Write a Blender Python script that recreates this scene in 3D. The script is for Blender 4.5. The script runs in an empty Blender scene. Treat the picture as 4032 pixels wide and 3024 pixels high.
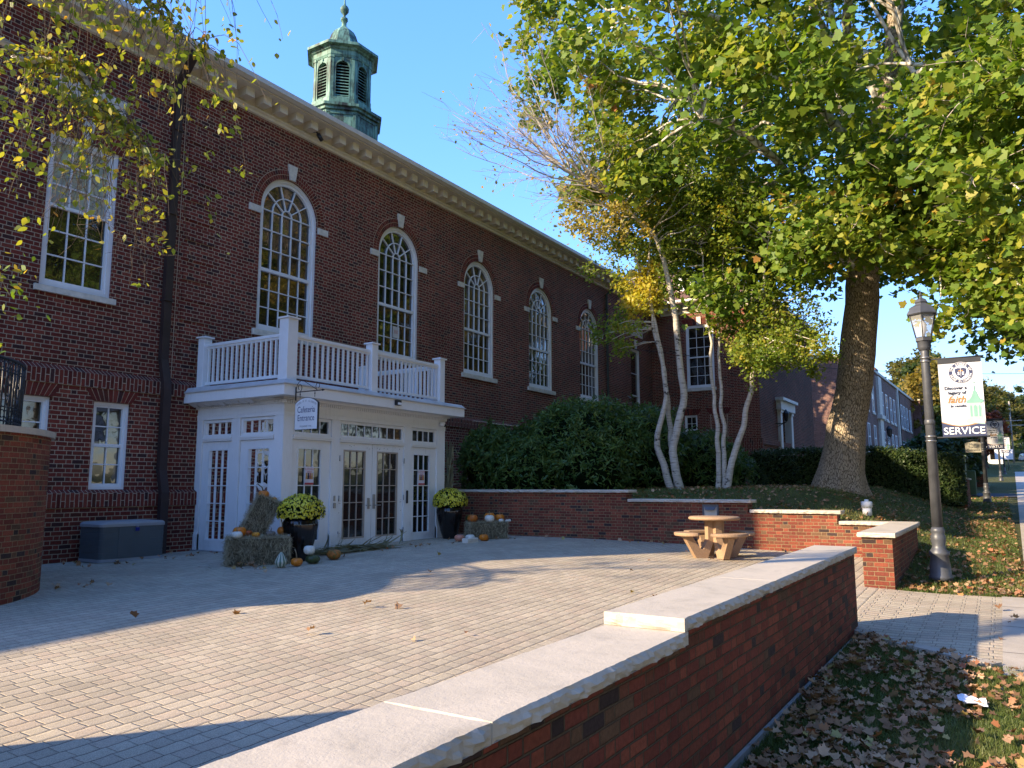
import bpy, math, random
import numpy as np
from mathutils import Vector, Matrix, noise
from mathutils.geometry import tessellate_polygon
random.seed(7); RNG = np.random.default_rng(11)
pi = math.pi; R = math.radians
scn = bpy.context.scene
col = scn.collection

# ---------------------------------------------------------------- camera
cam_d = bpy.data.cameras.new('camera'); cam = bpy.data.objects.new('camera', cam_d); col.objects.link(cam)
yaw, pitch, roll = 1.00972886, 0.132585068, -0.00133187
fw = Vector((math.sin(yaw)*math.cos(pitch), math.cos(yaw)*math.cos(pitch), math.sin(pitch)))
rt = Vector((math.cos(yaw), -math.sin(yaw), 0)); up = rt.cross(fw)
r_ = rt*math.cos(roll) + up*math.sin(roll); u_ = -rt*math.sin(roll) + up*math.cos(roll)
M = Matrix((r_, u_, -fw)).transposed().to_4x4(); M.translation = Vector((0, 0, 1.6))
cam.matrix_world = M
cam_d.sensor_width = 36; cam_d.lens = 36*3036.4/4032; cam_d.clip_start = .05; cam_d.clip_end = 2000
scn.camera = cam

# ---------------------------------------------------------------- light
SUN = Vector((-1.62, 1.11, .88)).normalized()
w = bpy.data.worlds.new('World'); scn.world = w; w.use_nodes = True
nt = w.node_tree; bg = nt.nodes['Background']
sky = nt.nodes.new('ShaderNodeTexSky'); sky.sky_type = 'NISHITA'; sky.sun_disc = False
sky.sun_elevation = math.asin(SUN.z); sky.sun_rotation = math.atan2(SUN.x, SUN.y)
sky.air_density = 1.0; sky.dust_density = .4; sky.ozone_density = 1.6
tint = nt.nodes.new('ShaderNodeMix'); tint.data_type = 'RGBA'; tint.blend_type = 'MULTIPLY'; tint.inputs[0].default_value = 1; tint.inputs[7].default_value = (.78, .76, .90, 1)
nt.links.new(sky.outputs[0], tint.inputs[6]); 
hsv = nt.nodes.new('ShaderNodeHueSaturation'); hsv.inputs['Saturation'].default_value = 1.22; nt.links.new(tint.outputs[2], hsv.inputs['Color'])
bw = nt.nodes.new('ShaderNodeRGBToBW'); nt.links.new(hsv.outputs[0], bw.inputs[0])
m1 = nt.nodes.new('ShaderNodeMath'); m1.operation = 'MULTIPLY_ADD'; nt.links.new(bw.outputs[0], m1.inputs[0]); m1.inputs[1].default_value = 1/2.0; m1.inputs[2].default_value = 1
m2 = nt.nodes.new('ShaderNodeMath'); m2.operation = 'DIVIDE'; m2.inputs[0].default_value = 2.0; nt.links.new(m1.outputs[0], m2.inputs[1])
vm = nt.nodes.new('ShaderNodeVectorMath'); vm.operation = 'SCALE'; nt.links.new(hsv.outputs[0], vm.inputs[0]); nt.links.new(m2.outputs[0], vm.inputs['Scale']); nt.links.new(vm.outputs[0], bg.inputs[0]); bg.inputs[1].default_value = .15
ld = bpy.data.lights.new('sun', 'SUN'); ld.energy = 3.5; ld.angle = R(.7); ld.color = (1, .80, .54)
sun = bpy.data.objects.new('sun', ld); col.objects.link(sun)
sun.rotation_euler = SUN.to_track_quat('Z', 'Y').to_euler(); sun.location = (0, 0, 40)
vs = scn.view_settings; vs.view_transform = 'Standard'; vs.look = 'None'; vs.exposure = 1.75; vs.gamma = 1
scn.cycles.max_bounces = 8; scn.cycles.transparent_max_bounces = 8

# ---------------------------------------------------------------- node helpers
class NT:
    def __init__(s, name, rough=.7, spec=.3):
        s.m = bpy.data.materials.new(name); s.m.use_nodes = True; s.t = s.m.node_tree
        s.b = s.t.nodes['Principled BSDF']; s.b.inputs['Roughness'].default_value = rough
        s.b.inputs['Specular IOR Level'].default_value = spec
    def n(s, typ, ins=None, **kw):
        nd = s.t.nodes.new('ShaderNode'+typ)
        for k, v in kw.items(): setattr(nd, k, v)
        for k, v in (ins or {}).items(): s.set(nd.inputs[k], v)
        return nd
    def set(s, sock, v):
        if hasattr(v, 'is_linked') or isinstance(v, bpy.types.NodeSocket): s.t.links.new(v, sock)
        elif isinstance(v, (tuple, list)) and len(v) == 3 and sock.type == 'RGBA': sock.default_value = (*v, 1)
        else: sock.default_value = v
    def math(s, op, a, b=0.0, c=None, clamp=False):
        nd = s.t.nodes.new('ShaderNodeMath'); nd.operation = op; nd.use_clamp = clamp
        s.set(nd.inputs[0], a); s.set(nd.inputs[1], b)
        if c is not None: s.set(nd.inputs[2], c)
        return nd.outputs[0]
    def mix(s, f, a, b, typ='MIX'):
        nd = s.t.nodes.new('ShaderNodeMix'); nd.data_type = 'RGBA'; nd.blend_type = typ
        s.set(nd.inputs[0], f); s.set(nd.inputs[6], a); s.set(nd.inputs[7], b)
        return nd.outputs[2]
    def ramp(s, f, stops, interp='LINEAR'):
        nd = s.t.nodes.new('ShaderNodeValToRGB'); cr = nd.color_ramp; cr.interpolation = interp
        while len(cr.elements) < len(stops): cr.elements.new(.5)
        for e, (p, c) in zip(cr.elements, stops): e.position = p; e.color = (*c, 1) if len(c) == 3 else c
        s.set(nd.inputs[0], f); return nd.outputs[0]
    def noise(s, scale, detail=3, vec=None, rough=.55, dist=0):
        nd = s.n('TexNoise', {'Scale': scale, 'Detail': detail, 'Roughness': rough, 'Distortion': dist})
        if vec is not None: s.set(nd.inputs['Vector'], vec)
        return nd.outputs['Fac']
    def pos(s): return s.n('NewGeometry').outputs['Position']
    def bump(s, h, strength=.5, dist=.01):
        nd = s.n('Bump', {'Height': h, 'Strength': strength, 'Distance': dist})
        s.set(s.b.inputs['Normal'], nd.outputs[0]); return nd
    def base(s, c): s.set(s.b.inputs['Base Color'], c)
    def var(s, v, lo, hi):
        nd = s.n('MapRange', {0: v, 1: .3, 2: .7, 3: lo, 4: hi}); return nd.outputs[0]

def plain(name, c, rough=.6, spec=.3, metal=0, nscale=6, amt=.12, bump=0):
    k = NT(name, rough, spec); k.b.inputs['Metallic'].default_value = metal
    p = k.pos(); nz = k.noise(nscale, 5, p)
    f = k.var(nz, 1-amt, 1+amt*.6)
    k.base(k.mix(1, c, k.n('CombineColor', {0: f, 1: f, 2: f}).outputs[0], 'MULTIPLY'))
    if bump: k.bump(k.noise(nscale*12, 4, p), .5, bump)
    return k.m

def brick_mat(name, colors, mortar, L=.2, Hd=.1, h=.0677, mw=.010, swap=False, dirt=.25, bumpd=.006, flemish=True, mbump=1.0):
    k = NT(name, .85, .2)
    uv = k.n('UVMap').outputs[0]
    # small wobble so that the courses are not perfectly straight
    wob = k.n('TexNoise', {'Scale': 2.3, 'Detail': 2}); k.set(wob.inputs['Vector'], uv)
    sep = k.n('SeparateXYZ', {0: uv}); wn = k.math('MULTIPLY', k.math('SUBTRACT', wob.outputs['Fac'], .5), .012)
    u, v = (sep.outputs[1], sep.outputs[0]) if swap else (sep.outputs[0], sep.outputs[1])
    u = k.math('ADD', u, wn); v = k.math('ADD', v, wn)
    P = L+Hd if flemish else L
    vr = k.math('DIVIDE', v, h); row = k.math('FLOOR', vr); fv = k.math('SUBTRACT', vr, row)
    off = k.math('MULTIPLY', k.math('MODULO', k.math('ABSOLUTE', row), 2.0), .5)
    uu = k.math('ADD', k.math('DIVIDE', u, P), off); cu = k.math('FLOOR', uu); fu = k.math('SUBTRACT', uu, cu)
    if flemish:
        a = L/P; hd = k.math('GREATER_THAN', fu, a)
        d1 = k.math('MINIMUM', fu, k.math('SUBTRACT', 1.0, fu)); d2 = k.math('ABSOLUTE', k.math('SUBTRACT', fu, a))
        du = k.math('MULTIPLY', k.math('MINIMUM', d1, d2), P)
    else:
        hd = 0.0; du = k.math('MULTIPLY', k.math('MINIMUM', fu, k.math('SUBTRACT', 1.0, fu)), P)
    dv = k.math('MULTIPLY', k.math('MINIMUM', fv, k.math('SUBTRACT', 1.0, fv)), h)
    d = k.math('MINIMUM', du, dv)
    en = k.noise(60, 3, uv); d = k.math('ADD', d, k.math('MULTIPLY', k.math('SUBTRACT', en, .5), .005))
    brick = k.n('MapRange', {0: d, 1: mw*.5-.001, 2: mw*.5+.0025, 3: 0.0, 4: 1.0}).outputs[0]
    idv = k.n('CombineXYZ', {0: cu, 1: row, 2: hd})
    wnz = k.n('TexWhiteNoise', {'Vector': idv.outputs[0]})
    c = k.ramp(wnz.outputs['Value'], colors, 'CONSTANT')
    g = k.noise(35, 4, uv, .7); fg = k.var(g, .72, 1.22)
    s2 = k.n('SeparateColor', {0: wnz.outputs['Color']}); f2 = k.n('MapRange', {0: s2.outputs[1], 3: .82, 4: 1.18}).outputs[0]
    fg = k.math('MULTIPLY', fg, f2)
    c = k.mix(1, c, k.n('CombineColor', {0: fg, 1: fg, 2: fg}).outputs[0], 'MULTIPLY')
    mg = k.var(k.noise(25, 3, uv), .75, 1.1)
    mc = k.mix(1, mortar, k.n('CombineColor', {0: mg, 1: mg, 2: mg}).outputs[0], 'MULTIPLY')
    c = k.mix(brick, mc, c)
    big = k.var(k.noise(.6, 4, k.pos()), 1-dirt, 1.08)
    c = k.mix(1, c, k.n('CombineColor', {0: big, 1: big, 2: big}).outputs[0], 'MULTIPLY')
    k.base(c)
    h_ = k.math('ADD', k.math('MULTIPLY', brick, mbump), k.math('MULTIPLY', g, .35))
    h_ = k.math('ADD', h_, k.math('MULTIPLY', s2.outputs[2], .25))
    k.bump(h_, 1.0, bumpd); return k.m

MAROON = [(0, (.150, .030, .021)), (.25, (.185, .038, .025)), (.5, (.125, .027, .020)), (.7, (.205, .048, .030)), (.84, (.100, .030, .020)), (.93, (.062, .026, .024))]
LOWRED = [(0, (.22, .056, .034)), (.28, (.175, .046, .030)), (.5, (.26, .072, .040)), (.70, (.17, .060, .035)), (.82, (.055, .035, .032)), (.92, (.14, .075, .042))]
m_brick = brick_mat('school_brick', MAROON, (.46, .34, .23), L=.215, Hd=.105, h=.0813, mw=.0135)
m_sold = brick_mat('soldier_brick', MAROON, (.50, .38, .27), L=.27, h=.0813, mw=.0125, swap=True, flemish=False)
m_low = brick_mat('low_wall_brick', LOWRED, (.34, .24, .13), mw=.009, bumpd=.008)
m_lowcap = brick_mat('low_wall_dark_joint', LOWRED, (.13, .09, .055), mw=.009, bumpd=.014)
m_far = brick_mat('far_brick', [(0, (.20, .10, .08)), (.3, (.17, .08, .065)), (.6, (.23, .12, .095)), (.85, (.12, .07, .06))], (.34, .28, .23))
m_white = plain('white_paint', (.78, .78, .77), .45, .4, nscale=3, amt=.07)
def weathered():
    k = NT('weathered_white_paint', .5, .35); p = k.pos()
    a = k.noise(2.5, 5, p, .6); st = k.n('Mapping', {0: p, 3: (9, 9, 1.1)}).outputs[0]; b = k.noise(2.0, 6, st, .7)
    f = k.math('MULTIPLY', k.n('MapRange', {0: a, 1: .45, 2: .7}).outputs[0], k.n('MapRange', {0: b, 1: .45, 2: .65}).outputs[0])
    sz = k.n('SeparateXYZ', {0: p}).outputs[2]
    low = k.n('MapRange', {0: sz, 1: .9, 2: .3, 3: 0.0, 4: .45}).outputs[0]
    c = k.mix(k.math('ADD', k.math('MULTIPLY', f, .28), k.math('MULTIPLY', k.var(a, 0, 1), low), clamp=True), (.80, .79, .77), (.42, .40, .38))
    pl = k.n('MapRange', {0: k.noise(14, 6, p, .75), 1: .68, 2: .70}).outputs[0]
    c = k.mix(k.math('MULTIPLY', pl, .7), c, (.33, .31, .28)); k.base(c); k.bump(b, .2, .003); return k.m
m_port = weathered()
m_cream = plain('cream_painted_wood', (.74, .67, .54), .55, .3, nscale=2, amt=.12)
m_gutter = plain('gutter_metal', (.66, .62, .56), .4, .4, nscale=4, amt=.1)
m_stone = plain('limestone_trim', (.68, .63, .53), .85, .2, nscale=7, amt=.2, bump=.002)
def coping_mat():
    k = NT('coping_limestone', .8, .25); p = k.pos()
    a = k.noise(1.6, 7, p, .65, 1.2); b = k.noise(90, 3, p, .6)
    c = k.ramp(a, [(.25, (.36, .32, .255)), (.42, (.48, .43, .35)), (.6, (.54, .48, .39)), (.78, (.37, .325, .26))])
    sp = k.n('MapRange', {0: k.noise(5, 8, p, .75), 1: .56, 2: .68}).outputs[0]
    c = k.mix(k.math('MULTIPLY', sp, .45), c, (.33, .30, .26))
    k.base(c); k.bump(k.math('ADD', k.math('MULTIPLY', b, .4), k.noise(14, 6, p, .7)), .6, .006); return k.m
m_coping = coping_mat()
def glass(name, tint, refl=.13, wav=.012):
    k = NT(name, .04, .5); k.base(tint)
    gl = k.n('BsdfGlossy', {'Roughness': .02, 'Color': (.95, .95, .95)}); fr = k.n('Fresnel', {'IOR': 1.5})
    bp = k.n('Bump', {'Height': k.noise(1.7, 2, k.pos()), 'Strength': 1.0, 'Distance': wav}); k.t.links.new(bp.outputs[0], gl.inputs['Normal'])
    mx = k.n('MixShader', {0: k.math('ADD', fr.outputs[0], refl)}); k.t.links.new(k.b.outputs[0], mx.inputs[1]); k.t.links.new(gl.outputs[0], mx.inputs[2])
    k.t.links.new(mx.outputs[0], k.t.nodes['Material Output'].inputs[0]); return k.m
m_glass = glass('window_glass', (.012, .011, .009), .03)
m_glass_door = glass('door_glass', (.010, .011, .011), .0)
m_blind = glass('glass_over_blind', (.34, .35, .33), .12)
m_iron = plain('black_iron', (.012, .012, .013), .45, .5, nscale=12, amt=.2)
m_pipe = plain('brown_downpipe_metal', (.040, .024, .022), .5, .4, nscale=3, amt=.3)
m_lampmetal = plain('dark_grey_cast_metal', (.085, .09, .10), .45, .5, metal=.25, nscale=5, amt=.3)
m_steel = plain('brushed_metal', (.35, .34, .32), .35, .5, metal=.8)
m_beige = plain('beige_light_frame', (.42, .34, .27), .5)
def copper():
    k = NT('copper_patina', .6, .3); p = k.pos(); st = k.n('Mapping', {0: p, 3: (6, 6, .8)}).outputs[0]
    a = k.noise(1.5, 6, p, .65); b = k.noise(1.3, 6, st, .7); f = k.math('MULTIPLY', k.math('ADD', a, b), .5)
    k.base(k.ramp(f, [(.40, (.025, .030, .026)), (.46, (.060, .11, .085)), (.53, (.12, .25, .20)), (.66, (.24, .42, .33))]))
    k.bump(a, .3, .01); return k.m
m_copper = copper()
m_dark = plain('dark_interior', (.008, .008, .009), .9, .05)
def tile():
    k = NT('clay_roof_tiles', .85, .2)
    br = k.n('TexBrick', {'Scale': 1.0, 'Color1': (.19, .10, .075), 'Color2': (.13, .075, .06), 'Mortar': (.05, .03, .025), 'Mortar Size': .012, 'Brick Width': .28, 'Row Height': .16})
    k.set(br.inputs['Vector'], k.n('UVMap').outputs[0]); k.base(br.outputs[0]); k.bump(br.outputs[1], -.8, .02); return k.m
m_tile = tile()
def paver(name='concrete_pavers', rot=False):
    k = NT(name, .9, .2); p = k.pos(); s0 = k.n('SeparateXYZ', {0: p})
    u, v = (s0.outputs[1], s0.outputs[0]) if rot else (s0.outputs[0], s0.outputs[1])
    wn = k.n('TexNoise', {'Scale': 2.2, 'Detail': 3, 'Vector': p}); s1 = k.n('SeparateColor', {0: wn.outputs['Color']})
    u = k.math('ADD', u, k.math('MULTIPLY', k.math('SUBTRACT', s1.outputs[0], .5), .035))
    v = k.math('ADD', v, k.math('MULTIPLY', k.math('SUBTRACT', s1.outputs[1], .5), .035))
    La, Lb, Hh = .205, .135, .138; W = La+Lb
    zz = k.math('MULTIPLY', k.math('ABSOLUTE', k.math('SINE', k.math('MULTIPLY', u, pi/.17))), .007); v = k.math('ADD', v, zz)
    vr = k.math('DIVIDE', v, Hh); row = k.math('FLOOR', vr); fv = k.math('SUBTRACT', vr, row)
    off = k.math('MULTIPLY', k.math('MODULO', k.math('ABSOLUTE', row), 2.0), .5)
    uu = k.math('ADD', k.math('DIVIDE', u, W), off); cu = k.math('FLOOR', uu); fu = k.math('SUBTRACT', uu, cu)
    hd = k.math('GREATER_THAN', fu, La/W); cu = k.math('ADD', cu, k.math('MULTIPLY', hd, .5))
    du = k.math('MULTIPLY', k.math('MINIMUM', k.math('MINIMUM', fu, k.math('SUBTRACT', 1.0, fu)), k.math('ABSOLUTE', k.math('SUBTRACT', fu, La/W))), W)
    dv = k.math('MULTIPLY', k.math('MINIMUM', fv, k.math('SUBTRACT', 1.0, fv)), Hh)
    d = k.math('MINIMUM', k.math('MULTIPLY', du, 2.6), dv); d = k.math('ADD', d, k.math('MULTIPLY', k.math('SUBTRACT', k.noise(70, 3, p), .5), .006))
    j = k.n('MapRange', {0: d, 1: .0015, 2: .0065}).outputs[0]
    dome = k.n('MapRange', {0: d, 1: .0, 2: .028}, interpolation_type='SMOOTHSTEP').outputs[0]
    idw = k.n('TexWhiteNoise', {'Vector': k.n('CombineXYZ', {0: cu, 1: row}).outputs[0]})
    c = k.ramp(idw.outputs['Value'], [(0, (.44, .38, .28)), (.35, (.49, .42, .315)), (.6, (.40, .345, .26)), (.85, (.46, .38, .285))])
    g = k.n('TexVoronoi', {'Scale': 260.0, 'Vector': p}); sp = k.n('SeparateColor', {0: g.outputs['Color']}).outputs[0]
    gf = k.n('MapRange', {0: sp, 3: .72, 4: 1.32}).outputs[0]
    c = k.mix(1, c, k.n('CombineColor', {0: gf, 1: gf, 2: gf}).outputs[0], 'MULTIPLY')
    c = k.mix(j, (.06, .052, .042), c)
    bigf = k.var(k.noise(.9, 5, p, .65), .80, 1.08)
    k.base(k.mix(1, c, k.n('CombineColor', {0: bigf, 1: bigf, 2: bigf}).outputs[0], 'MULTIPLY'))
    hh = k.math('ADD', k.math('MULTIPLY', dome, 1.0), k.math('MULTIPLY', k.noise(160, 3, p, .7), .22))
    hh = k.math('ADD', hh, k.math('MULTIPLY', k.n('SeparateColor', {0: idw.outputs['Color']}).outputs[1], .35))
    k.bump(hh, .7, .008); return k.m
m_paver = paver(); m_paver2 = paver('walkway_pavers', True)
def concrete(name, c, joint=1.5):
    k = NT(name, .9, .2); p = k.pos(); s0 = k.n('SeparateXYZ', {0: p})
    fx = k.math('FRACT', k.math('DIVIDE', s0.outputs[0], joint)); j = k.n('MapRange', {0: k.math('MINIMUM', fx, k.math('SUBTRACT', 1.0, fx)), 1: .004, 2: .009}).outputs[0]
    f = k.var(k.noise(1.3, 6, p, .7), .8, 1.1); f2 = k.var(k.noise(120, 3, p), .85, 1.15); f = k.math('MULTIPLY', f, f2)
    k.base(k.mix(j, (.06, .055, .05), k.mix(1, c, k.n('CombineColor', {0: f, 1: f, 2: f}).outputs[0], 'MULTIPLY'))); k.bump(f2, .4, .003); return k.m
m_walk = concrete('sidewalk_concrete', (.46, .41, .34)); m_curb = plain('curb_concrete', (.34, .32, .29), .9, nscale=5, amt=.2)
m_asph = plain('asphalt', (.055, .057, .062), .9, .2, nscale=8, amt=.25, bump=.003)
def soil():
    k = NT('lawn_ground', .95, .1); p = k.pos()
    a = k.noise(.7, 5, p, .65); b = k.noise(38, 4, p, .75)
    c = k.ramp(b, [(.3, (.045, .038, .02)), (.45, (.075, .085, .028)), (.6, (.11, .12, .038)), (.75, (.16, .13, .06))])
    k.base(k.mix(k.n('MapRange', {0: a, 1: .4, 2: .7, 4: .55}).outputs[0], c, (.105, .085, .040))); k.bump(b, 1, .03); return k.m
m_soil = soil()

def leafmat(name, stops, trans=.45, rough=.5, tgain=1.25):
    k = NT(name, rough, .35); at = k.n('Attribute', attribute_name='rnd')
    c = k.ramp(at.outputs['Fac'], stops)
    nz = k.var(k.noise(4, 3, k.pos()), .85, 1.15); cc = k.n('CombineColor', {0: nz, 1: nz, 2: nz}).outputs[0]
    c = k.mix(1, c, cc, 'MULTIPLY'); k.base(c)
    tr = k.n('BsdfTranslucent'); tc = k.mix(1, c, (tgain*1.15, tgain*1.1, tgain*.5), 'MULTIPLY'); k.t.links.new(tc, tr.inputs[0])
    mx = k.n('MixShader', {0: trans}); k.t.links.new(k.b.outputs[0], mx.inputs[1]); k.t.links.new(tr.outputs[0], mx.inputs[2])
    k.t.links.new(mx.outputs[0], k.t.nodes['Material Output'].inputs[0]); return k.m
m_syc = leafmat('sycamore_leaf', [(0, (.08, .16, .022)), (.35, (.13, .22, .028)), (.65, (.22, .29, .040)), (.87, (.38, .37, .06)), (.93, (.38, .27, .05)), (.965, (.38, .13, .035)), (1, (.28, .06, .02))])
m_birchleaf = leafmat('birch_leaf', [(0, (.10, .18, .022)), (.5, (.18, .25, .030)), (.8, (.30, .31, .038)), (1, (.42, .30, .04))])
m_gold = leafmat('golden_leaf', [(0, (.28, .33, .04)), (.4, (.48, .44, .05)), (1, (.60, .42, .05))])
m_tan = leafmat('tan_leaf', [(0, (.24, .26, .05)), (.6, (.42, .36, .08)), (1, (.50, .32, .08))])
m_rhodo = leafmat('shrub_leaf', [(0, (.040, .085, .022)), (.6, (.075, .14, .030)), (.9, (.14, .19, .040)), (1, (.28, .26, .05))], .25)
m_hedge = leafmat('hedge_leaf', [(0, (.022, .045, .014)), (.7, (.045, .08, .02)), (1, (.09, .12, .03))], .2)
m_fallen = leafmat('fallen_leaf', [(0, (.22, .11, .05)), (.35, (.33, .18, .09)), (.6, (.43, .26, .14)), (.82, (.52, .34, .20)), (.92, (.34, .10, .04)), (1, (.42, .36, .12))], .15, .7, 1.0)
m_grass = leafmat('grass_blade', [(0, (.055, .095, .022)), (.5, (.11, .15, .038)), (.8, (.21, .20, .07)), (1, (.32, .25, .11))], .35)
m_farleaf = [leafmat('far_leaf_green', [(0, (.035, .065, .016)), (1, (.09, .12, .028))]), leafmat('far_leaf_yellow', [(0, (.13, .13, .025)), (1, (.30, .21, .035))]),
             leafmat('far_leaf_red', [(0, (.17, .05, .025)), (1, (.34, .09, .035))]), leafmat('far_leaf_olive', [(0, (.07, .085, .022)), (1, (.17, .15, .035))])]
def bark(name, c1, c2, c3, sc=9, bd=.03, stretch=.28):
    k = NT(name, .9, .15); p = k.pos(); st = k.n('Mapping', {0: p, 3: (1, 1, stretch)}).outputs[0]
    v = k.n('TexVoronoi', {'Scale': float(sc), 'Vector': st}, feature='DISTANCE_TO_EDGE'); a = k.noise(sc*1.3, 6, st, .7)
    e = k.n('MapRange', {0: v.outputs[0], 1: 0.0, 2: .16}).outputs[0]
    f = k.math('ADD', k.math('MULTIPLY', e, .5), k.math('MULTIPLY', a, .5))
    k.base(k.ramp(f, [(.25, c1), (.5, c2), (.8, c3)])); k.bump(f, 1, bd); return k.m
m_sycbark = bark('sycamore_bark', (.09, .07, .048), (.31, .245, .17), (.52, .42, .30), 26, .03)
m_sycpale = bark('sycamore_pale_limb', (.12, .10, .07), (.42, .39, .32), (.62, .60, .54), 4, .01, .6)
def birchbark():
    k = NT('birch_bark', .7, .25); p = k.pos(); st = k.n('Mapping', {0: p, 3: (1.2, 1.2, 9)}).outputs[0]
    a = k.noise(3.2, 5, st, .7, .4); b = k.noise(2.2, 3, p)
    c = k.ramp(a, [(.30, (.05, .04, .034)), (.37, (.28, .24, .19)), (.46, (.46, .42, .36)), (.75, (.60, .56, .49))])
    blk = k.n('MapRange', {0: k.noise(1.6, 4, k.n('Mapping', {0: p, 3: (1, 1, 1.6)}).outputs[0], .8), 1: .60, 2: .66}).outputs[0]
    k.base(k.mix(blk, c, (.035, .03, .026))); k.bump(a, .5, .008); return k.m
m_birch = birchbark()
m_twig = plain('twig', (.10, .075, .055), .8); m_paletwig = plain('pale_twig', (.42, .36, .34), .8)

# ---------------------------------------------------------------- mesh helpers
ORG = {}
def tag(o, label=None, cat=None, group=None, kind=None):
    if label: o['label'] = label
    if cat: o['category'] = cat
    if group: o['group'] = group
    if kind: o['kind'] = kind
    return o
def empty(name, loc, label, cat, group=None, kind=None):
    o = bpy.data.objects.new(name, None); col.objects.link(o); o.location = loc; o.empty_display_size = .2
    ORG[o.name] = Vector(loc); return tag(o, label, cat, group, kind)
def origin(o): return ORG.get(o.name, Vector((0, 0, 0))) if o is not None else Vector((0, 0, 0))
def link(me, name, parent=None, mats=()):
    o = bpy.data.objects.new(name, me); col.objects.link(o)
    for m in mats: me.materials.append(m)
    if parent is not None: o.parent = parent; ORG[o.name] = origin(parent)
    return o
class MB:
    def __init__(s, T=None): s.v = []; s.f = []; s.uv = []; s.mi = []; s.sm = []; s.T = T; s.cur = 0
    def add(s, vs, fs, uvs=None, smooth=False):
        b = len(s.v)
        if s.T: vs = [s.T(*p) for p in vs]
        s.v += [tuple(p) for p in vs]
        for i, f in enumerate(fs):
            s.f.append([b+j for j in f]); s.uv.append(uvs[i] if uvs else None); s.mi.append(s.cur); s.sm.append(smooth)
    def quad(s, a, b, c, d, uv=None): s.add([a, b, c, d], [(0, 1, 2, 3)], [uv] if uv else None)
    def box(s, x0, x1, y0, y1, z0, z1):
        s.add([(x, y, z) for z in (z0, z1) for y in (y0, y1) for x in (x0, x1)],
              [(0, 2, 3, 1), (4, 5, 7, 6), (0, 1, 5, 4), (2, 6, 7, 3), (0, 4, 6, 2), (1, 3, 7, 5)])
    def bbox(s, x0, x1, y0, y1, z0, z1, b=.008):   # box with bevelled upper and vertical edges
        def ring(i, z): return [(x0+i, y0, z), (x1-i, y0, z), (x1, y0+i, z), (x1, y1-i, z), (x1-i, y1, z), (x0+i, y1, z), (x0, y1-i, z), (x0, y0+i, z)]
        def ring2(i, z): return [(x0+2*i, y0+i, z), (x1-2*i, y0+i, z), (x1-i, y0+2*i, z), (x1-i, y1-2*i, z), (x1-2*i, y1-i, z), (x0+2*i, y1-i, z), (x0+i, y1-2*i, z), (x0+i, y0+2*i, z)]
        vs = ring(b, z0)+ring(b, z1-b)+ring2(b, z1); fs = [tuple(range(7, -1, -1)), tuple(range(16, 24))]
        for L in (0, 8):
            for i in range(8): j = (i+1) % 8; fs.append((L+i, L+j, L+8+j, L+8+i))
        s.add(vs, fs)
    def tube(s, pts, rad, n=8, cap=True, smooth=True):
        pts = [Vector(p) for p in pts]
        if not hasattr(rad, '__len__'): rad = [rad]*len(pts)
        vs = []; fs = []; prev = None
        for i, p in enumerate(pts):
            t = (pts[min(i+1, len(pts)-1)]-pts[max(i-1, 0)])
            if t.length < 1e-9: t = Vector((0, 0, 1))
            t.normalize()
            if prev is None: a = t.orthogonal().normalized()
            else:
                a = prev-t*prev.dot(t)
                a = a.normalized() if a.length > 1e-6 else t.orthogonal().normalized()
            prev = a; b = t.cross(a)
            for k in range(n): th = 2*pi*k/n; vs.append(p+(a*math.cos(th)+b*math.sin(th))*rad[i])
        for i in range(len(pts)-1):
            for k in range(n): l = (k+1) % n; fs.append((i*n+k, i*n+l, (i+1)*n+l, (i+1)*n+k))
        if cap: fs.append(tuple(range(n-1, -1, -1))); fs.append(tuple(range((len(pts)-1)*n, len(pts)*n)))
        s.add(vs, fs, smooth=smooth)
    def lathe(s, c, prof, n=24, flute=None, smooth=True, ph=0.0, cap=True):
        vs = []; fs = []
        for (r, z) in prof:
            for k in range(n):
                th = 2*pi*k/n+ph; rr = r*(flute(th, z) if flute else 1); vs.append((c[0]+rr*math.cos(th), c[1]+rr*math.sin(th), c[2]+z))
        for i in range(len(prof)-1):
            for k in range(n): l = (k+1) % n; fs.append((i*n+k, i*n+l, (i+1)*n+l, (i+1)*n+k))
        if cap: fs.append(tuple(range(n-1, -1, -1))); fs.append(tuple(range((len(prof)-1)*n, len(prof)*n)))
        s.add(vs, fs, smooth=smooth)
    def prism(s, poly, d0, d1):      # poly in (a,b), extruded along third coordinate c ; T maps (a,c,b)
        n = len(poly); vs = [(a, d0, b) for a, b in poly]+[(a, d1, b) for a, b in poly]
        s.add(vs, [tuple(range(n)), tuple(range(2*n-1, n-1, -1))]+[(i, n+i, n+(i+1) % n, (i+1) % n) for i in range(n)])
    def build(s, name, mat, parent=None, smooth=None):
        o = origin(parent); me = bpy.data.meshes.new(name)
        V = [(x-o.x, y-o.y, z-o.z) for x, y, z in s.v]
        me.from_pydata(V, [], s.f); me.update()
        lay = me.uv_layers.new(name='UVMap'); uvd = np.zeros((len(me.loops), 2), dtype=np.float32)
        for p in me.polygons:
            cu = s.uv[p.index]
            if cu:
                for li, c in zip(p.loop_indices, cu): uvd[li] = c
            else:
                nx, ny, nz = abs(p.normal.x), abs(p.normal.y), abs(p.normal.z)
                for li in p.loop_indices:
                    x, y, z = s.v[me.loops[li].vertex_index]
                    if nz > .75: uvd[li] = (x, y)
                    elif nx > ny: uvd[li] = (y, z)
                    else: uvd[li] = (x, z)
        lay.data.foreach_set('uv', uvd.ravel())
        mats = mat if isinstance(mat, (list, tuple)) else [mat]
        for m in mats: me.materials.append(m)
        me.polygons.foreach_set('material_index', s.mi); me.polygons.foreach_set('use_smooth', s.sm)
        ob = bpy.data.objects.new(name, me); col.objects.link(ob)
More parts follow.
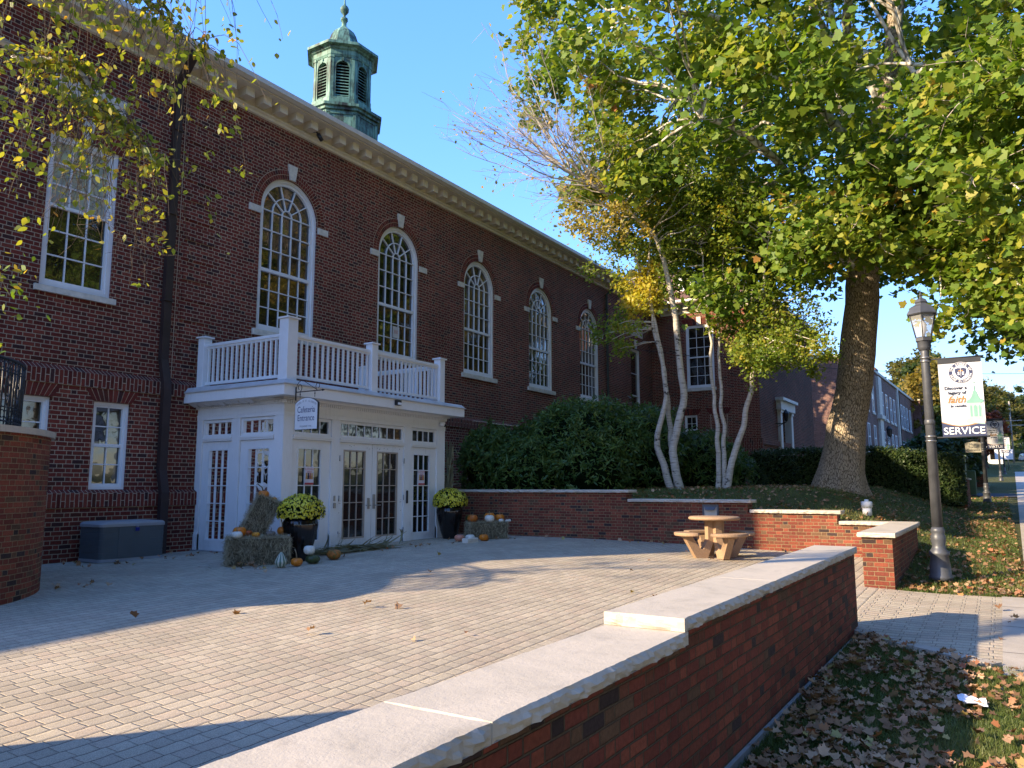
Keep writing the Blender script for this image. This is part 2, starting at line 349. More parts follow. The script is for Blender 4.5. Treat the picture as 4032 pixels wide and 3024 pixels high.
        if parent is not None: ob.parent = parent; ORG[ob.name] = o
        return ob
def copy_tree(o, parent=None):
    c = o.copy(); col.objects.link(c); c.parent = parent
    for ch in list(o.children): copy_tree(ch, c)
    return c

def cards(name, C, shape, size, mat, parent=None, normal=None, nspread=1.0, rnd=None, up=None, fold=.25, seed=1):
    """many small leaf-shaped faces in one mesh; shape = outline in leaf plane, x across / y along"""
    rg = np.random.default_rng(seed); C = np.asarray(C, dtype=np.float64); N = len(C)
    if N == 0: return None
    n = rg.normal(size=(N, 3))*nspread + (np.asarray(normal) if normal is not None else 0)
    n /= np.linalg.norm(n, axis=1)[:, None]+1e-9
    t = rg.normal(size=(N, 3)) + (np.asarray(up) if up is not None else 0)
    t -= n*(t*n).sum(1)[:, None]; t /= np.linalg.norm(t, axis=1)[:, None]+1e-9
    b = np.cross(n, t); S = (np.asarray(size) if hasattr(size, '__len__') else size*(.65+.7*rg.random(N)))
    sh = np.array(shape); K = len(sh); bend = fold*np.abs(sh[:, 0])+fold*.5*(sh[:, 1]-.5)**2
    V = C[:, None, :] + S[:, None, None]*(b[:, None, :]*sh[None, :, 0, None] + t[:, None, :]*sh[None, :, 1, None] + n[:, None, :]*bend[None, :, None])
    o = origin(parent); V = V.reshape(-1, 3)-np.array(o)
    me = bpy.data.meshes.new(name); me.vertices.add(N*K); me.vertices.foreach_set('co', V.ravel())
    me.loops.add(N*K); me.loops.foreach_set('vertex_index', np.arange(N*K, dtype=np.int32))
    me.polygons.add(N); me.polygons.foreach_set('loop_start', np.arange(N, dtype=np.int32)*K); me.polygons.foreach_set('loop_total', np.full(N, K, dtype=np.int32))
    me.update(calc_edges=True)
    a = me.attributes.new('rnd', 'FLOAT', 'POINT'); rv = rg.random(N) if rnd is None else np.clip(rnd, 0, 1); a.data.foreach_set('value', np.repeat(rv, K).astype(np.float32))
    ob = link(me, name, parent, [mat]); return ob
MAPLE = [(0, 0), (.20, .0), (.42, -.04), (.40, .18), (.58, .30), (.56, .50), (.34, .52), (.26, .74), (0, 1.0), (-.26, .74), (-.34, .52), (-.56, .50), (-.58, .30), (-.40, .18), (-.42, -.04), (-.20, .0)]
DRY = [(0, 0), (.22, .06), (.34, .0), (.33, .26), (.46, .40), (.30, .52), (.20, .78), (.05, .70), (-.08, 1.0), (-.22, .66), (-.42, .56), (-.30, .34), (-.44, .12), (-.2, .1)]
OVAL = [(0, 0), (.26, .22), (.32, .45), (.2, .75), (0, 1.05), (-.2, .75), (-.32, .45), (-.26, .22)]
LANCE = [(0, 0), (.13, .35), (.1, .7), (0, 1), (-.1, .7), (-.13, .35)]
TRI = [(0, 0), (.30, .45), (0, 1), (-.30, .45)]
CLUMP = [(0, 0), (.4, .1), (.25, .35), (.6, .6), (.2, .6), (0, 1), (-.3, .65), (-.55, .8), (-.35, .35), (-.5, .0)]

# ---------------------------------------------------------------- heights
def street(x): return float(np.interp(x, [-30, 4, 9.5, 13, 13.9, 17.3, 37.6, 71, 101, 150, 200, 260, 400], [-.9, -.06, .02, .07, .13, .27, .93, 2.0, 2.9, 5.0, 7.0, 8.3, 13]))
def sm(t): t = min(max(t, 0), 1); return t*t*(3-2*t)
_cp = [(9.65, 1.45, 0), (13.1, 1.5, .06), (16.78, 2.76, .237), (16.78, 4.35, .285), (16.78, 6.77, .374), (16.78, 9.2, .384), (16.78, 11.6, .371), (15.7, 11.9, .32), (12, 11.9, .355), (10.46, 14.6, .25), (7.5, 14.6, .262), (3, 2, -.1), (3, 6, 0), (9.65, 6, .2), (10.46, 11.9, .33)]
_A = np.array([[1, x, y, x*x, x*y, y*y] for x, y, z in _cp]); _c = np.linalg.lstsq(_A, np.array([p[2] for p in _cp]), rcond=None)[0]
def tz(x, y):
    z = float(_c @ np.array([1, x, y, x*x, x*y, y*y]))
    if y < 1.5: k = sm((1.5-y)/1.2); z = z*(1-k)+(street(x)-.005)*k
    return z
def wallprof(y): return float(np.interp(y, [.5, 1.4, 2.3, 2.8, 3.0, 4.5, 4.7, 6, 9, 14], [.27, .42, .78, .84, .95, 1.06, 1.18, 1.25, 1.44, 1.49]))
def border(y): return float(np.interp(y, [.1, .24, .75, 1.235, 1.46], [8.36, 8.44, 8.83, 9.21, 9.6]))
def ground(x, y):
    s = street(x)
    if y < .2: return s + .0 if y > -2.2 else s-.1
    if border(min(y, 1.46))+.18 < x < 12.95 and y < 1.7: return s-.2
    if x < 12.85 or (x < 17.0 and y > 1.6): return (s if y < 1.44 else -.6) if x < 12.85 or y < 1.44 else -.6
    T = float(np.interp(x, [17, 32, 43, 46, 50, 60, 75, 100, 200], [1.5, 1.62, 1.5, 1.5, 1.9, 3.0, 3.9, 4.6, 9]))
    yw = 3.8 if x < 44 else float(np.interp(x, [44, 50], [3.8, 6]))
    b = sm((y-.5)/yw); z = s+(T-s)*b
    if x > 45: z += max(0, y-12)*.02
    k = sm((x-17.2)/3.0)
    if x < 17.2: return s+(wallprof(y)-street(17.2))*sm((x-12.9)/4.3) if y < 1.6 else s
    return wallprof(y)*(1-k)+z*k if y > .5 else z

# ================================================================ GROUND
def sheet(name, xs, ys, fz, mat, kind='structure', mask=None, parent=None, smooth=True):
    vs = []; idx = {}; fs = []
    for i, x in enumerate(xs):
        for j, y in enumerate(ys): idx[i, j] = len(vs); vs.append((x, y, fz(x, y)))
    for i in range(len(xs)-1):
        for j in range(len(ys)-1):
            if mask and not mask((xs[i]+xs[i+1])/2, (ys[j]+ys[j+1])/2): continue
            fs.append((idx[i, j], idx[i+1, j], idx[i+1, j+1], idx[i, j+1]))
    me = bpy.data.meshes.new(name); me.from_pydata(vs, [], fs); me.update()
    me.polygons.foreach_set('use_smooth', [smooth]*len(fs))
    o = link(me, name, parent, [mat])
    if kind: o['kind'] = kind
    return o
def lin(a, b, n): return list(np.linspace(a, b, n))
gx = [-400, -200, -100, -60]+lin(-30, 8, 39)+lin(8.1, 12.8, 48)+[12.84, 12.86]+lin(13.2, 16.9, 14)+[16.99, 17.01, 17.3]+lin(17.6, 46, 72)+lin(47, 80, 34)+lin(84, 260, 45)+[300, 400, 600, 900]
gy = [-900, -400, -150, -60, -20, -9, -2.2, -1.9, -.3, -.1, .19, .21]+lin(.4, 1.3, 7)+[1.43, 1.45, 1.59, 1.61]+lin(1.9, 15, 45)+[16, 18, 22, 30, 50, 90, 200, 500, 900]
sheet('lawn', gx, gy, lambda x, y: ground(x, y)-.012 + (.012*noise.noise(Vector((x*1.3, y*1.3, 0))) if 0 < y < 14 else 0), m_soil)
# terrace of pavers, and the walkway through the opening
tx = lin(-6, 17, 93); ty = lin(1.6, 14.7, 54)
sheet('terrace', tx, ty, tz, m_paver)
vs = []; fs = []; ny = 12; nx = 20
for j in range(ny+1):
    y = .1+1.5*j/ny; x0 = border(min(y, 1.46)) if y < 1.46 else 9.6; x1 = 13.25-.35*sm((y-.1)/1.3)
    for i in range(nx+1): x = x0+(x1-x0)*i/nx; vs.append((x, y, tz(x, y)+.004))
for j in range(ny):
    for i in range(nx): a = j*(nx+1)+i; fs.append((a, a+1, a+nx+2, a+nx+1))
me = bpy.data.meshes.new('walkway'); me.from_pydata(vs, [], fs); me.update(); link(me, 'walkway', None, [m_paver2])['kind'] = 'structure'
# soldier row of bigger edge pavers along the walkway border
k = MB()
bp = [(9.62, 1.40), (9.45, 1.36), (9.21, 1.20), (9.0, .97), (8.83, .75), (8.66, .52), (8.5, .30), (8.38, .1)]
for a, b in zip(bp[:-1], bp[1:]):
    d = Vector((b[0]-a[0], b[1]-a[1], 0)); n_ = Vector((d.y, -d.x, 0)).normalized()*-.16; g = d*.03
    A, B = Vector((*a, 0))+g, Vector((*b, 0))-g; P4 = [A, B, B+n_*-1, A+n_*-1]; z = .045+street(a[0])*.5+random.uniform(-.006, .006)
    zt = [z]*4; k.add([(p.x, p.y, z) for p in P4]+[(p.x, p.y, z-.08) for p in P4], [(0, 1, 2, 3), (0, 4, 5, 1), (1, 5, 6, 2), (2, 6, 7, 3), (3, 7, 4, 0)])
o = k.build('paver_edging', m_walk); o['kind'] = 'structure'
def sw(x): return -.02-.0135*x
k = MB()
xs = lin(-12, 110, 123)
for a, b in zip(xs[:-1], xs[1:]):
    ea = .1 if 8.3 < (a+b)/2 < 13.3 else sw(a); eb = .1 if 8.3 < (a+b)/2 < 13.3 else sw(b)
    k.quad((a, -1.75-.0135*a, street(a)+.012), (b, -1.75-.0135*b, street(b)+.012), (b, eb, street(b)+.012), (a, ea, street(a)+.012))
o = k.build('sidewalk', m_walk); o['kind'] = 'structure'
k = MB(); xs = lin(-60, 200, 131)+[230, 270, 330]
for a, b in zip(xs[:-1], xs[1:]):
    da, db = -.0135*a, -.0135*b
    k.quad((a, -9.5+da, street(a)-.10), (b, -9.5+db, street(b)-.10), (b, -2.6+db, street(b)-.10), (a, -2.6+da, street(a)-.10))
o = k.build('road', m_asph); o['kind'] = 'structure'
k = MB()
for a, b in zip(xs[:-1], xs[1:]):
    da, db = -.0135*a, -.0135*b
    for e in (-2.6, -9.65): 
        k.quad((a, e+da, street(a)+.02), (b, e+db, street(b)+.02), (b, e+.15+db, street(b)+.02), (a, e+.15+da, street(a)+.02))
        k.quad((a, e+da, street(a)-.11), (b, e+db, street(b)-.11), (b, e+db, street(b)+.02), (a, e+da, street(a)+.02))
o = k.build('kerb', m_curb); o['kind'] = 'structure'
# drive crossing beyond the hedge
dv = [(x, y) for x in lin(42.6, 46.6, 9) for y in lin(-.6, 18, 40)]
k = MB()
for i in range(8):
    for j in range(39):
        q = [dv[i*40+j], dv[(i+1)*40+j], dv[(i+1)*40+j+1], dv[i*40+j+1]]
        k.add([(x, y, ground(x, y)+.02) for x, y in q], [(0, 1, 2, 3)])
o = k.build('driveway', m_asph); o['kind'] = 'structure'

# ================================================================ MAIN BUILDING
YW = 14.75; YG = 14.60; ZL = 3.86
B = empty('school_hall', (1.7, YW, 0), 'long dark red brick school building with arched windows and cream cornice', 'building')
def wall_with_holes(mb, T, rect, holes, depth):
    """rect (u0,u1,z0,z1), holes = list of outlines [(u,z)..]; T(u,d,z)->xyz; front at d=0"""
    u0, u1, z0, z1 = rect; outer = [(u0, z0), (u1, z0), (u1, z1), (u0, z1)]
    polys = [[Vector((u, z, 0)) for u, z in outer]]+[[Vector((u, z, 0)) for u, z in h] for h in holes]
    flat = [p for pl in polys for p in pl]; tris = tessellate_polygon(polys)
    mb.add([T(p.x, 0, p.y) for p in flat], [tuple(t) for t in tris], [[(flat[i].x, flat[i].y) for i in t] for t in tris])
    for h in holes:
        n = len(h); acc = 0
        for i in range(n):
            a, b = h[i], h[(i+1) % n]; L = math.hypot(b[0]-a[0], b[1]-a[1])
            ver = abs(b[0]-a[0]) < 1e-6
            uv = [(0, a[1]), (0, b[1]), (depth, b[1]), (depth, a[1])] if ver else [(acc, 0), (acc+L, 0), (acc+L, depth), (acc, depth)]
            mb.add([T(a[0], 0, a[1]), T(b[0], 0, b[1]), T(b[0], depth, b[1]), T(a[0], depth, a[1])], [(0, 1, 2, 3)], [uv]); acc += L
def arch_outline(cx, hw, zb, zs, n=24):
    return [(cx-hw, zb), (cx+hw, zb), (cx+hw, zs)]+[(cx+hw*math.cos(pi*i/n), zs+hw*math.sin(pi*i/n)) for i in range(1, n)]+[(cx-hw, zs)]
def rect_outline(a, b, c, d): return [(a, c), (b, c), (b, d), (a, d)]
TM = lambda u, d, z: (u, YW+d, z); TG = lambda u, d, z: (u, YG+d, z); TW = lambda u, d, z: (37-0+d, u, z)
ARCX = [12.93+4.225*i for i in range(5)]; HW = .92; ZB = 5.34; ZS = 8.40
k = MB()
wall_with_holes(k, TM, (1.7, 37.0, 3.80, 10.75), [arch_outline(c, HW, ZB, ZS) for c in ARCX]+[rect_outline(7.08, 8.44, 5.32, 8.33), rect_outline(2.9, 4.26, 5.32, 8.33), rect_outline(34.3, 35.42, 3.9, 8.3)], .22)
k.box(1.7, 1.71, YW, 26, 0, 10.75)
up_wall = k.build('upper_wall', m_brick, B)
k = MB(); gh = [rect_outline(8.18, 8.91, 1.56, 3.24), rect_outline(6.4, 7.38, 1.56, 3.24), rect_outline(20.66, 21.64, 1.9, 3.24)]
wall_with_holes(k, TG, (1.7, 37.0, 1.54, 3.50), gh, .18)
for a, b in ((1.7, 37.0),): k.box(a, b, YG-.07, YG+.25, -.1, 1.23)
k.build('ground_floor_wall', m_brick, B)
k = MB(); k.box(1.7, 37.0, YG-.03, YG+.1, 3.50, 3.76); k.box(1.7, 37.0, YG-.10, YG+.1, 1.232, 1.50)
def slope(x0, x1, ya, za, yb, zb): k.add([(x0, ya, za), (x1, ya, za), (x1, yb, zb), (x0, yb, zb)], [(0, 1, 2, 3)], [[(x0, 0), (x1, 0), (x1, .13), (x0, .13)]])
slope(1.7, 37, YG-.03, 3.761, YW+.01, 3.87); slope(1.7, 37, YG-.10, 1.501, YG+.01, 1.56)
k.build('soldier_course', m_sold, B)
# flat brick arches over the ground floor windows (splayed soldiers)
def flat_arch(mb, xa, xb, z0, z1, y, spl=.16):
    n = max(8, int((xb-xa)/.075))
    for i in range(n):
        a0, a1 = i/n, (i+1)/n; g = .09
        def X(t, top): return xa+(xb-xa)*t+(t-.5)*2*spl*(1 if top else 0)
        p = [(X(a0+g/n, 0), y-.012, z0), (X(a1-g/n, 0), y-.012, z0), (X(a1-g/n, 1), y-.012, z1), (X(a0+g/n, 1), y-.012, z1)]
        sh = random.random()*7
        mb.add(p+[(q[0], y+.01, q[2]) for q in p], [(0, 1, 2, 3), (0, 4, 5, 1), (1, 5, 6, 2), (2, 6, 7, 3), (3, 7, 4, 0)], [[(sh*.2+.02, .011+.0677*int(sh*3)), (sh*.2+.1, .011+.0677*int(sh*3)), (sh*.2+.1, .056+.0677*int(sh*3)), (sh*.2+.02, .056+.0677*int(sh*3))]]*5)
def brickplain():
    kk = NT('arch_bricks', .85, .2); gi = kk.n('NewGeometry').outputs['Random Per Island']
    c = kk.ramp(gi, MAROON, 'CONSTANT'); f = kk.var(kk.noise(40, 4, kk.pos(), .7), .7, 1.2)
    kk.base(kk.mix(1, c, kk.n('CombineColor', {0: f, 1: f, 2: f}).outputs[0], 'MULTIPLY')); kk.bump(f, .5, .005); return kk.m
m_archb = brickplain()
m_mortar = plain('mortar_bed', (.50, .38, .27), .9, .1, nscale=20, amt=.2)
def ring_arch(mb, cx, r0, r1, z, y, n=44):
    for i in range(n):
        t0, t1 = pi*(i+.10)/n, pi*(i+.90)/n
        p = [(cx+r*math.cos(t), y-.012, z+r*math.sin(t)) for r, t in ((r0, t0), (r0, t1), (r1, t1), (r1, t0))][::-1]
        mb.add(p+[(q[0], y+.01, q[2]) for q in p], [(0, 1, 2, 3), (0, 4, 5, 1), (1, 5, 6, 2), (2, 6, 7, 3), (3, 7, 4, 0)])
m_arch2 = [m_archb, m_mortar]
for (a, b, z, y, h_) in ((8.18, 8.91, 3.25, YG, .24), (6.4, 7.38, 3.25, YG, .24), (20.66, 21.64, 3.25, YG, .24), (7.08, 8.44, 8.34, YW, .28), (2.9, 4.26, 8.34, YW, .28)):
    k = MB(); flat_arch(k, a-.03, b+.03, z, z+h_, y); k.cur = 1
    k.add([(a-.02, y-.004, z), (b+.02, y-.004, z), (b+.17, y-.004, z+h_), (a-.17, y-.004, z+h_)], [(0, 1, 2, 3)]); k.build('brick_arch', m_arch2, B)
for c in ARCX:
    k = MB(); ring_arch(k, c, .93, 1.035, ZS, YW, 40); ring_arch(k, c, 1.05, 1.155, ZS, YW, 44); k.cur = 1
    n = 32
    for i in range(n):
        t0, t1 = pi*i/n, pi*(i+1)/n
        k.add([(c+r*math.cos(t), YW-.004, ZS+r*math.sin(t)) for r, t in ((.92, t1), (.92, t0), (1.17, t0), (1.17, t1))], [(0, 1, 2, 3)])
    k.build('brick_arch', m_arch2, B)
# recessed brick panel joints between the downpipe and the portico (straight control joint)
k = MB(); k.box(9.86, 9.875, YW-.006, YW+.002, 3.9, 10.5); k.build('control_joint', m_mortar, B)
k = MB()
for i in range(14):
    z = 4.3+i*.45; k.box(10.0, 10.75, YW-.022, YW+.01, z, z+.062*5)
k.build('projecting_brick_panels', m_brick, B)

def band(mb, T, outer, inner, d0, d1):
    n = len(outer); vs = []
    for p in outer: vs.append(T(p[0], d0, p[1]))
    for p in inner: vs.append(T(p[0], d0, p[1]))
    for p in outer: vs.append(T(p[0], d1, p[1]))
    for p in inner: vs.append(T(p[0], d1, p[1]))
    fs = []
    for i in range(n):
        j = (i+1) % n; fs += [(i, j, n+j, n+i), (n+i, n+j, 3*n+j, 3*n+i), (i, 2*n+i, 2*n+j, j)]
    mb.add(vs, fs)
def bar(mb, T, u0, u1, z0, z1, d0, d1):
    vs = [T(u, d, z) for z in (z0, z1) for d in (d0, d1) for u in (u0, u1)]
    mb.add(vs, [(0, 2, 3, 1), (4, 5, 7, 6), (0, 1, 5, 4), (2, 6, 7, 3), (0, 4, 6, 2), (1, 3, 7, 5)])
def rod(mb, T, a, b, w_, d0, d1):
    v = Vector((b[0]-a[0], b[1]-a[1])); n_ = Vector((-v.y, v.x)).normalized()*w_/2
    q = [(a[0]+n_.x, a[1]+n_.y), (a[0]-n_.x, a[1]-n_.y), (b[0]-n_.x, b[1]-n_.y), (b[0]+n_.x, b[1]+n_.y)]
    mb.add([T(x, d, z) for d in (d0, d1) for x, z in q], [(0, 1, 2, 3), (4, 7, 6, 5), (0, 4, 5, 1), (1, 5, 6, 2), (2, 6, 7, 3), (3, 7, 4, 0)])
def arched_window(cx, parent, last=False):
    k = MB()
    O = arch_outline(cx, HW, ZB, ZS); I1 = arch_outline(cx, HW-.075, ZB+.07, ZS); I2 = arch_outline(cx, HW-.15, ZB+.16, ZS)
    band(k, TM, O, I1, .05, .2); band(k, TM, I1, I2, .085, .2)
    hw = HW-.15; w5 = 2*hw/5; zm = 6.87
    bar(k, TM, cx-hw, cx+hw, zm-.04, zm+.04, .08, .2)
    zt = ZS-.01
    for i in range(1, 5):
        x = cx-hw+w5*i; bar(k, TM, x-.011, x+.011, ZB+.16, zm-.04, .125, .17); bar(k, TM, x-.011, x+.011, zm+.04, zt, .105, .15)
    for i in range(1, 3): z = ZB+.16+(zm-.04-ZB-.16)*i/3; bar(k, TM, cx-hw, cx+hw, z-.011, z+.011, .122, .168)
    for i in range(1, 4): z = zm+.04+(zt-zm-.04)*i/3; bar(k, TM, cx-hw, cx+hw, z-.011, z+.011, .102, .148)
    def arc(r, wd):
        n = 14
        for i in range(n):
            a, b = pi*i/n, pi*(i+1)/n
            rod(k, TM, (cx+r*math.cos(a), zt+r*math.sin(a)), (cx+r*math.cos(b), zt+r*math.sin(b)), wd, .103, .149)
    arc(w5/2, .024); arc(w5*1.5, .022)
    for i in range(1, 5):
        a = pi*i/5; rod(k, TM, (cx+w5*.5*math.cos(a), zt+w5*.5*math.sin(a)), (cx+hw*math.cos(a), zt+hw*math.sin(a)), .022, .101, .147)
    fr = k.build('window', m_white, parent)
    k = MB(); g = arch_outline(cx, HW-.12, ZB+.12, ZS); n = len(g)
    k.add([TM(u, .155, z) for u, z in g], [tuple(range(n))]); k.build('pane', m_glass, fr)
    k = MB(); k.bbox(cx-1.04, cx+1.04, YW-.07, YW+.2, 5.19, 5.335, .01); k.build('sill', m_stone, fr)
    k = MB(); k.add([(cx+a, y, z) for y in (YW-.055, YW+.04) for a, z in ((-.085, 9.33), (.085, 9.33), (.15, 9.72), (-.15, 9.72))], [(0, 1, 2, 3), (0, 4, 5, 1), (1, 5, 6, 2), (2, 6, 7, 3), (3, 7, 4, 0)]); k.build('keystone', m_stone, fr)
    for s in (-1, 1):
        k = MB(); a, b = sorted((cx+s*.925, cx+s*1.28)); k.bbox(a, b, YW-.045, YW+.04, 8.19, 8.36, .008); k.build('springer', m_stone, fr)
    return fr
for c in ARCX: arched_window(c, B)
def sash_window(name, T, u0, u1, z0, z1, cols_, rows_lo, rows_up, parent, zm=None, cas=.07, sill=None, wmat=None, upper=None, muntin=.022):
    wmat = wmat or m_white; k = MB(); O = rect_outline(u0, u1, z0, z1); I1 = rect_outline(u0+cas, u1-cas, z0+cas, z1-cas); I2 = rect_outline(u0+cas+.045, u1-cas-.045, z0+cas+.06, z1-cas-.045)
    band(k, T, O, I1, .05, .18); band(k, T, I1, I2, .08, .18)
    a, b = u0+cas+.045, u1-cas-.045; c, d = z0+cas+.06, z1-cas-.045; zm = zm or (c+d)/2
    if rows_up: bar(k, T, a, b, zm-.03, zm+.03, .075, .18)
    for i in range(1, cols_): x = a+(b-a)*i/cols_; bar(k, T, x-muntin/2, x+muntin/2, c, d, .11, .15)
    for i in range(1, rows_lo): z = c+(zm-c)*i/rows_lo; bar(k, T, a, b, z-muntin/2, z+muntin/2, .107, .148)
    for i in range(1, rows_up): z = zm+(d-zm)*i/rows_up; bar(k, T, a, b, z-muntin/2, z+muntin/2, .107, .148)
    fr = k.build(name, wmat, parent)
    k = MB(); k.add([T(u, .135, z) for u, z in rect_outline(a-.01, b+.01, c-.01, zm if upper else d+.01)], [(0, 1, 2, 3)]); k.build('pane', m_glass, fr)
    if upper:
        k = MB(); k.add([T(u, .135, z) for u, z in rect_outline(a-.01, b+.01, zm, d+.01)], [(0, 1, 2, 3)]); k.build('blind_pane', upper, fr)
    if sill:
        k = MB(); bar(k, T, u0-sill[0], u1+sill[0], z0-sill[1], z0-.005, -.06, .18); k.build('sill', m_stone, fr)
    return fr
for u in (7.08, 2.9):
    fr = sash_window('window', TM, u, u+1.36, 5.32, 8.33, 3, 3, 3, B, zm=6.92, cas=.09, sill=(.09, .12), upper=m_blind, muntin=.026)
    k = MB(); c = u+.68; k.add([(c+a, y, z) for y in (YW-.05, YW+.04) for a, z in ((-.08, 8.34), (.08, 8.34), (.13, 8.78), (-.13, 8.78))], [(0, 1, 2, 3), (0, 4, 5, 1), (1, 5, 6, 2), (2, 6, 7, 3), (3, 7, 4, 0)]); k.build('keystone', m_stone, fr)
    k = MB(); k.bbox(u+.0, u+1.42, YW-.045, YW+.04, 9.07, 9.47, .01); k.build('stone_panel', m_stone, B)
sash_window('window', TG, 8.18, 8.91, 1.56, 3.24, 2, 2, 2, B, cas=.055)
sash_window('window', TG, 6.4, 7.38, 1.56, 3.24, 2, 2, 2, B, cas=.055)
sash_window('window', TG, 20.66, 21.64, 1.9, 3.24, 3, 2, 2, B, cas=.05)
fr = sash_window('window', TM, 34.3, 35.42, 3.9, 8.3, 1, 2, 2, B, zm=6.0, cas=.07)
k = MB(); k.add([(34.86+a, y, z) for y in (YW-.05, YW+.04) for a, z in ((-.1, 8.31), (.1, 8.31), (.15, 8.75), (-.15, 8.75))], [(0, 1, 2, 3), (0, 4, 5, 1), (1, 5, 6, 2), (2, 6, 7, 3), (3, 7, 4, 0)]); k.build('keystone', m_stone, fr)
k = MB(); k.bbox(34.3, 35.75, YW-.045, YW+.04, 8.95, 9.5, .01); k.build('stone_panel', m_stone, B)
# cornice
def cornice(T, u0, u1, zb, parent, s=1.0, mods=True):
    k = MB(); prof = [(0, zb), (-.05, zb+.02), (-.05, zb+.08), (-.10, zb+.11), (-.10, zb+.14), (-.03, zb+.15), (-.03, zb+.40), (-.50, zb+.41), (-.50, zb+.47), (0, zb+.48)]
    n = len(prof); vs = [T(u0, d*s, z) for d, z in prof]+[T(u1, d*s, z) for d, z in prof]
    k.add(vs, [(i, n+i, n+(i+1) % n, (i+1) % n) for i in range(n)]+[tuple(range(n)), tuple(range(2*n-1, n-1, -1))])
    if mods:
        u = u0+.3
        while u < u1-.2: bar(k, T, u-.12, u+.12, zb+.20, zb+.408, -.34*s, -.025); u += .51
    k.build('cornice', m_cream, parent)
    k = MB(); prof = [(-.48, zb+.44), (-.56, zb+.44), (-.64, zb+.50), (-.64, zb+.62), (-.61, zb+.62), (-.56, zb+.54), (-.48, zb+.54)]
    n = len(prof); vs = [T(u0, d*s, z) for d, z in prof]+[T(u1, d*s, z) for d, z in prof]
    k.add(vs, [(i, n+i, n+(i+1) % n, (i+1) % n) for i in range(n)]+[tuple(range(n)), tuple(range(2*n-1, n-1, -1))])
    k.build('gutter', m_gutter, parent)
cornice(TM, 1.3, 36.6, 10.60, B)
# roof
k = MB(); k.add([(1.2, 14.2, 11.06), (44, 14.2, 11.06), (44, 20.4, 14.0), (1.2, 20.4, 14.0), (44, 26.6, 11.06), (1.2, 26.6, 11.06)], [(0, 1, 2, 3), (3, 2, 4, 5), (0, 3, 5)])
k.build('roof', m_tile, B)
k = MB(); k.box(1.7, 37, 26, 26.2, 0, 10.9); k.build('back_wall', m_brick, B)
# downpipes
k = MB()
def rect_pipe(mb, pts, w_, d_):
    vs = []; fs = []
    for (x, y, z) in pts: vs += [(x-w_/2, y-d_/2, z), (x+w_/2, y-d_/2, z), (x+w_/2, y+d_/2, z), (x-w_/2, y+d_/2, z)]
    for i in range(len(pts)-1):
        for q in range(4): r2 = (q+1) % 4; fs.append((i*4+q, i*4+r2, i*4+4+r2, i*4+4+q))
    mb.add(vs, fs)
rect_pipe(k, [(9.61, 14.22, 11.0), (9.61, 14.24, 10.86), (9.61, 14.64, 10.42), (9.61, 14.66, 10.3), (9.61, 14.66, 4.25), (9.61, 14.52, 3.75), (9.61, 14.50, 3.6), (9.61, 14.50, 1.95), (9.61, 14.38, 1.5), (9.61, 14.38, .28)], .17, .11)
for z in (9.3, 7.4, 5.5): k.box(9.51, 9.71, 14.58, 14.75, z, z+.05)
k.build('downpipe', m_pipe, B)
k = MB(); k.tube([(32.0, 14.25, 10.98), (32.0, 14.28, 10.8), (31.6, 14.6, 10.45), (31.46, 14.66, 10.3), (31.46, 14.66, 3.9), (31.46, 14.66, 2.6)], .055, 8)
for z in (9.6, 8.0, 6.4): k.lathe((31.46, 14.66, z), [(.07, 0), (.07, .08)], 10)
k.build('downpipe', plain('green_copper_pipe', (.05, .06, .05), .6), B)
# unseen low block at the left, added so its shadow falls on the terrace
W2 = empty('added_shade_wing', (-20, 15, 0), 'unseen flat roofed brick block added to shade left part of terrace', 'building')
k = MB(); k.box(-24, 1.68, 14.9, 26, -.6, 5.5); k.build('wall', m_brick, W2); k = MB(); k.box(-24.1, 1.69, 14.8, 26, 5.5, 5.75); k.build('coping', m_stone, W2)

# ================================================================ CUPOLA
CU = empty('cupola', (19.8, 20.0, 14), 'octagonal green copper cupola with louvred openings on the roof ridge', 'cupola')
cc = (19.8, 20.0, 0); ph8 = pi/8
k = MB(); k.lathe(cc, [(1.42, 13.0), (1.42, 15.0), (1.50, 15.02), (1.50, 15.10), (1.58, 15.14), (1.58, 15.24), (1.15, 15.36)], 8, ph=ph8, smooth=False)
for i in range(8):
    a = pi/4*i; t = Vector((-math.sin(a), math.cos(a), 0)); n_ = Vector((math.cos(a), math.sin(a), 0)); c0 = Vector(cc)+n_*1.318
    for s, z0, z1, ww in ((-.46, 13.2, 14.92, .05), (.46, 13.2, 14.92, .05), (0, 14.86, 14.95, .50)):
        p = c0+t*s; vs = [p+t*ww*sx+n_*(.02 if q else -.01)+Vector((0, 0, z)) for z in (z0, z1) for q in (0, 1) for sx in (-1, 1)]
        k.add([tuple(v) for v in vs], [(0, 2, 3, 1), (4, 5, 7, 6), (0, 1, 5, 4), (2, 6, 7, 3), (0, 4, 6, 2), (1, 3, 7, 5)])
k.build('base', m_copper, CU)
R8 = 1.10; ap = R8*math.cos(pi/8); lan = MB(); LOU = []; drk = MB()
lan.lathe(cc, [(R8+.07, 15.30), (R8+.07, 15.62), (R8+.01, 15.64)], 8, ph=ph8, smooth=False, cap=False)
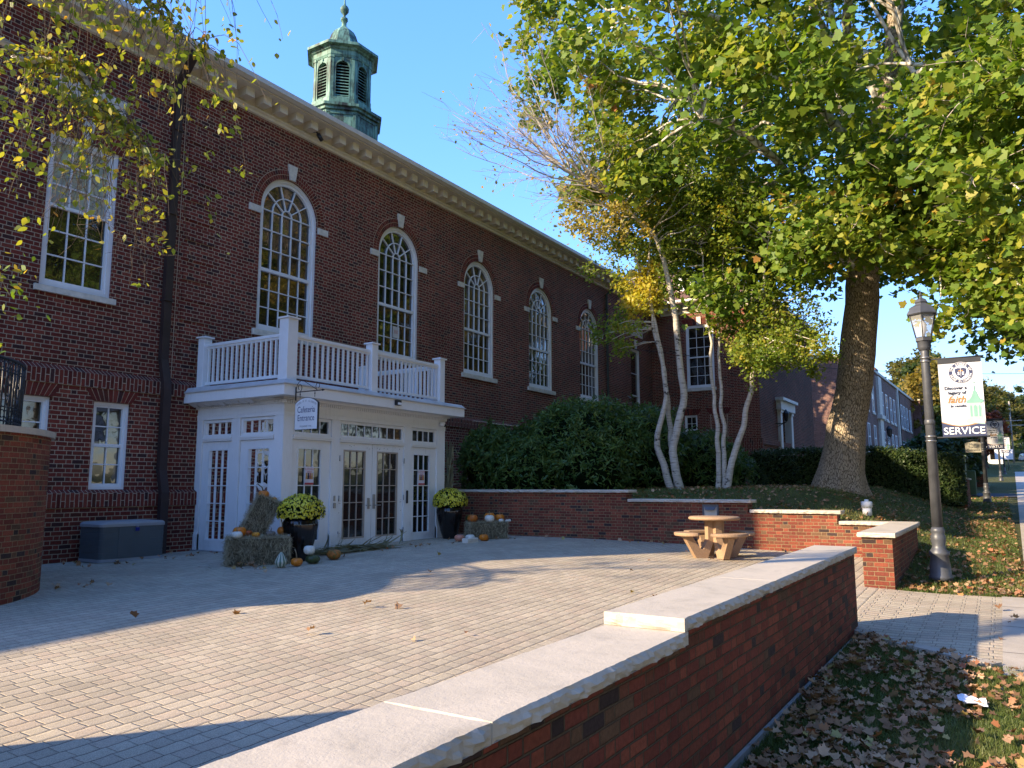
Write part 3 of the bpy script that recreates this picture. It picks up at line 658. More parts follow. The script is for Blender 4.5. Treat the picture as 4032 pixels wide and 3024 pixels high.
for i in range(8):
    a = pi/4*i; t = Vector((-math.sin(a), math.cos(a), 0)); n_ = Vector((math.cos(a), math.sin(a), 0)); half = R8*math.sin(pi/8)
    T8 = lambda u, d, z, t=t, n_=n_: tuple(Vector(cc)+n_*(ap-d)+t*u+Vector((0, 0, z)))
    ho = arch_outline(0, .235, 15.68, 16.82, 12)
    wall_with_holes(lan, T8, (-half, half, 15.6, 17.3), [ho], .12)
    band(lan, T8, arch_outline(0, .285, 15.64, 16.82, 12), ho, -.02, .01)
    bar(lan, T8, -.03, .03, 17.06, 17.2, -.045, .01)
    for s in (-1, 1):
        u = s*(half-.05); bar(lan, T8, u-.055, u+.055, 15.6, 17.22, -.03, .02); bar(lan, T8, u-.065, u+.065, 15.56, 15.82, -.045, .02); bar(lan, T8, u-.07, u+.07, 17.16, 17.26, -.05, .02)
    drk.add([T8(u, .14, z) for u, z in ho], [tuple(range(len(ho)))]); lou = MB(); LOU.append(lou)
    for j in range(11):
        z = 15.72+j*.115; hw_ = .235 if z < 16.8 else math.sqrt(max(.235**2-(z-16.82)**2, .001))
        lou.add([T8(-hw_, .01, z), T8(hw_, .01, z), T8(hw_, .10, z+.07), T8(-hw_, .10, z+.07), T8(-hw_, .01, z+.02), T8(hw_, .01, z+.02), T8(hw_, .10, z+.09), T8(-hw_, .10, z+.09)], [(0, 1, 2, 3), (4, 7, 6, 5), (0, 4, 5, 1)])
ln = lan.build('lantern', m_copper, CU); [q.build('louvre', m_copper, ln) for q in LOU]; drk.build('dark_interior', m_dark, ln)
k = MB(); k.lathe(cc, [(R8+.02, 17.22), (R8+.06, 17.30), (R8+.06, 17.46), (R8+.12, 17.50), (R8+.14, 17.56), (R8+.30, 17.60), (R8+.30, 17.70), (R8+.02, 17.78)], 8, ph=ph8, smooth=False)
k.build('cornice', m_copper, CU)
k = MB(); k.lathe(cc, [(1.0, 17.76), (.80, 17.83), (.70, 17.98), (.62, 18.18), (.56, 18.38), (.49, 18.58), (.39, 18.76), (.26, 18.88), (.15, 18.96), (.14, 19.0)], 8, ph=ph8, smooth=False)
k.build('dome', m_copper, CU)
k = MB(); k.lathe(cc, [(.13, 18.86), (.13, 18.93), (.085, 18.97), (.10, 19.25), (.14, 19.27), (.14, 19.36), (.06, 19.40), (.045, 19.5), (.10, 19.56), (.165, 19.66), (.17, 19.76), (.12, 19.86), (.05, 19.92), (.03, 20.1), (.03, 20.9)], 12)
k.box(cc[0]-.28, cc[0]+.28, cc[1]-.03, cc[1]+.03, 20.5, 20.57); k.build('finial', m_copper, CU)

# ================================================================ RIGHT WING
WG = empty('school_wing', (37, 9.4, 1.6), 'brick wing with tiled hip roof behind the birch trees at right angles to the hall', 'building')
TWx = lambda u, d, z: (37+d, u, z); TWy = lambda u, d, z: (u, 9.4+d, z)
k = MB(); wall_with_holes(k, TWx, (9.4, 14.75, .5, 10.4), [rect_outline(11.5, 12.92, 6.45, 9.62), rect_outline(12.45, 13.1, 3.65, 5.1)], .2)
wall_with_holes(k, TWy, (37, 49.5, .5, 10.4), [rect_outline(40.4, 43.2, 1.6, 5.75)], .5)
k.box(49.3, 49.5, 9.5, 22, .5, 10.4); k.build('wall', m_brick, WG)
k = MB(); k.box(36.93, 37.05, 9.33, 14.7, 3.60, 3.86); k.box(36.95, 49.5, 9.31, 9.45, 3.60, 3.86); k.box(36.9, 37.03, 9.3, 14.7, .5, 3.595); k.build('soldier_course', m_sold, WG)
k = MB(); T2 = lambda u, d, z: (37+d, u, z)
def farch(mb, a, b, z0, z1):
    n = 10
    for i in range(n):
        t0, t1 = (i+.08)/n, (i+.92)/n; f = lambda t, s: a+(b-a)*t+(t-.5)*2*s
        p = [(36.985, f(t0, 0), z0), (36.985, f(t1, 0), z0), (36.985, f(t1, .15), z1), (36.985, f(t0, .15), z1)]
        mb.add(p+[(37.02, q[1], q[2]) for q in p], [(0, 1, 2, 3), (0, 4, 5, 1), (1, 5, 6, 2), (2, 6, 7, 3), (3, 7, 4, 0)])
for q in ((12.4, 13.15, 5.12, 5.4), (10.9, 11.85, 5.12, 5.4), (11.45, 12.97, 9.64, 9.95)): k = MB(); farch(k, *q); k.build('brick_arch', m_archb, WG)
fr = sash_window('window', TWx, 11.5, 12.92, 6.45, 9.62, 3, 3, 3, WG, cas=.09, sill=(.08, .16), zm=8.0)
k = MB(); k.box(36.94, 37.03, 12.1, 12.32, 9.62, 10.02); k.build('keystone', m_stone, fr)
sash_window('window', TWx, 12.45, 13.1, 3.65, 5.1, 2, 2, 2, WG, cas=.05, sill=(.04, .1))
k = MB(); k.box(36.99, 37.01, 10.95, 11.8, 3.9, 5.1); k.build('bricked_up_window', m_brick, WG)
k = MB()
for a in (10.95, 11.76): k.box(36.975, 37.0, a, a+.03, 3.9, 5.1)
k.build('window_outline', m_mortar, WG)
cornice(TWx, 8.9, 14.2, 10.25, WG); cornice(TWy, 36.4, 49.9, 10.25, WG)
k = MB(); z0 = 10.68; k.add([(36.35, 8.75, z0), (50, 8.75, z0), (50, 20, z0+2.8), (44.5, 20, z0+4.2), (41.5, 13.6, 13.7), (36.35, 20, z0), (46, 13.6, 13.7), (46, 22, 13.7), (41.5, 22, 13.7)], [(0, 1, 6, 4), (0, 4, 8, 5), (4, 6, 7, 8), (1, 2, 7, 6)])
k.build('roof', m_tile, WG)
k = MB(); k.box(38.2, 39.6, 12.9, 13.7, 11.4, 12.75); k.box(38.1, 39.7, 12.8, 13.8, 12.75, 12.85); dm = k.build('dormer', m_white, WG)
k = MB()
for i in range(3):
    for j in range(3): k.lathe((38.18, 13.08+i*.22, 11.75+j*.28), [(.07, 0), (.07, .03)], 8)
k.build('lattice', m_dark, dm)
# door surround on the street side
k = MB()
for a in (40.4, 42.8): k.bbox(a, a+.4, 9.24, 9.6, 1.6, 5.35, .02); k.box(a-.05, a+.45, 9.2, 9.6, 5.35, 5.5); k.box(a-.04, a+.44, 9.2, 9.6, 1.55, 1.9)
k.box(40.2, 43.4, 9.15, 9.6, 5.5, 5.95); k.box(40.1, 43.5, 9.0, 9.6, 5.95, 6.1)
k.build('door_surround', m_white, WG); k = MB(); k.box(40.8, 42.8, 9.7, 9.75, 1.6, 5.5); k.build('door', m_dark, WG)

# ================================================================ ENTRANCE PORTICO
PX, PY, PR_ = 10.46, 11.9, 15.72
P = empty('entrance_portico', (13.1, 13.2, .3), 'white glazed wooden entrance porch with flat roof and double doors', 'porch')
TF = lambda u, d, z: (u, PY+d, z); TL = lambda u, d, z: (PX+d, u, z)
TR = lambda u, d, z: (PR_-d, u, z)
k = MB()
# solid body behind the joinery: header frieze, corner posts, pilasters, kick plates
for T, spans in ((TF, [(10.46, 10.71), (11.78, 12.01), (14.14, 14.40), (15.40, 15.72)]), (TL, [(12.062, 12.16), (13.20, 13.44), (14.42, 14.76)])):
    for a, b in spans:
        k = MB(); bar(k, T, a, b, .1, 3.02, 0, .16)
        bar(k, T, a-.0, b+.0, .1, .62, -.025, .1); bar(k, T, a+.01, b-.01, .62, .66, -.015, .1); k.build('pilaster', m_port, P)
k = MB(); bar(k, TR, 12.062, 14.76, .1, 3.4, 0.002, .16); k.build('side_wall', m_port, P)
k = MB()
for T, a, b in ((TF, 10.455, 15.725), (TL, 11.895, 14.76), (TR, 11.895, 14.76)):
    bar(k, T, a, b, 3.02, 3.12, -.012, .2); bar(k, T, a, b, 3.12, 3.26, -.004, .2); bar(k, T, a-.0, b, 3.105, 3.125, -.022, .0)
    u0, u1 = (a-.05, b+.05) if T is TF else (a-.05, b)
    bar(k, T, u0, u1, 3.33, 3.35, -.06, .2)
    for j, (z0, z1, o) in enumerate(((3.255, 3.335, .025), (3.335, 3.37, .09), (3.36, 3.395, .16), (3.39, 3.42, .24))):
        bar(k, T, (a-o) , (b+o) if T is TF else b, z0, z1, -o, .2)
k.build('frieze', m_port, P)
k = MB()
u = 10.45
while u < 15.73: bar(k, TF, u, u+.032, 3.265, 3.325, -.055, -.02); u += .061
u = 11.9
while u < 14.7: bar(k, TL, u, u+.032, 3.265, 3.325, -.055, -.02); u += .061
k.build('dentil_band', m_port, P)
k = MB(); k.box(10.10, 16.02, 11.51, 14.6, 3.37, 3.575); k.build('fascia', m_port, P)
k = MB(); k.box(10.07, 16.06, 11.48, 14.6, 3.577, 3.60)
k.add([(10.09, 11.50, 3.60), (16.04, 11.50, 3.60), (16.04, 14.74, 3.60), (10.09, 14.74, 3.60), (10.16, 11.57, 3.68), (15.97, 11.57, 3.68), (15.97, 14.74, 3.70), (10.16, 14.74, 3.70)], [(4, 5, 6, 7), (0, 1, 5, 4), (1, 2, 6, 5), (3, 0, 4, 7)])
k.build('roof', plain('grey_painted_roof_edge', (.50, .49, .48), .5, .3, nscale=3, amt=.2), P)
# sagging, broken soffit boards on the left side
k = MB()
for i in range(9):
    y = 12.6+i*.22; d = .02+.05*random.random()
    k.add([(10.17, y, 3.375), (10.33, y+.01, 3.30-d*.3), (10.33, y+.2, 3.31-d*.2), (10.17, y+.21, 3.372)], [(0, 1, 2, 3)])
k.build('soffit_board', m_port, P)
# transoms and doors
def lites(T, a, b, z0, z1, nc, nr, frame_mat, parent, name, cas=.04, mw=.016, proud=.012, rec=.055, gm=None):
    k = MB(); band(k, T, rect_outline(a, b, z0, z1), rect_outline(a+cas, b-cas, z0+cas, z1-cas), -proud+.04, rec+.05)
    A, B_, C_, D_ = a+cas, b-cas, z0+cas, z1-cas
    for i in range(1, nc): x = A+(B_-A)*i/nc; bar(k, T, x-mw/2, x+mw/2, C_, D_, .045, .08)
    for i in range(1, nr): z = C_+(D_-C_)*i/nr; bar(k, T, A, B_, z-mw/2, z+mw/2, .043, .078)
    fr = k.build(name, frame_mat, parent)
    k = MB(); k.add([T(u, .068, z) for u, z in rect_outline(A-.01, B_+.01, C_-.01, D_+.01)], [(0, 1, 2, 3)]); k.build('pane', gm or m_glass_door, fr)
    return fr
def transom(T, a, b, n):
    k = MB(); bar(k, T, a, b, 2.56, 2.60, -.005, .12); bar(k, T, a, b, 2.60, 2.64, -.02, .12)
    k.build('transom_rail', m_port, P); lites(T, a, b, 2.645, 3.015, n, 1, m_port, P, 'transom_window', cas=.06, gm=m_glass if n == 8 else m_glass_door)
def door_leaf(T, a, b, la, lb, fm, name='door', z0=.30, l0=.50, l1=2.40):
    k = MB(); Z1 = 2.555
    bar(k, T, a, la+.005, z0, Z1, .035, .09); bar(k, T, lb-.005, b, z0, Z1, .035, .09); bar(k, T, la, lb, z0, l0+.005, .035, .09); bar(k, T, la, lb, l1-.005, Z1, .035, .09)
    d = k.build(name, m_port, P); lites(T, la, lb, l0, l1, 3, 5, fm, d, 'door_light', cas=.032, mw=.018); return d
transom(TF, 10.72, 11.77, 4); transom(TF, 12.01, 14.14, 8); transom(TF, 14.41, 15.39, 4); transom(TL, 12.17, 13.19, 4); transom(TL, 13.45, 14.41, 4)
door_leaf(TF, 10.715, 11.775, 10.87, 11.54, m_white, 'side_door'); door_leaf(TF, 14.405, 15.395, 14.50, 15.17, m_white, 'side_door')
door_leaf(TL, 12.17, 13.19, 12.30, 12.97, m_white, 'side_door'); door_leaf(TL, 13.45, 14.41, 13.56, 14.22, m_white, 'side_door')
d1 = door_leaf(TF, 12.015, 13.07, 12.17, 12.86, m_beige, 'entrance_door'); d2 = door_leaf(TF, 13.085, 14.135, 13.23, 13.95, m_beige, 'entrance_door')
for d, x, s in ((d1, 12.965, -1), (d2, 13.14, 1)):
    k = MB(); k.bbox(x-.035, x+.035, PY+.005, PY+.035, 1.12, 1.36 if s < 0 else 1.44, .006); k.tube([(x, PY+.01, 1.2), (x, PY-.05, 1.2), (x+.15*s, PY-.055, 1.2)], .011, 8); k.lathe((x, PY, 1.31), [(.012, 0), (.012, .03)], 8); k.build('handle', m_steel, d)
for d, x in ((d1, 12.02), (d2, 14.13)):
    k = MB()
    for z in (.55, 1.3, 2.15): k.tube([(x, PY-.01, z), (x, PY-.01, z+.12)], .012, 8)
    k.build('hinge', m_steel, d)
k = MB()
for i in range(26):
    x = random.choice([12.07, 12.1, 14.05, 14.08]) if i < 12 else 12.1+2*random.random(); z = random.choice([.62, 1.25, 1.3, 1.05]) if i < 12 else 2.43+.07*random.random(); k.box(x, x+.012, PY+.032, PY+.036, z, z+.012)
k.build('screw_hole', m_dark, P)
k = MB(); k.box(10.4, 15.8, 11.82, 12.05, .1, .30); k.box(10.38, 10.6, 11.9, 14.7, .1, .30); k.build('threshold', m_curb, P)
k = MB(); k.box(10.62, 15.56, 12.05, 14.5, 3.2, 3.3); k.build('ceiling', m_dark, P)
# things mounted on the porch
k = MB(); k.bbox(11.86, 11.92, PY-.04, PY-.004, 1.16, 1.27, .006); k.bbox(11.865, 11.915, PY-.02, PY-.004, 1.31, 1.42, .003); tag(k.build('door_bell', m_steel), 'small silver doorbell on white pilaster left of double doors', 'doorbell')
k = MB(); k.bbox(14.22, 14.27, PY-.04, PY-.004, 1.22, 1.52, .008); tag(k.build('card_reader', m_iron), 'slim black card reader on pilaster right of double doors', 'card reader')
def poster(x, z, w_, h_, lab):
    rt_ = empty('poster', (x, PY, z), lab, 'poster', 'clothing drive posters')
    k = MB(); k.box(x-w_/2, x+w_/2, PY+.028, PY+.034, z-h_/2, z+h_/2); k.build('sheet', plain('poster_paper', (.72, .66, .72), .6), rt_)
    k = MB(); k.box(x-w_/2+.005, x+w_/2-.005, PY+.024, PY+.029, z-h_/2+.005, z-h_/2+.045); k.build('red_strip', m_red, rt_)
    text_obj('CLOTHING', (x, PY+.0265, z+h_/2-.07), .052, m_red, rt_); text_obj('DRIVE', (x, PY+.0265, z+h_/2-.125), .052, m_red, rt_)
    for i, m in enumerate((m_yel, m_navy, m_red2, m_yel)):
        k = MB(); cx_ = x-w_*.30+i*w_*.2
        for (dx, dz, r) in ((0, .035, .022), (0, -.01, .026), (.012, -.05, .018), (-.012, -.05, .018)): k.add([(cx_+dx+r*math.cos(t*pi/4), PY+.0255-.0002*i, z-.0+dz+r*1.15*math.sin(t*pi/4)) for t in range(8)], [tuple(range(8))])
        k.build('printed_clothes', m, rt_)
m_red = plain('red_ink', (.45, .06, .07), .6); m_red2 = plain('orange_ink', (.45, .13, .09), .6); m_navy = plain('navy_ink', (.010, .016, .06), .5); m_yel = plain('yellow_ink', (.55, .33, .10), .6)
m_inkblue = plain('blue_lettering', (.03, .05, .14), .5); m_grey = plain('grey_lettering', (.12, .13, .16), .5); m_whitef = plain('white_lettering', (.82, .82, .82), .5)
def text_mesh(body, size, bold=0.0, shear=0.0, sx=1.0, align='CENTER'):
    cu = bpy.data.curves.new('t', 'FONT'); cu.body = body; cu.size = size; cu.align_x = align; cu.offset = bold; cu.shear = shear; cu.resolution_u = 3
    ob = bpy.data.objects.new('t', cu); col.objects.link(ob); dg = bpy.context.evaluated_depsgraph_get(); me = bpy.data.meshes.new_from_object(ob.evaluated_get(dg))
    bpy.data.objects.remove(ob); co = [(v.co.x*sx, v.co.y) for v in me.vertices]; fs = [tuple(p.vertices) for p in me.polygons]; bpy.data.meshes.remove(me); return co, fs
def text_obj(body, loc, size, mat, parent, axis='x', bold=0.0, shear=0.0, sx=1.0, flip=1, name='lettering', align='CENTER'):
    co, fs = text_mesh(body, size, bold, shear, sx, align); k = MB()
    if axis == 'x': k.add([(loc[0]+a*flip, loc[1], loc[2]+b) for a, b in co], fs)
    else: k.add([(loc[0], loc[1]+a*flip, loc[2]+b) for a, b in co], fs)
    return k.build(name, mat, parent)
def text_arc(body, c, r, size, mat, parent, a0, a1, axis='x', flip=1, inside=False, bold=0.0, off=0.0, name='lettering'):
    k = MB(); n = len(body)
    for i, ch in enumerate(body):
        if ch == ' ': continue
        t = a0+(a1-a0)*i/(n-1); co, fs = text_mesh(ch, size, bold)
        rot = t-pi/2 if not inside else t+pi/2
        vs_ = []
        for a, b in co:
            bb = b-(size*.35); x_ = r*math.cos(t)+a*math.cos(rot)-bb*math.sin(rot); z_ = r*math.sin(t)+a*math.sin(rot)+bb*math.cos(rot)
            vs_.append((c[0]+x_*flip, c[1], c[2]+z_) if axis == 'x' else (c[0], c[1]+x_*flip, c[2]+z_))
        k.add(vs_, fs)
    return k.build(name, mat, parent)
poster(11.205, 1.83, .24, .37, 'clothing drive poster on glass of door behind left flower pot'); poster(14.835, 1.83, .24, .37, 'clothing drive poster on glass of door behind right flower pot')
# sign saying 300 inside the second arched window
k = MB(); k.box(17.06, 17.36, 14.88, 14.885, 5.98, 6.32); s3 = k.build('paper_sign', plain('off_white_paper', (.62, .58, .52), .8)); tag(s3, 'white paper sign reading 300 in second arched window', 'sign')
text_obj('300', (17.21, 14.877, 6.11), .15, m_red2, s3)

# balustrade
BA = empty('balcony_balustrade', (12.9, 13.2, 3.68), 'white wooden balustrade around flat roof of entrance porch', 'balustrade')
def post(x, y, zt, wd=.2, zb=3.66):
    k = MB(); k.bbox(x-wd/2, x+wd/2, y-wd/2, y+wd/2, zb, zt-.03, .006); p = k.build('post', m_white, BA)
    k = MB(); h = wd/2+.035; k.box(x-h, x+h, y-h, y+h, zt-.03, zt); k.add([(x-h+.01, y-h+.01, zt), (x+h-.01, y-h+.01, zt), (x+h-.01, y+h-.01, zt), (x-h+.01, y+h-.01, zt), (x, y, zt+.04)], [(0, 1, 4), (1, 2, 4), (2, 3, 4), (3, 0, 4)]); k.build('cap', m_white, p)
yB = 11.85
post(10.42, 14.42, 4.83); post(10.46, yB, 4.97, .26); post(12.90, yB, 4.83); post(15.40, yB, 4.83); post(15.40, 14.42, 4.83)
def railing(a, b, n):
    a, b = Vector(a), Vector(b); d = (b-a).normalized(); nn = Vector((-d.y, d.x, 0))
    def rb(z0, z1, wd):
        k = MB(); q = [a+nn*wd/2, a-nn*wd/2, b-nn*wd/2, b+nn*wd/2]
        k.add([(p.x, p.y, z) for z in (z0, z1) for p in q], [(3, 2, 1, 0), (4, 5, 6, 7), (0, 1, 5, 4), (1, 2, 6, 5), (2, 3, 7, 6), (3, 0, 4, 7)]); return k
    rb(4.60, 4.66, .10).build('top_rail', m_white, BA); rb(4.555, 4.60, .05).build('top_rail', m_white, BA); rb(3.77, 3.83, .06).build('bottom_rail', m_white, BA)
    for i in range(n):
        p = a+(b-a)*((i+.5)/n); k = MB(); q = [p+d*.02+nn*.02, p-d*.02+nn*.02, p-d*.02-nn*.02, p+d*.02-nn*.02]
        k.add([(v.x, v.y, z) for z in (3.83, 4.56) for v in q], [(0, 1, 5, 4), (1, 2, 6, 5), (2, 3, 7, 6), (3, 0, 4, 7)]); k.build('baluster', m_white, BA)
railing((10.46, yB+.12, 0), (10.42, 14.33, 0), 16); railing((10.58, yB, 0), (12.81, yB, 0), 15); railing((12.99, yB, 0), (15.31, yB, 0), 16); railing((15.40, yB+.1, 0), (15.40, 14.33, 0), 16)

# hanging sign: bracket stands on the porch fascia, perpendicular arm runs outward
SG = empty('hanging_sign', (10.8, 11.5, 3.5), 'white Cafeteria Entrance sign hanging from black scroll bracket at porch corner', 'sign')
k = MB(); bx, by = 10.38, 11.49   # wall plate on the front fascia
# sign hangs from an arm that runs out towards the paved terrace and to the right
dirv = Vector((0, -1, 0)); a0 = Vector((bx, by, 3.43))
k.tube([a0+Vector((0, 0, -.16)), a0+Vector((0, 0, .10))], .014, 6); k.tube([a0, a0+dirv*.72], .010, 6); k.tube([a0+dirv*.72, a0+dirv*.78], [.022, .002], 6)
pts = [a0+dirv*(.16-.15*math.cos(t))+Vector((0, 0, .05+.17*math.sin(t))) for t in np.linspace(-.3, pi*.6, 12)]; k.tube(pts+[a0+dirv*.6], .006, 5)
for (o_, sgn) in ((.10, 1), (.60, -1)):
    pts = [a0+dirv*(o_+sgn*(.06*math.cos(t)*(1-t/9)))+Vector((0, 0, .085+.07*math.sin(t)*(1-t/9))) for t in np.linspace(-pi/2, pi*1.4, 16)]; k.tube(pts, .006, 5)
k.build('bracket', m_iron, SG)
k = MB()
for o_ in (.12, .52): k.tube([a0+dirv*o_, a0+dirv*o_+Vector((0, 0, -.12))], .006, 6); k.lathe(tuple(a0+dirv*o_+Vector((0, 0, -.07))), [(.004, 0), (.014, .02), (.004, .04)], 6)
k.build('hook', m_iron, SG)
def S_(u, d, z): p = a0+dirv*u+Vector((dirv.y, -dirv.x, 0))*d; return (p.x, p.y, z)
def sign_outline(w0, w1, zb, zs, rise, n=12):
    return [(w0, zb), (w1, zb), (w1, zs)]+[(w1+(w0-w1)*i/n, zs+rise*math.sin(pi*i/n)**.8) for i in range(1, n)]+[(w0, zs)]
so = sign_outline(.01, .63, 2.69, 3.20, .11); k = MB(); n = len(so)
k.add([S_(u, -.02, z) for u, z in so]+[S_(u, .02, z) for u, z in so], [tuple(range(n)), tuple(range(2*n-1, n-1, -1))]+[(i, n+i, n+(i+1) % n, (i+1) % n) for i in range(n)]); k.build('board_edge', m_iron, SG)
k = MB(); si = [(.32+(u-.32)*.975, 2.99+(z-2.99)*.975) for u, z in so]; k.add([S_(u, .022, z) for u, z in si], [tuple(range(n))]); k.add([S_(u, -.022, z) for u, z in si], [tuple(range(n))]); k.build('board', m_white, SG)
def sign_text(body, z, size, mat, sx=1.0, arc=None):
    k = MB()
    for d, fl in ((.0245, 1), (-.0245, -1)):
        if arc is None:
            co, fs = text_mesh(body, size, 0.0, 0, sx); k.add([S_(.32+a*fl, d, z+b) for a, b in co], fs)
        else:
            for i, ch in enumerate(body):
                if ch == ' ': continue
                t = (i/(len(body)-1)-.5); co, fs = text_mesh(ch, size, 0, 0, .8); th = -t*.95
                k.add([S_(.32+fl*(t*.50+a*math.cos(th)-b*math.sin(th)), d, z-.28*t*t+a*math.sin(th)+b*math.cos(th)) for a, b in co], fs)
    k.build('lettering', mat, SG)
sign_text('Cafeteria', 3.02, .17, m_inkblue, .76); sign_text('Entrance', 2.86, .17, m_inkblue, .76); sign_text('FOUNDED 1916', 2.74, .045, m_grey, 1.0); sign_text('SCHOOL OF ST. ELIZABETH', 3.225, .050, m_grey, arc=1)
# little lamp and camera
k = MB(); k.bbox(13.30, 13.46, 11.42, 11.507, 3.44, 3.56, .01); sl = k.build('security_light', m_iron); tag(sl, 'small black flood light on white fascia above double doors', 'light'); k = MB(); k.bbox(13.32, 13.44, 11.405, 11.43, 3.45, 3.50, .005); k.build('lens', m_whitef, sl)
sc_ = empty('security_camera', (15.5, 11.8, 3.18), 'white dome security camera at top right corner of porch', 'camera')
k = MB(); k.lathe((15.5, 11.82, 3.12), [(.03, .10), (.06, .09), (.07, .05), (.065, .01), (.04, -.01)], 16); k.build('housing', m_white, sc_); k = MB()
k.lathe((15.545, 11.765, 3.135), [(.005, .035), (.03, .028), (.036, 0), (.03, -.028), (.005, -.035)], 12); k.build('lens', m_iron, sc_)
sc_ = empty('security_camera', (13.45, 14.5, 10.85), 'small black camera mounted high on cream cornice below cupola', 'camera')
k = MB(); k.tube([(13.45, 14.62, 10.85), (13.45, 14.52, 10.84)], .05, 8); k.tube([(13.45, 14.5, 10.84), (13.52, 14.44, 10.70)], .025, 8); k.build('bracket', m_iron, sc_); k = MB(); k.tube([(13.5, 14.46, 10.75), (13.56, 14.38, 10.58)], .055, 10); k.build('housing', m_iron, sc_)

# ================================================================ LOW WALLS
def coping(x0, x1, y0, y1, zt, th=.07, parent=None, seed=0):
    rg = random.Random(seed); k = MB(); st = .035
    def edge(pts, nx_, ny_):
        n = len(pts); rows = 4; g = []
        for r in range(rows+1):
            z = zt-th*r/rows; row = []
            for i_, (x, y) in enumerate(pts):
                fd = min(1, min(i_, n-1-i_)/2)
                o = fd*(noise.noise(Vector((x*18+seed, y*18, z*30)))*.020+.007*math.sin(pi*r/rows)+noise.noise(Vector((x*60, y*60+seed, z*60)))*.008)
                if r == 0: o = fd*(-.007+noise.noise(Vector((x*30, y*30, seed)))*.006)
                row.append((x+nx_*o, y+ny_*o, z))
            g.append(row)
        vs = [p for row in g for p in row]
        k.add(vs, [(r*n+i, r*n+i+1, (r+1)*n+i+1, (r+1)*n+i) for r in range(rows) for i in range(n-1)])
        return g[0]
    nx = max(2, int((x1-x0)/st)); ny = max(2, int((y1-y0)/st))
    e1 = edge([(x, y0) for x in lin(x0, x1, nx)], 0, -1); e2 = edge([(x1, y) for y in lin(y0, y1, ny)], 1, 0); e3 = edge([(x, y1) for x in lin(x1, x0, nx)], 0, 1); e4 = edge([(x0, y) for y in lin(y1, y0, ny)], -1, 0)
    top = e1[:-1]+e2[:-1]+e3[:-1]+e4[:-1]; k.add(top, [tuple(range(len(top)))])
    k.add([(x0, y0, zt-th), (x1, y0, zt-th), (x1, y1, zt-th), (x0, y1, zt-th)], [(0, 1, 2, 3)])
    return k.build('coping', m_coping, parent)
NW = empty('low_brick_wall', (5, 1.67, 0), 'low red brick wall with stepped limestone top along near edge of terrace', 'wall')
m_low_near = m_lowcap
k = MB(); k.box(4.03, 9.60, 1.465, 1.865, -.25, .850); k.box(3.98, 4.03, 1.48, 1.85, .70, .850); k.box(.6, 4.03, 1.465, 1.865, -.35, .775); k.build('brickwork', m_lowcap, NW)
k = MB(); k.box(.6, 9.62, 1.44, 1.89, -.3, -.005); k.build('footing', m_curb, NW)
coping(7.764, 9.66, 1.44, 1.90, .920, .068, NW, 1); coping(5.9, 7.755, 1.44, 1.90, .919, .068, NW, 2); coping(3.97, 5.895, 1.44, 1.90, .920, .068, NW, 3)
coping(2.17, 4.02, 1.44, 1.90, .850, .068, NW, 4); coping(.5, 2.165, 1.44, 1.90, .849, .068, NW, 5)
RW = empty('stepped_retaining_wall', (16.95, 8, .3), 'long stepped red brick retaining wall behind stone picnic table', 'wall')
k = MB(); tops = [(1.42, 2.84, .845), (2.84, 4.62, 1.05), (4.62, 7.42, 1.255), (7.42, 14.55, 1.465)]
for a, b, z in tops: k.box(16.80, 17.18, a if a > 1.42 else 1.45, b, 0, z)
k.build('brickwork', m_low, RW)
coping(16.74, 17.24, 1.40, 2.80, .91, .066, RW, 6)
for i, (a, b, z) in enumerate([(2.76, 3.9, 1.115), (3.905, 4.56, 1.115), (4.54, 5.95, 1.32), (5.955, 7.36, 1.32), (7.34, 9.2, 1.53), (9.205, 11.0, 1.53), (11.005, 12.8, 1.53), (12.805, 14.55, 1.53)]): coping(16.74, 17.24, a, b, z, .066, RW, 7+i)
PW = empty('brick_return_wall', (15, 1.65, .1), 'short red brick wall end with limestone top beside lamp post', 'wall')
k = MB(); k.box(12.90, 16.795, 1.43, 1.85, -.1, .845); k.build('brickwork', m_low, PW)
coping(12.84, 14.9, 1.38, 1.90, .91, .066, PW, 31); coping(14.905, 16.735, 1.38, 1.90, .91, .066, PW, 32)
# recessed wall light
WL = empty('wall_light', (16.75, 5.4, 1.07), 'square bronze wall light set into retaining wall behind picnic table', 'wall light')
k = MB(); Tt = lambda u, d, z: (16.80+d, u, z); band(k, Tt, rect_outline(5.24, 5.60, .93, 1.21), rect_outline(5.28, 5.56, .97, 1.17), -.03, .02); k.add([(16.77, 5.28, 1.17), (16.77, 5.56, 1.17), (16.72, 5.52, 1.09), (16.72, 5.32, 1.09)], [(0, 1, 2, 3)]); k.build('frame', m_lampmetal, WL)
k = MB(); k.box(16.785, 16.79, 5.28, 5.56, .97, 1.17); k.build('lens', plain('frosted_lens', (.5, .48, .42), .3), WL)

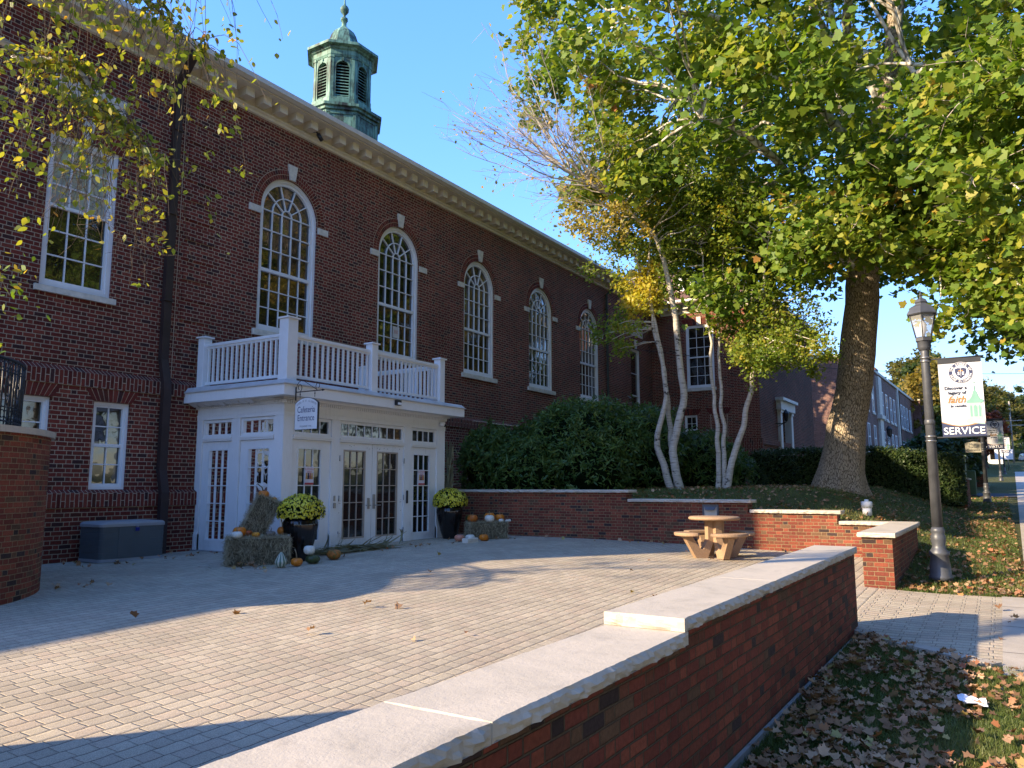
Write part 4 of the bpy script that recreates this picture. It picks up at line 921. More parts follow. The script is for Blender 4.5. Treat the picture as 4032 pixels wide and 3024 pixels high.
# curved stair wall at the left with iron railing
CWc = (3.55, 12.36); CR = 2.45; CZ = 2.27
def curve_wall(c, r, a0, a1, z0, z1, th, mat, parent, name, n=60, uv=True, topmat=None, over=0.0):
    k = MB(); A = [a0+(a1-a0)*i/n for i in range(n+1)]
    for i in range(n):
        def Pq(rr, a, z): return (c[0]+rr*math.cos(a), c[1]+rr*math.sin(a), z)
        u0, u1 = r*(A[i]-a0), r*(A[i+1]-a0)
        for rr, fl in ((r+over, 1), (r-th-over, -1)):
            k.add([Pq(rr, A[i], z0), Pq(rr, A[i+1], z0), Pq(rr, A[i+1], z1), Pq(rr, A[i], z1)], [(0, 1, 2, 3)], [[(u0, z0), (u1, z0), (u1, z1), (u0, z1)]])
        k.add([Pq(r+over, A[i], z1), Pq(r+over, A[i+1], z1), Pq(r-th-over, A[i+1], z1), Pq(r-th-over, A[i], z1)], [(0, 1, 2, 3)])
        k.add([Pq(r+over, A[i], z0), Pq(r+over, A[i+1], z0), Pq(r-th-over, A[i+1], z0), Pq(r-th-over, A[i], z0)], [(0, 1, 2, 3)])
    return k.build(name, mat, parent)
SWL = empty('curved_stair_wall', (4.5, 11.5, .15), 'curved red brick stair wall with stone cap at left edge', 'wall')
curve_wall(CWc, CR, R(-100), R(35), -.1, CZ, .35, m_low, SWL, 'brickwork'); curve_wall(CWc, CR, R(-100), R(35), CZ, CZ+.08, .35, m_coping, SWL, 'coping', over=.05)
IR = empty('iron_railing', (4.8, 11.5, 2.35), 'black wrought iron railing with scrolls on curved stair wall', 'railing')
k = MB(); rr = CR-.38; zb, zt = CZ+.08, CZ+.98; n = 40
def cp(a, z, r=rr): return (CWc[0]+r*math.cos(a), CWc[1]+r*math.sin(a), z)
AA = [R(-95)+(R(-2)+R(95))*i/n for i in range(n+1)]
for z, t in ((zb+.10, .012), (zb+.28, .009), (zt-.16, .009), (zt, .022)): k.tube([cp(a, z) for a in AA], t, 6)
k.build('rail', m_iron, IR)
k = MB()
for i in range(34):
    a = AA[0]+(AA[-1]-AA[0])*i/33; k.tube([cp(a, zb), cp(a, zt)], .009 if i % 3 else .013, 5)
k.tube([cp(AA[-1], zb), cp(AA[-1], zt+.04)], .025, 8)
k.build('bar', m_iron, IR)
k = MB()
for i in range(33):
    am = AA[0]+(AA[-1]-AA[0])*(i+.5)/33
    for z, r in ((zb+.19, .05), (zt-.08, .05)): k.tube([cp(am+r*math.cos(t)/rr, z+r*math.sin(t)) for t in np.linspace(0, 2*pi, 13)], .007, 5, cap=False)
    if i % 3 == 1:
        for s in (-1, 1):
            k.tube([cp(am+s*(.09*math.sin(t*pi))/rr*(1 if t < .5 else -.6), zb+.30+t*.54) for t in np.linspace(0, 1, 14)], .010, 5)
        k.tube([cp(am+(.075*math.cos(t))/rr, zb+.57+.15*math.sin(t)) for t in np.linspace(0, 2*pi, 17)], .008, 5, cap=False)
k.build('scroll', m_iron, IR)
k = MB()  # stair block behind the curved wall
k.lathe((CWc[0], CWc[1], 0), [(CR-.36, 0), (CR-.36, CZ-.04)], 48, smooth=False); k.box(2.6, 4.2, 12.0, 14.5, 0, CZ-.05); tag(k.build('stair_landing', m_stone), 'stone stair landing behind curved brick wall', 'landing')
SHADE_WALL = empty('curved_stair_wall', (0, 5.5, 0), 'unseen curved brick wall added outside left to shade near paving', 'wall')  # added out of view to cast the shadow on the foreground pavers
curve_wall((-.6, 5.3), 1.75, R(-60), R(100), -.3, 2.05, .35, m_low, SHADE_WALL, 'brickwork'); curve_wall((-.6, 5.3), 1.75, R(-60), R(100), 2.05, 2.12, .35, m_coping, SHADE_WALL, 'coping', over=.04)

# ================================================================ OBJECTS ON THE TERRACE
def zt_(x, y): return tz(x, y)+.001
# deck box
DB = empty('storage_box', (8.45, 13.9, .26), 'grey plastic storage box with pale lid against brick wall', 'storage box')
def rbox(mb, x0, x1, y0, y1, z0, z1, r, rt_=0, n=5, taper=0, z_levels=None):
    def ring(z, s_):
        out = []
        for cx_, cy_, a0 in ((x1-r, y0+r, -90), (x1-r, y1-r, 0), (x0+r, y1-r, 90), (x0+r, y0+r, 180)):
            for i in range(n+1): a = R(a0+90*i/n); out.append(((cx_+r*math.cos(a)-(x0+x1)/2)*s_+(x0+x1)/2, (cy_+r*math.sin(a)-(y0+y1)/2)*s_+(y0+y1)/2, z))
        return out
    L = z_levels or [(z0, 1), (z1, 1+taper)]; vs = []; m = 4*(n+1)
    for z, s_ in L: vs += ring(z, s_)
    fs = [tuple(range(m-1, -1, -1)), tuple(range((len(L)-1)*m, len(L)*m))]
    for q in range(len(L)-1):
        for i in range(m): j = (i+1) % m; fs.append((q*m+i, q*m+j, (q+1)*m+j, (q+1)*m+i))
    mb.add(vs, fs)
x0, x1, y0, y1, zb = 7.93, 9.18, 13.62, 14.36, .27
m_deck = plain('grey_green_plastic', (.085, .105, .115), .55, .4, nscale=2, amt=.1); m_lid = plain('light_grey_plastic', (.30, .31, .32), .5, .4, nscale=3, amt=.1)
k = MB(); L = []; z = zb+.05
for i in range(5): L += [(z, 1.0), (z+.105, 1.006), (z+.108, .994), (z+.116, .994)]; z += .118
rbox(k, x0, x1, y0, y1, 0, 0, .09, z_levels=L+[(z, 1.0)]); k.build('body', m_deck, DB)
k = MB(); k.box(x0+.32, x1-.32, y0-.008, y0+.02, zb+.06, zb+.60); k.build('front_panel', m_deck, DB)
k = MB(); rbox(k, x0, x1, y0, y1, 0, 0, .09, z_levels=[(zb, 1.02), (zb+.05, 1.01), (zb+.055, .99)]); k.build('base', m_lid, DB)
k = MB(); rbox(k, x0, x1, y0, y1, 0, 0, .10, z_levels=[(zb+.62, 1.035), (zb+.67, 1.035), (zb+.705, .98), (zb+.715, .80)]); k.build('lid', m_lid, DB)
k = MB(); k.tube([(8.57, y0-.03, zb+.66), (8.57, y0-.04, zb+.60), (8.60, y0-.04, zb+.60), (8.60, y0-.03, zb+.66)], .005, 6); k.build('shackle', m_steel, DB)
k = MB(); k.bbox(8.55, 8.62, y0-.06, y0-.03, zb+.535, zb+.60, .006); k.build('padlock', plain('blue_padlock', (.01, .02, .20), .4), DB)

# hay
m_hay = leafmat('hay_straw', [(0, (.20, .16, .10)), (.4, (.33, .28, .175)), (.75, (.46, .40, .26)), (1, (.60, .53, .37))], .1, .8, 1)
m_haycore = plain('hay_core', (.11, .095, .06), .95, .1, nscale=30, amt=.5, bump=.01)
def strands(name, parent, pts, dirs, L, seed, wd=.006, mat=None, seg=4, curl=.5):
    rg = np.random.default_rng(seed); N = len(pts); P0 = np.array(pts); D = np.array(dirs, dtype=float)
    D += rg.normal(size=(N, 3))*.75; D /= np.linalg.norm(D, axis=1)[:, None]; S = np.cross(D, rg.normal(size=(N, 3))); S /= np.linalg.norm(S, axis=1)[:, None]
    B_ = np.cross(D, S); Ln = L*(.5+rg.random(N)); cu = rg.normal(size=N)*curl; V = []
    for j in range(seg+1):
        t = j/seg; c = P0+D*(Ln*(t-.5))[:, None]+B_*(cu*Ln*(t-.5)**2)[:, None]; w_ = wd*(1-.5*abs(2*t-1)); V += [c-S*w_/2, c+S*w_/2]
    V = np.stack(V, 1); o = np.array(origin(parent)); K = 2*(seg+1); me = bpy.data.meshes.new(name); me.vertices.add(N*K); me.vertices.foreach_set('co', (V.reshape(-1, 3)-o).ravel())
    q = np.array([[2*j, 2*j+1, 2*j+3, 2*j+2] for j in range(seg)]); F = (np.arange(N)[:, None, None]*K+q[None]).reshape(-1); nf = N*seg
    me.loops.add(nf*4); me.loops.foreach_set('vertex_index', F.astype(np.int32)); me.polygons.add(nf); me.polygons.foreach_set('loop_start', np.arange(nf, dtype=np.int32)*4); me.polygons.foreach_set('loop_total', np.full(nf, 4, dtype=np.int32)); me.update(calc_edges=True)
    me.attributes.new('rnd', 'FLOAT', 'POINT').data.foreach_set('value', np.repeat(rg.random(N), K).astype(np.float32)); return link(me, name, parent, [mat or m_hay])
def bale(center, dims, rot, lab, tilt=0, seed=0, n=5200):
    root = empty('hay_bale', center, lab, 'hay bale', 'hay bales'); rg = np.random.default_rng(seed); hx, hy, hz = [d/2 for d in dims]
    Mr = Matrix.Rotation(rot, 3, 'Z') @ Matrix.Rotation(tilt, 3, 'Y'); cz = Vector(center)+Vector((0, 0, hz if not tilt else 0))
    k = MB(); nn = 7; fs_ = []
    for ax in range(3):
        for sg in (-1, 1):
            vs = []
            for i in range(nn+1):
                for j in range(nn+1):
                    p = [0, 0, 0]; p[ax] = sg; p[(ax+1) % 3] = 2*i/nn-1; p[(ax+2) % 3] = 2*j/nn-1
                    v = Vector((p[0]*hx, p[1]*hy, p[2]*hz))*.93; v *= 1+.05*noise.noise(Vector(p)*2+Vector((seed, 0, 0))); vs.append(cz+Mr @ v)
            k.add(vs, [(i*(nn+1)+j, i*(nn+1)+j+1, (i+1)*(nn+1)+j+1, (i+1)*(nn+1)+j) for i in range(nn) for j in range(nn)])
    body = k.build('core', m_haycore, root)
    pts = []; dirs = []
    areas = np.array([hy*hz, hy*hz, hx*hz, hx*hz, hx*hy, hx*hy]); pr = areas/areas.sum()
    for f in rg.choice(6, n, p=pr):
        ax = f//2; sg = 1 if f % 2 else -1; p = (rg.random(3)*2-1)*np.array([hx, hy, hz])*.97; p[ax] = sg*[hx, hy, hz][ax]*(.94+.05*rg.random()); v = cz+Mr @ Vector(p); pts.append(v)
        d = Vector((0, 0, -1.1)) if ax != 2 else Vector((rg.normal(), rg.normal(), .1)); d2 = Mr @ Vector([sg*.35 if a_ == ax else 0 for a_ in range(3)]); dirs.append(d+d2)
    pts = [(p[0], p[1], max(p[2], tz(p[0], p[1])+.01)) for p in pts]
    strands('straw', root, pts, dirs, .13, seed, .0045); return root
bale((9.20, 11.0, tz(9.2, 11)), (1.05, .62, .46), R(-35), 'front hay bale lying flat, carrying pumpkins', 0, 1, 6500)
bale((9.50, 11.42, tz(9.5, 11.4)+.66), (1.02, .52, .40), R(-38), 'hay bale propped up on end behind front bale', R(-64), 2, 5500)
bale((15.62, 10.55, tz(15.6, 10.5)), (.98, .46, .40), R(-35), 'small hay bale right of door below brick wall', 0, 3, 3500)
def loose(name, cx, cy, r, n, seed, lab):
    rg = np.random.default_rng(seed); pts = [(cx+rg.normal()*r, cy+rg.normal()*r, 0) for _ in range(n)]; pts = [(x, y, tz(x, y)+.012) for x, y, _ in pts]
    o = strands(name, None, pts, [(rg.normal(), rg.normal(), .0) for _ in range(n)], .10, seed, .004); return tag(o, lab, 'straw', kind='stuff')
loose('loose_straw', 9.1, 10.65, .42, 420, 5, 'loose straw scattered around front hay bale')

# pumpkins and gourds
def skin(name, c1, c2, mode='plain', wart=False):
    k = NT(name, .42, .4); p = k.n('TexCoord').outputs['Object']; s0 = k.n('SeparateXYZ', {0: p}); a = k.math('ARCTAN2', s0.outputs[1], s0.outputs[0])
    nz = k.noise(14, 4, p, .7)
    if mode == 'stripe': f = k.math('SINE', k.math('ADD', k.math('MULTIPLY', a, 9.0), k.math('MULTIPLY', nz, 2.5))); f = k.n('MapRange', {0: f, 1: -.2, 2: .3}).outputs[0]
    elif mode == 'patch': f = k.n('MapRange', {0: k.noise(22, 4, p, .6), 1: .48, 2: .56}).outputs[0]
    else: f = k.n('MapRange', {0: nz, 1: .35, 2: .7}).outputs[0]
    k.base(k.mix(f, c1, c2)); k.bump(k.noise(60 if not wart else 38, 3, p, .7), .35 if not wart else 1.0, .002 if not wart else .012); return k.m
SK = dict(orange=skin('orange_pumpkin_skin', (.62, .20, .012), (.48, .125, .010)), deep=skin('deep_orange_skin', (.50, .095, .012), (.36, .065, .012)), yellow=skin('yellow_orange_skin', (.60, .27, .020), (.50, .16, .012)),
    white=skin('white_pumpkin_skin', (.70, .68, .60), (.58, .55, .45)), green=skin('dark_green_skin', (.028, .045, .012), (.065, .085, .022)), grey=skin('grey_brown_skin', (.13, .11, .085), (.20, .155, .115)),
    stripe=skin('striped_gourd_skin', (.10, .17, .11), (.52, .50, .40), 'stripe'), wart=skin('warty_skin', (.42, .13, .015), (.16, .12, .02), 'patch', True), pink=skin('pink_skin', (.52, .22, .15), (.42, .17, .10)), wartor=skin('knobbly_orange_skin', (.50, .14, .012), (.36, .09, .01), 'plain', True))
m_stem = plain('dry_stem', (.24, .19, .12), .9, .1, nscale=30, amt=.4, bump=.004); m_stemg = plain('greenish_stem', (.13, .12, .06), .9, .1, nscale=30, amt=.4)
def pumpkin(x, y, z, r, asp, skn, lab, ribs=10, stem=.06, lean=.3, depth=.09, gourd=0, sm_=None, rx=1.0, cat='pumpkin', name=None):
    root = empty(name or cat, (x, y, z), lab, cat, 'pumpkins and gourds'); rz = random.uniform(0, 6); h = r*asp; n = 48; vs = []; fs = []; m = 18
    for i in range(m+1):
        t = pi*i/m; 
        for j in range(n):
            a = 2*pi*j/n; rib = 1-depth*(1-abs(math.cos(ribs*a/2+rz))**.6)*math.sin(t)**.5
            rr = r*math.sin(t)**.85*rib; zz = h*(1-math.cos(t)) ; dip = .22*h*math.exp(-((t-pi)/.45)**2)+.12*h*math.exp(-(t/.4)**2)*-1
            if gourd: rr *= (1-.62*max(0, (1-math.cos(t))/2-.42)*1.55)**1.0; zz = h*(1-math.cos(t))*(1+.25*(1-math.cos(t))/2); dip = 0
            zz = zz-dip
            vs.append((x+rr*math.cos(a)*rx, y+rr*math.sin(a), z+zz))
    for i in range(m):
        for j in range(n): j2 = (j+1) % n; fs.append((i*n+j, i*n+j2, (i+1)*n+j2, (i+1)*n+j))
    k = MB(); k.add(vs, fs, smooth=True); k.build('fruit', SK[skn], root)
    if stem:
        top = z+(2*h*(1.25 if gourd else .88)); a = random.uniform(0, 6); k = MB(); k.tube([(x, y, top-.02), (x+lean*stem*.3*math.cos(a), y+lean*stem*.3*math.sin(a), top+stem*.5), (x+lean*stem*math.cos(a), y+lean*stem*math.sin(a), top+stem)], [r*.17, r*.085, r*.10], 7); k.build('stem', sm_ or m_stem, root)
    return root
b1 = tz(9.2, 11)+.45
PUMP = [
 (8.98, 11.22, b1, .115, .86, 'orange', 'orange pumpkin on front bale, behind the white one', 12, .03),
 (8.78, 11.03, b1, .092, .72, 'white', 'white pumpkin at left front of front bale', 10, .06),
 (9.24, 11.32, b1, .085, .70, 'deep', 'deep orange pumpkin half hidden at back of front bale', 10, .02),
 (9.10, 10.94, b1, .068, .78, 'yellow', 'small yellow orange pumpkin at middle front edge of bale', 10, .06),
 (9.42, 10.94, b1, .088, .62, 'grey', 'grey brown squash with pale stem on front bale', 12, .05),
 (9.76, 11.02, b1, .098, .90, 'orange', 'orange pumpkin with tall straight stem at right of front bale', 12, .13),
 (9.66, 10.72, b1, .045, .72, 'white', 'pair of tiny white pumpkins, left one, at right edge of bale', 8, .02),
 (9.72, 10.68, b1, .042, .75, 'white', 'tiny white pumpkin at far right edge of front bale', 8, .02),
 (9.30, 10.13, tz(9.3, 10.1), .100, .74, 'orange', 'orange pumpkin with tall pale stem on paving in front of bale', 12, .16),
 (9.70, 10.17, tz(9.7, 10.2), .125, .64, 'green', 'dark green ribbed pumpkin on paving beside black pot', 9, 0),
 (9.66, 10.22, tz(9.7, 10.2)+.150, .100, .86, 'white', 'cream white pumpkin stacked on top of the dark green one', 11, 0),
 (10.35, 10.32, tz(10.3, 10.3), .130, .74, 'wart', 'warty orange and green pumpkin on paving right of black pot', 9, .03),
 (14.62, 10.62, tz(14.6, 10.6), .120, .70, 'pink', 'pale pink squash behind stone block below right pot', 10, 0),
 (14.90, 10.52, tz(14.9, 10.5), .115, .68, 'white', 'white squash behind stone block beside pink squash', 10, 0),
 (15.02, 10.22, tz(15, 10.2), .112, .74, 'orange', 'orange pumpkin with stem on paving before small hay bale', 12, .13),
 (15.28, 10.72, tz(15.6, 10.5)+.39, .125, .80, 'wartor', 'knobbly orange pumpkin at left end of small hay bale', 9, .03),
 (15.55, 10.98, tz(15.6, 10.5)+.39, .120, .75, 'green', 'dark green squash at the back of small hay bale', 10, .03),
 (15.56, 10.42, tz(15.6, 10.5)+.39, .120, .78, 'white', 'large white pumpkin in middle of small hay bale', 11, .06),
 (15.86, 10.62, tz(15.6, 10.5)+.39, .135, .86, 'orange', 'large orange pumpkin behind white one on small hay bale', 12, .05),
 (16.06, 10.45, tz(15.6, 10.5)+.39, .115, .84, 'orange', 'orange pumpkin with curved stem at right of small hay bale', 12, .07),
 (15.76, 10.22, tz(15.6, 10.5)+.39, .062, .70, 'white', 'mini white pumpkin at front of small hay bale', 8, .03),
 (15.90, 10.14, tz(15.6, 10.5)+.39, .045, .75, 'white', 'left of two tiny white pumpkins at right end of small bale', 8, .03),
 (16.0, 10.14, tz(15.6, 10.5)+.39, .045, .75, 'white', 'right of two tiny white pumpkins at right end of small bale', 8, .03)]
for (x, y, z, r, asp, sk_, lab, rb, st) in PUMP: pumpkin(x, y, z, r, asp, sk_, lab, rb, st)
pumpkin(9.52, 11.28, tz(9.5, 11.4)+1.10, .098, .82, 'orange', 'orange pumpkin with long stem on top of upright hay bale', 12, .13, 1.0, sm_=m_stemg)
pumpkin(9.70, 11.20, tz(9.5, 11.4)+1.06, .045, .85, 'yellow', 'tiny yellow gourd beside pumpkin on upright hay bale', 8, .03)
pumpkin(9.02, 10.20, tz(9.02, 10.2), .100, 1.05, 'stripe', 'green and white striped gourd on paving in front of bale', 10, .06, .5, .05, gourd=1, cat='gourd')
pumpkin(16.1, 11.9, tz(16, 11.9)+.98, .13, .75, 'orange', 'orange pumpkin showing over yellow flowers in right pot', 12, .03)
k = MB(); k.bbox(14.30, 14.72, 10.16, 10.32, tz(14.5, 10.2), tz(14.5, 10.2)+.10, .008); tag(k.build('stone_block', m_stone), 'loose rough stone block on paving below right flower pot', 'stone')

# chrysanthemum pots
m_pot = plain('glazed_black_ceramic', (.008, .007, .008), .12, .6, nscale=4, amt=.5); m_bloom = leafmat('yellow_petal', [(0, (.52, .44, .02)), (.5, (.72, .64, .04)), (1, (.80, .76, .16))], .25, .6, 1.1)
DAISY = [(.5*math.cos(2*pi*i/10)*(1 if i % 2 else .78), .5+.5*math.sin(2*pi*i/10)*(1 if i % 2 else .78)) for i in range(10)]
def mum(x, y, s, lab, plab, seed):
    z = tz(x, y); pt = empty('flower_pot', (x, y, z), lab, 'flower pot', 'black flower pots'); k = MB()
    fl = lambda th, zz: 1+.018*math.cos(28*th)*(1 if .12 < zz < .66*s/.8 else 0)
    k.lathe((x, y, z), [(.0, 0), (.15*s, .0), (.16*s, .02), (.21*s, .18*s), (.27*s, .42*s), (.305*s, .62*s), (.30*s, .70*s), (.255*s, .76*s), (.25*s, .79*s), (.30*s, .80*s), (.31*s, .84*s), (.29*s, .86*s), (.26*s, .84*s), (.25*s, .80*s)], 84, fl); k.build('pot', m_pot, pt)
    mr = empty('chrysanthemum', (x, y, z+.82*s), plab, 'plant', 'yellow chrysanthemums'); rg = np.random.default_rng(seed)
    n = 760; th = rg.random(n)*2*pi; cz_ = 1-rg.random(n)*1.32; sz = np.sqrt(np.maximum(0, 1-cz_**2)); rx = .415*s*(.97+.06*rg.random(n)); N = np.stack([sz*np.cos(th), sz*np.sin(th), cz_], 1)
    C = np.array([x, y, z+.86*s])+N*np.stack([rx, rx, rx*.78], 1)*(1+.04*np.sin(th*5)[:, None])
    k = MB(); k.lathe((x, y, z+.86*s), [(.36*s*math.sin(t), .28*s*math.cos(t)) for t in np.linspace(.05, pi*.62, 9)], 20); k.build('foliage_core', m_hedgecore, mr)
    cards('leaves', C*1.0-N*.025, OVAL, .045, m_hedge, mr, N*1.0, .6, seed=seed)
    for j, (sc, off) in enumerate(((.042, .0), (.028, .008))):
        cards('blossoms', C+N*off-np.array([0, 0, 0]), DAISY, np.full(n, sc)*(.8+.4*rg.random(n)), m_bloom, mr, N*3.2, .55, seed=seed+j+1, fold=-.5)
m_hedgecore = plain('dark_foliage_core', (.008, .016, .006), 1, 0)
mum(9.90, 10.72, 1.0, 'glossy black ribbed pot beside hay bales, left of doors', 'yellow chrysanthemum dome in pot left of doors', 3); mum(15.28, 11.40, 1.02, 'glossy black ribbed pot at right corner of porch', 'yellow chrysanthemum dome in pot right of doors', 13)

# corn stalks and husks
m_corn = leafmat('dry_corn_leaf', [(0, (.22, .21, .13)), (.5, (.38, .35, .23)), (1, (.55, .50, .35))], .2, .8, 1)
def ribbon(mb, pts, w0):
    pts = [Vector(p) for p in pts]; n = len(pts); vs = []; side = Vector((random.gauss(0, 1), random.gauss(0, 1), random.gauss(0, .4))).normalized()
    for i, p in enumerate(pts):
        t = (pts[min(i+1, n-1)]-pts[max(i-1, 0)]).normalized(); s_ = side-t*side.dot(t); s_.normalize(); w_ = w0*math.sin(pi*min(.96, .12+.86*i/(n-1)))*.5; nn = t.cross(s_)
        vs += [p-s_*w_, p+nn*w_*.35, p+s_*w_]
    mb.add(vs, [(3*i+a, 3*i+a+1, 3*i+4+a, 3*i+3+a) for i in range(n-1) for a in (0, 1)], smooth=True)
CS = empty('corn_stalks', (16.0, 12.05, .35), 'dried corn stalk bundle standing against porch corner', 'corn stalks')
k = MB()
for i in range(12): a = random.uniform(0, 6.28); r = random.uniform(.0, .10); k.tube([(15.98+r*math.cos(a)*1.3, 11.93+r*math.sin(a), .33), (15.98+r*.4*math.cos(a), 11.95+r*.4*math.sin(a), 1.45), (15.98+r*1.1*math.cos(a), 11.95+r*math.sin(a), 2.75)], [.014, .012, .006], 6)
k.build('stalk', m_corn, CS); k = MB(); random.seed(5)
for i in range(120):
    a = random.uniform(0, 6.28); z = random.uniform(.5, 2.5); L = random.uniform(.35, .8); fx, fy = math.cos(a), math.sin(a); fl = random.random(); out = .05+.07*random.random() if fl < .75 else .22+.2*random.random()
    pts = []
    for j in range(9):
        t = j/8; pts.append((15.98+fx*(.06+out*t+.02*math.sin(7*t+i)), 11.95+fy*(.06+out*t)*.8, z+L*(t*1.0-(.95 if fl > .5 else .35)*t*t*1.2)))
    ribbon(k, pts, random.uniform(.03, .06))
k.build('corn_leaves', m_corn, CS)
k = MB()
for i in range(16): a = i*.4; k.tube([(15.98+.10*math.cos(a), 11.95+.10*math.sin(a), 1.32), (15.98+.10*math.cos(a+.4), 11.95+.10*math.sin(a+.4), 1.32)], .012, 5)
k.build('binding', m_stem, CS)
CH = empty('corn_husks', (12, 10.85, .35), 'bundle of dried corn leaves lying on paving before double doors', 'corn leaves'); k = MB()
for i in range(150):
    t0 = random.random(); x = 10.75+t0*1.85; y = 11.12-.10*t0+random.gauss(0, .08); L = random.uniform(.4, .95); a = R(-8)+random.gauss(0, .30)*(1 if random.random() < .8 else 2.2); z = tz(x, y)+.02+random.random()*.11*(1-abs(t0-.5)); upk = random.random()*.25 if random.random() < .25 else 0
    pts = [(x+L*(t-.5)*math.cos(a), y+L*(t-.5)*math.sin(a)+.05*math.sin(5*t+i), max(z+upk*t*t*L*1.6-.04*t+.03*math.sin(4*t+i*2), tz(x, y)+.008)) for t in np.linspace(0, 1, 9)]
    ribbon(k, pts, random.uniform(.025, .05))
for (x, a, L) in ((11.15, 1.25, .75), (12.45, 1.1, .55), (12.95, 1.5, .42), (10.7, .7, .5)):
    ribbon(k, [(x+L*.35*t*math.cos(a)+.08*math.sin(3*t), 11.0, tz(x, 11)+.05+L*t*(1-.25*t)) for t in np.linspace(0, 1, 9)], .05)
k.build('leaves', m_corn, CH)

# picnic table
m_aggr = plain('tan_exposed_aggregate', (.38, .25, .15), .8, .25, nscale=90, amt=.35, bump=.002)
TC = (14.75, 4.70); tzz = tz(*TC); TB = empty('picnic_table', (TC[0], TC[1], tzz), 'round tan stone picnic table with four curved benches', 'picnic table')
k = MB(); k.lathe((TC[0], TC[1], tzz), [(0, .705), (.44, .705), (.475, .72), (.485, .74), (.475, .76), (.45, .775), (0, .775)], 48); k.build('table_top', m_aggr, TB)
ang0 = math.atan2(-TC[1], -TC[0])
for q in range(4):
    a = ang0+R(28)+q*pi/2; ca_, sa_ = math.cos(a), math.sin(a); Tb = lambda r, t, z, ca_=ca_, sa_=sa_: (TC[0]+r*ca_-t*sa_, TC[1]+r*sa_+t*ca_, tzz+z)
    k = MB(Tb); prof = [(.17, .70), (.06, .70), (.06, .30), (.19, .0), (.42, .0), (.66, .42), (.50, .42), (.34, .17), (.27, .17), (.17, .36)]
    n = len(prof); vs = [(r, -.065, z) for r, z in prof]+[(r, .065, z) for r, z in prof]
    k.add(vs, [tuple(range(n)), tuple(range(2*n-1, n-1, -1))]+[(i, n+i, n+(i+1) % n, (i+1) % n) for i in range(n)]); k.box(.50, .66, -.10, .10, .385, .42); k.build('leg', m_aggr, TB)
    k = MB(Tb); m = 12; top = []; 
    inn = [(.60+.03*(1-(t/.36)**2)*0, t) for t in np.linspace(-.36, .36, m)]; outc = [(.62+.20*math.sqrt(max(0, 1-(t/.40)**2))**.9, t) for t in np.linspace(.36, -.36, m)]
    ol = [(.47+.0*t, t) for t in np.linspace(-.30, .30, 5)]+[(.52+.27*math.cos(t), .37*math.sin(t)) for t in np.linspace(pi/2-.05, -pi/2+.05, 18)]; n = len(ol)
    def scl(s_, z): return [(.6+(r-.6)*s_, t*s_, z) for r, t in ol]
    vs = scl(.96, .42)+scl(1.0, .435)+scl(1.0, .465)+scl(.96, .48); k.add(vs, [tuple(range(n-1, -1, -1)), tuple(range(3*n, 4*n))]+[(L*n+i, L*n+(i+1) % n, (L+1)*n+(i+1) % n, (L+1)*n+i) for L in range(3) for i in range(n)]); k.build('bench', m_aggr, TB)

# ================================================================ STREET FURNITURE
def lamp_post(x, y, z, lab):
    r = empty('lamp_post', (x, y, z), lab, 'lamp post', 'lamp posts along the sidewalk'); c = (x, y, z)
    k = MB(); k.lathe(c, [(0, 0), (.165, 0), (.165, .05), (.15, .08), (.145, .20), (.125, .36), (.145, .38), (.145, .42), (.105, .47), (.09, .52), (.108, .60), (.105, .66), (.088, .70), (.10, .73), (.10, .76), (.08, .80)], 24, lambda th, zz: 1+(.02*math.cos(8*th) if .08 < zz < .36 else 0)); k.build('base', m_lampmetal, r)
    k = MB(); k.lathe(c, [(.078, .78), (.062, 3.55), (.062, 3.6)], 20); k.lathe(c, [(.075, 2.40), (.078, 2.42), (.078, 2.46), (.07, 2.48)], 16); k.build('pole', m_lampmetal, r)
    L = MB(); L.lathe(c, [(.05, 3.58), (.085, 3.60), (.10, 3.64), (.10, 3.74), (.115, 3.76)], 16); L.lathe(c, [(.13, 3.74), (.13, 3.79), (.135, 3.80)], 6, smooth=False)
    for i in range(6):
        a = 2*pi*i/6; p0 = (x+.125*math.cos(a), y+.125*math.sin(a), z+3.80); p1 = (x+.205*math.cos(a), y+.205*math.sin(a), z+4.18); L.tube([p0, p1], .011, 4)
    L.lathe(c, [(.235, 4.165), (.245, 4.18), (.235, 4.20), (.17, 4.30), (.10, 4.34), (.09, 4.36), (.105, 4.38), (.085, 4.42), (.03, 4.45), (.02, 4.48), (.03, 4.50), (.008, 4.54), (.004, 4.60)], 6, smooth=False)
    lt = L.build('lantern', m_lampmetal, r)
    k = MB(); k.lathe(c, [(.118, 3.81), (.195, 4.17)], 6, smooth=False, cap=False); k.build('glass', m_lampglass, lt)
    k = MB(); k.lathe(c, [(.02, 3.8), (.03, 3.86), (.055, 3.95), (.05, 4.02), (.015, 4.08)], 12); k.build('bulb', m_whitef, lt)
    k = MB()
    for zz in (2.20, 2.13, 3.46, 3.40): k.lathe((x, y, z+zz), [(.080, 0), (.080, .02)], 16)
    k.build('clamp', m_steel, r); return r
def lampglass():
    k = NT('lantern_glass', .15, .5); k.base((.5, .5, .47)); tr = k.n('BsdfTransparent'); mx = k.n('MixShader', {0: .38}); k.t.links.new(tr.outputs[0], mx.inputs[1]); k.t.links.new(k.b.outputs[0], mx.inputs[2]); k.t.links.new(mx.outputs[0], k.t.nodes['Material Output'].inputs[0]); return k.m
m_lampglass = lampglass()
lx = [(13.86, .885, .17), (37.6, .52, .93), (71, -.04, 1.99), (101, -.46, 2.86)]
LL = ['tall grey lamp post holding the SERVICE banner beside brick wall', 'lamp post holding VIRTUE banner and small hanging entrance sign', 'distant lamp post before the parked cars, third along sidewalk', 'farthest lamp post along the sidewalk']
l0 = lamp_post(*lx[0], LL[0])
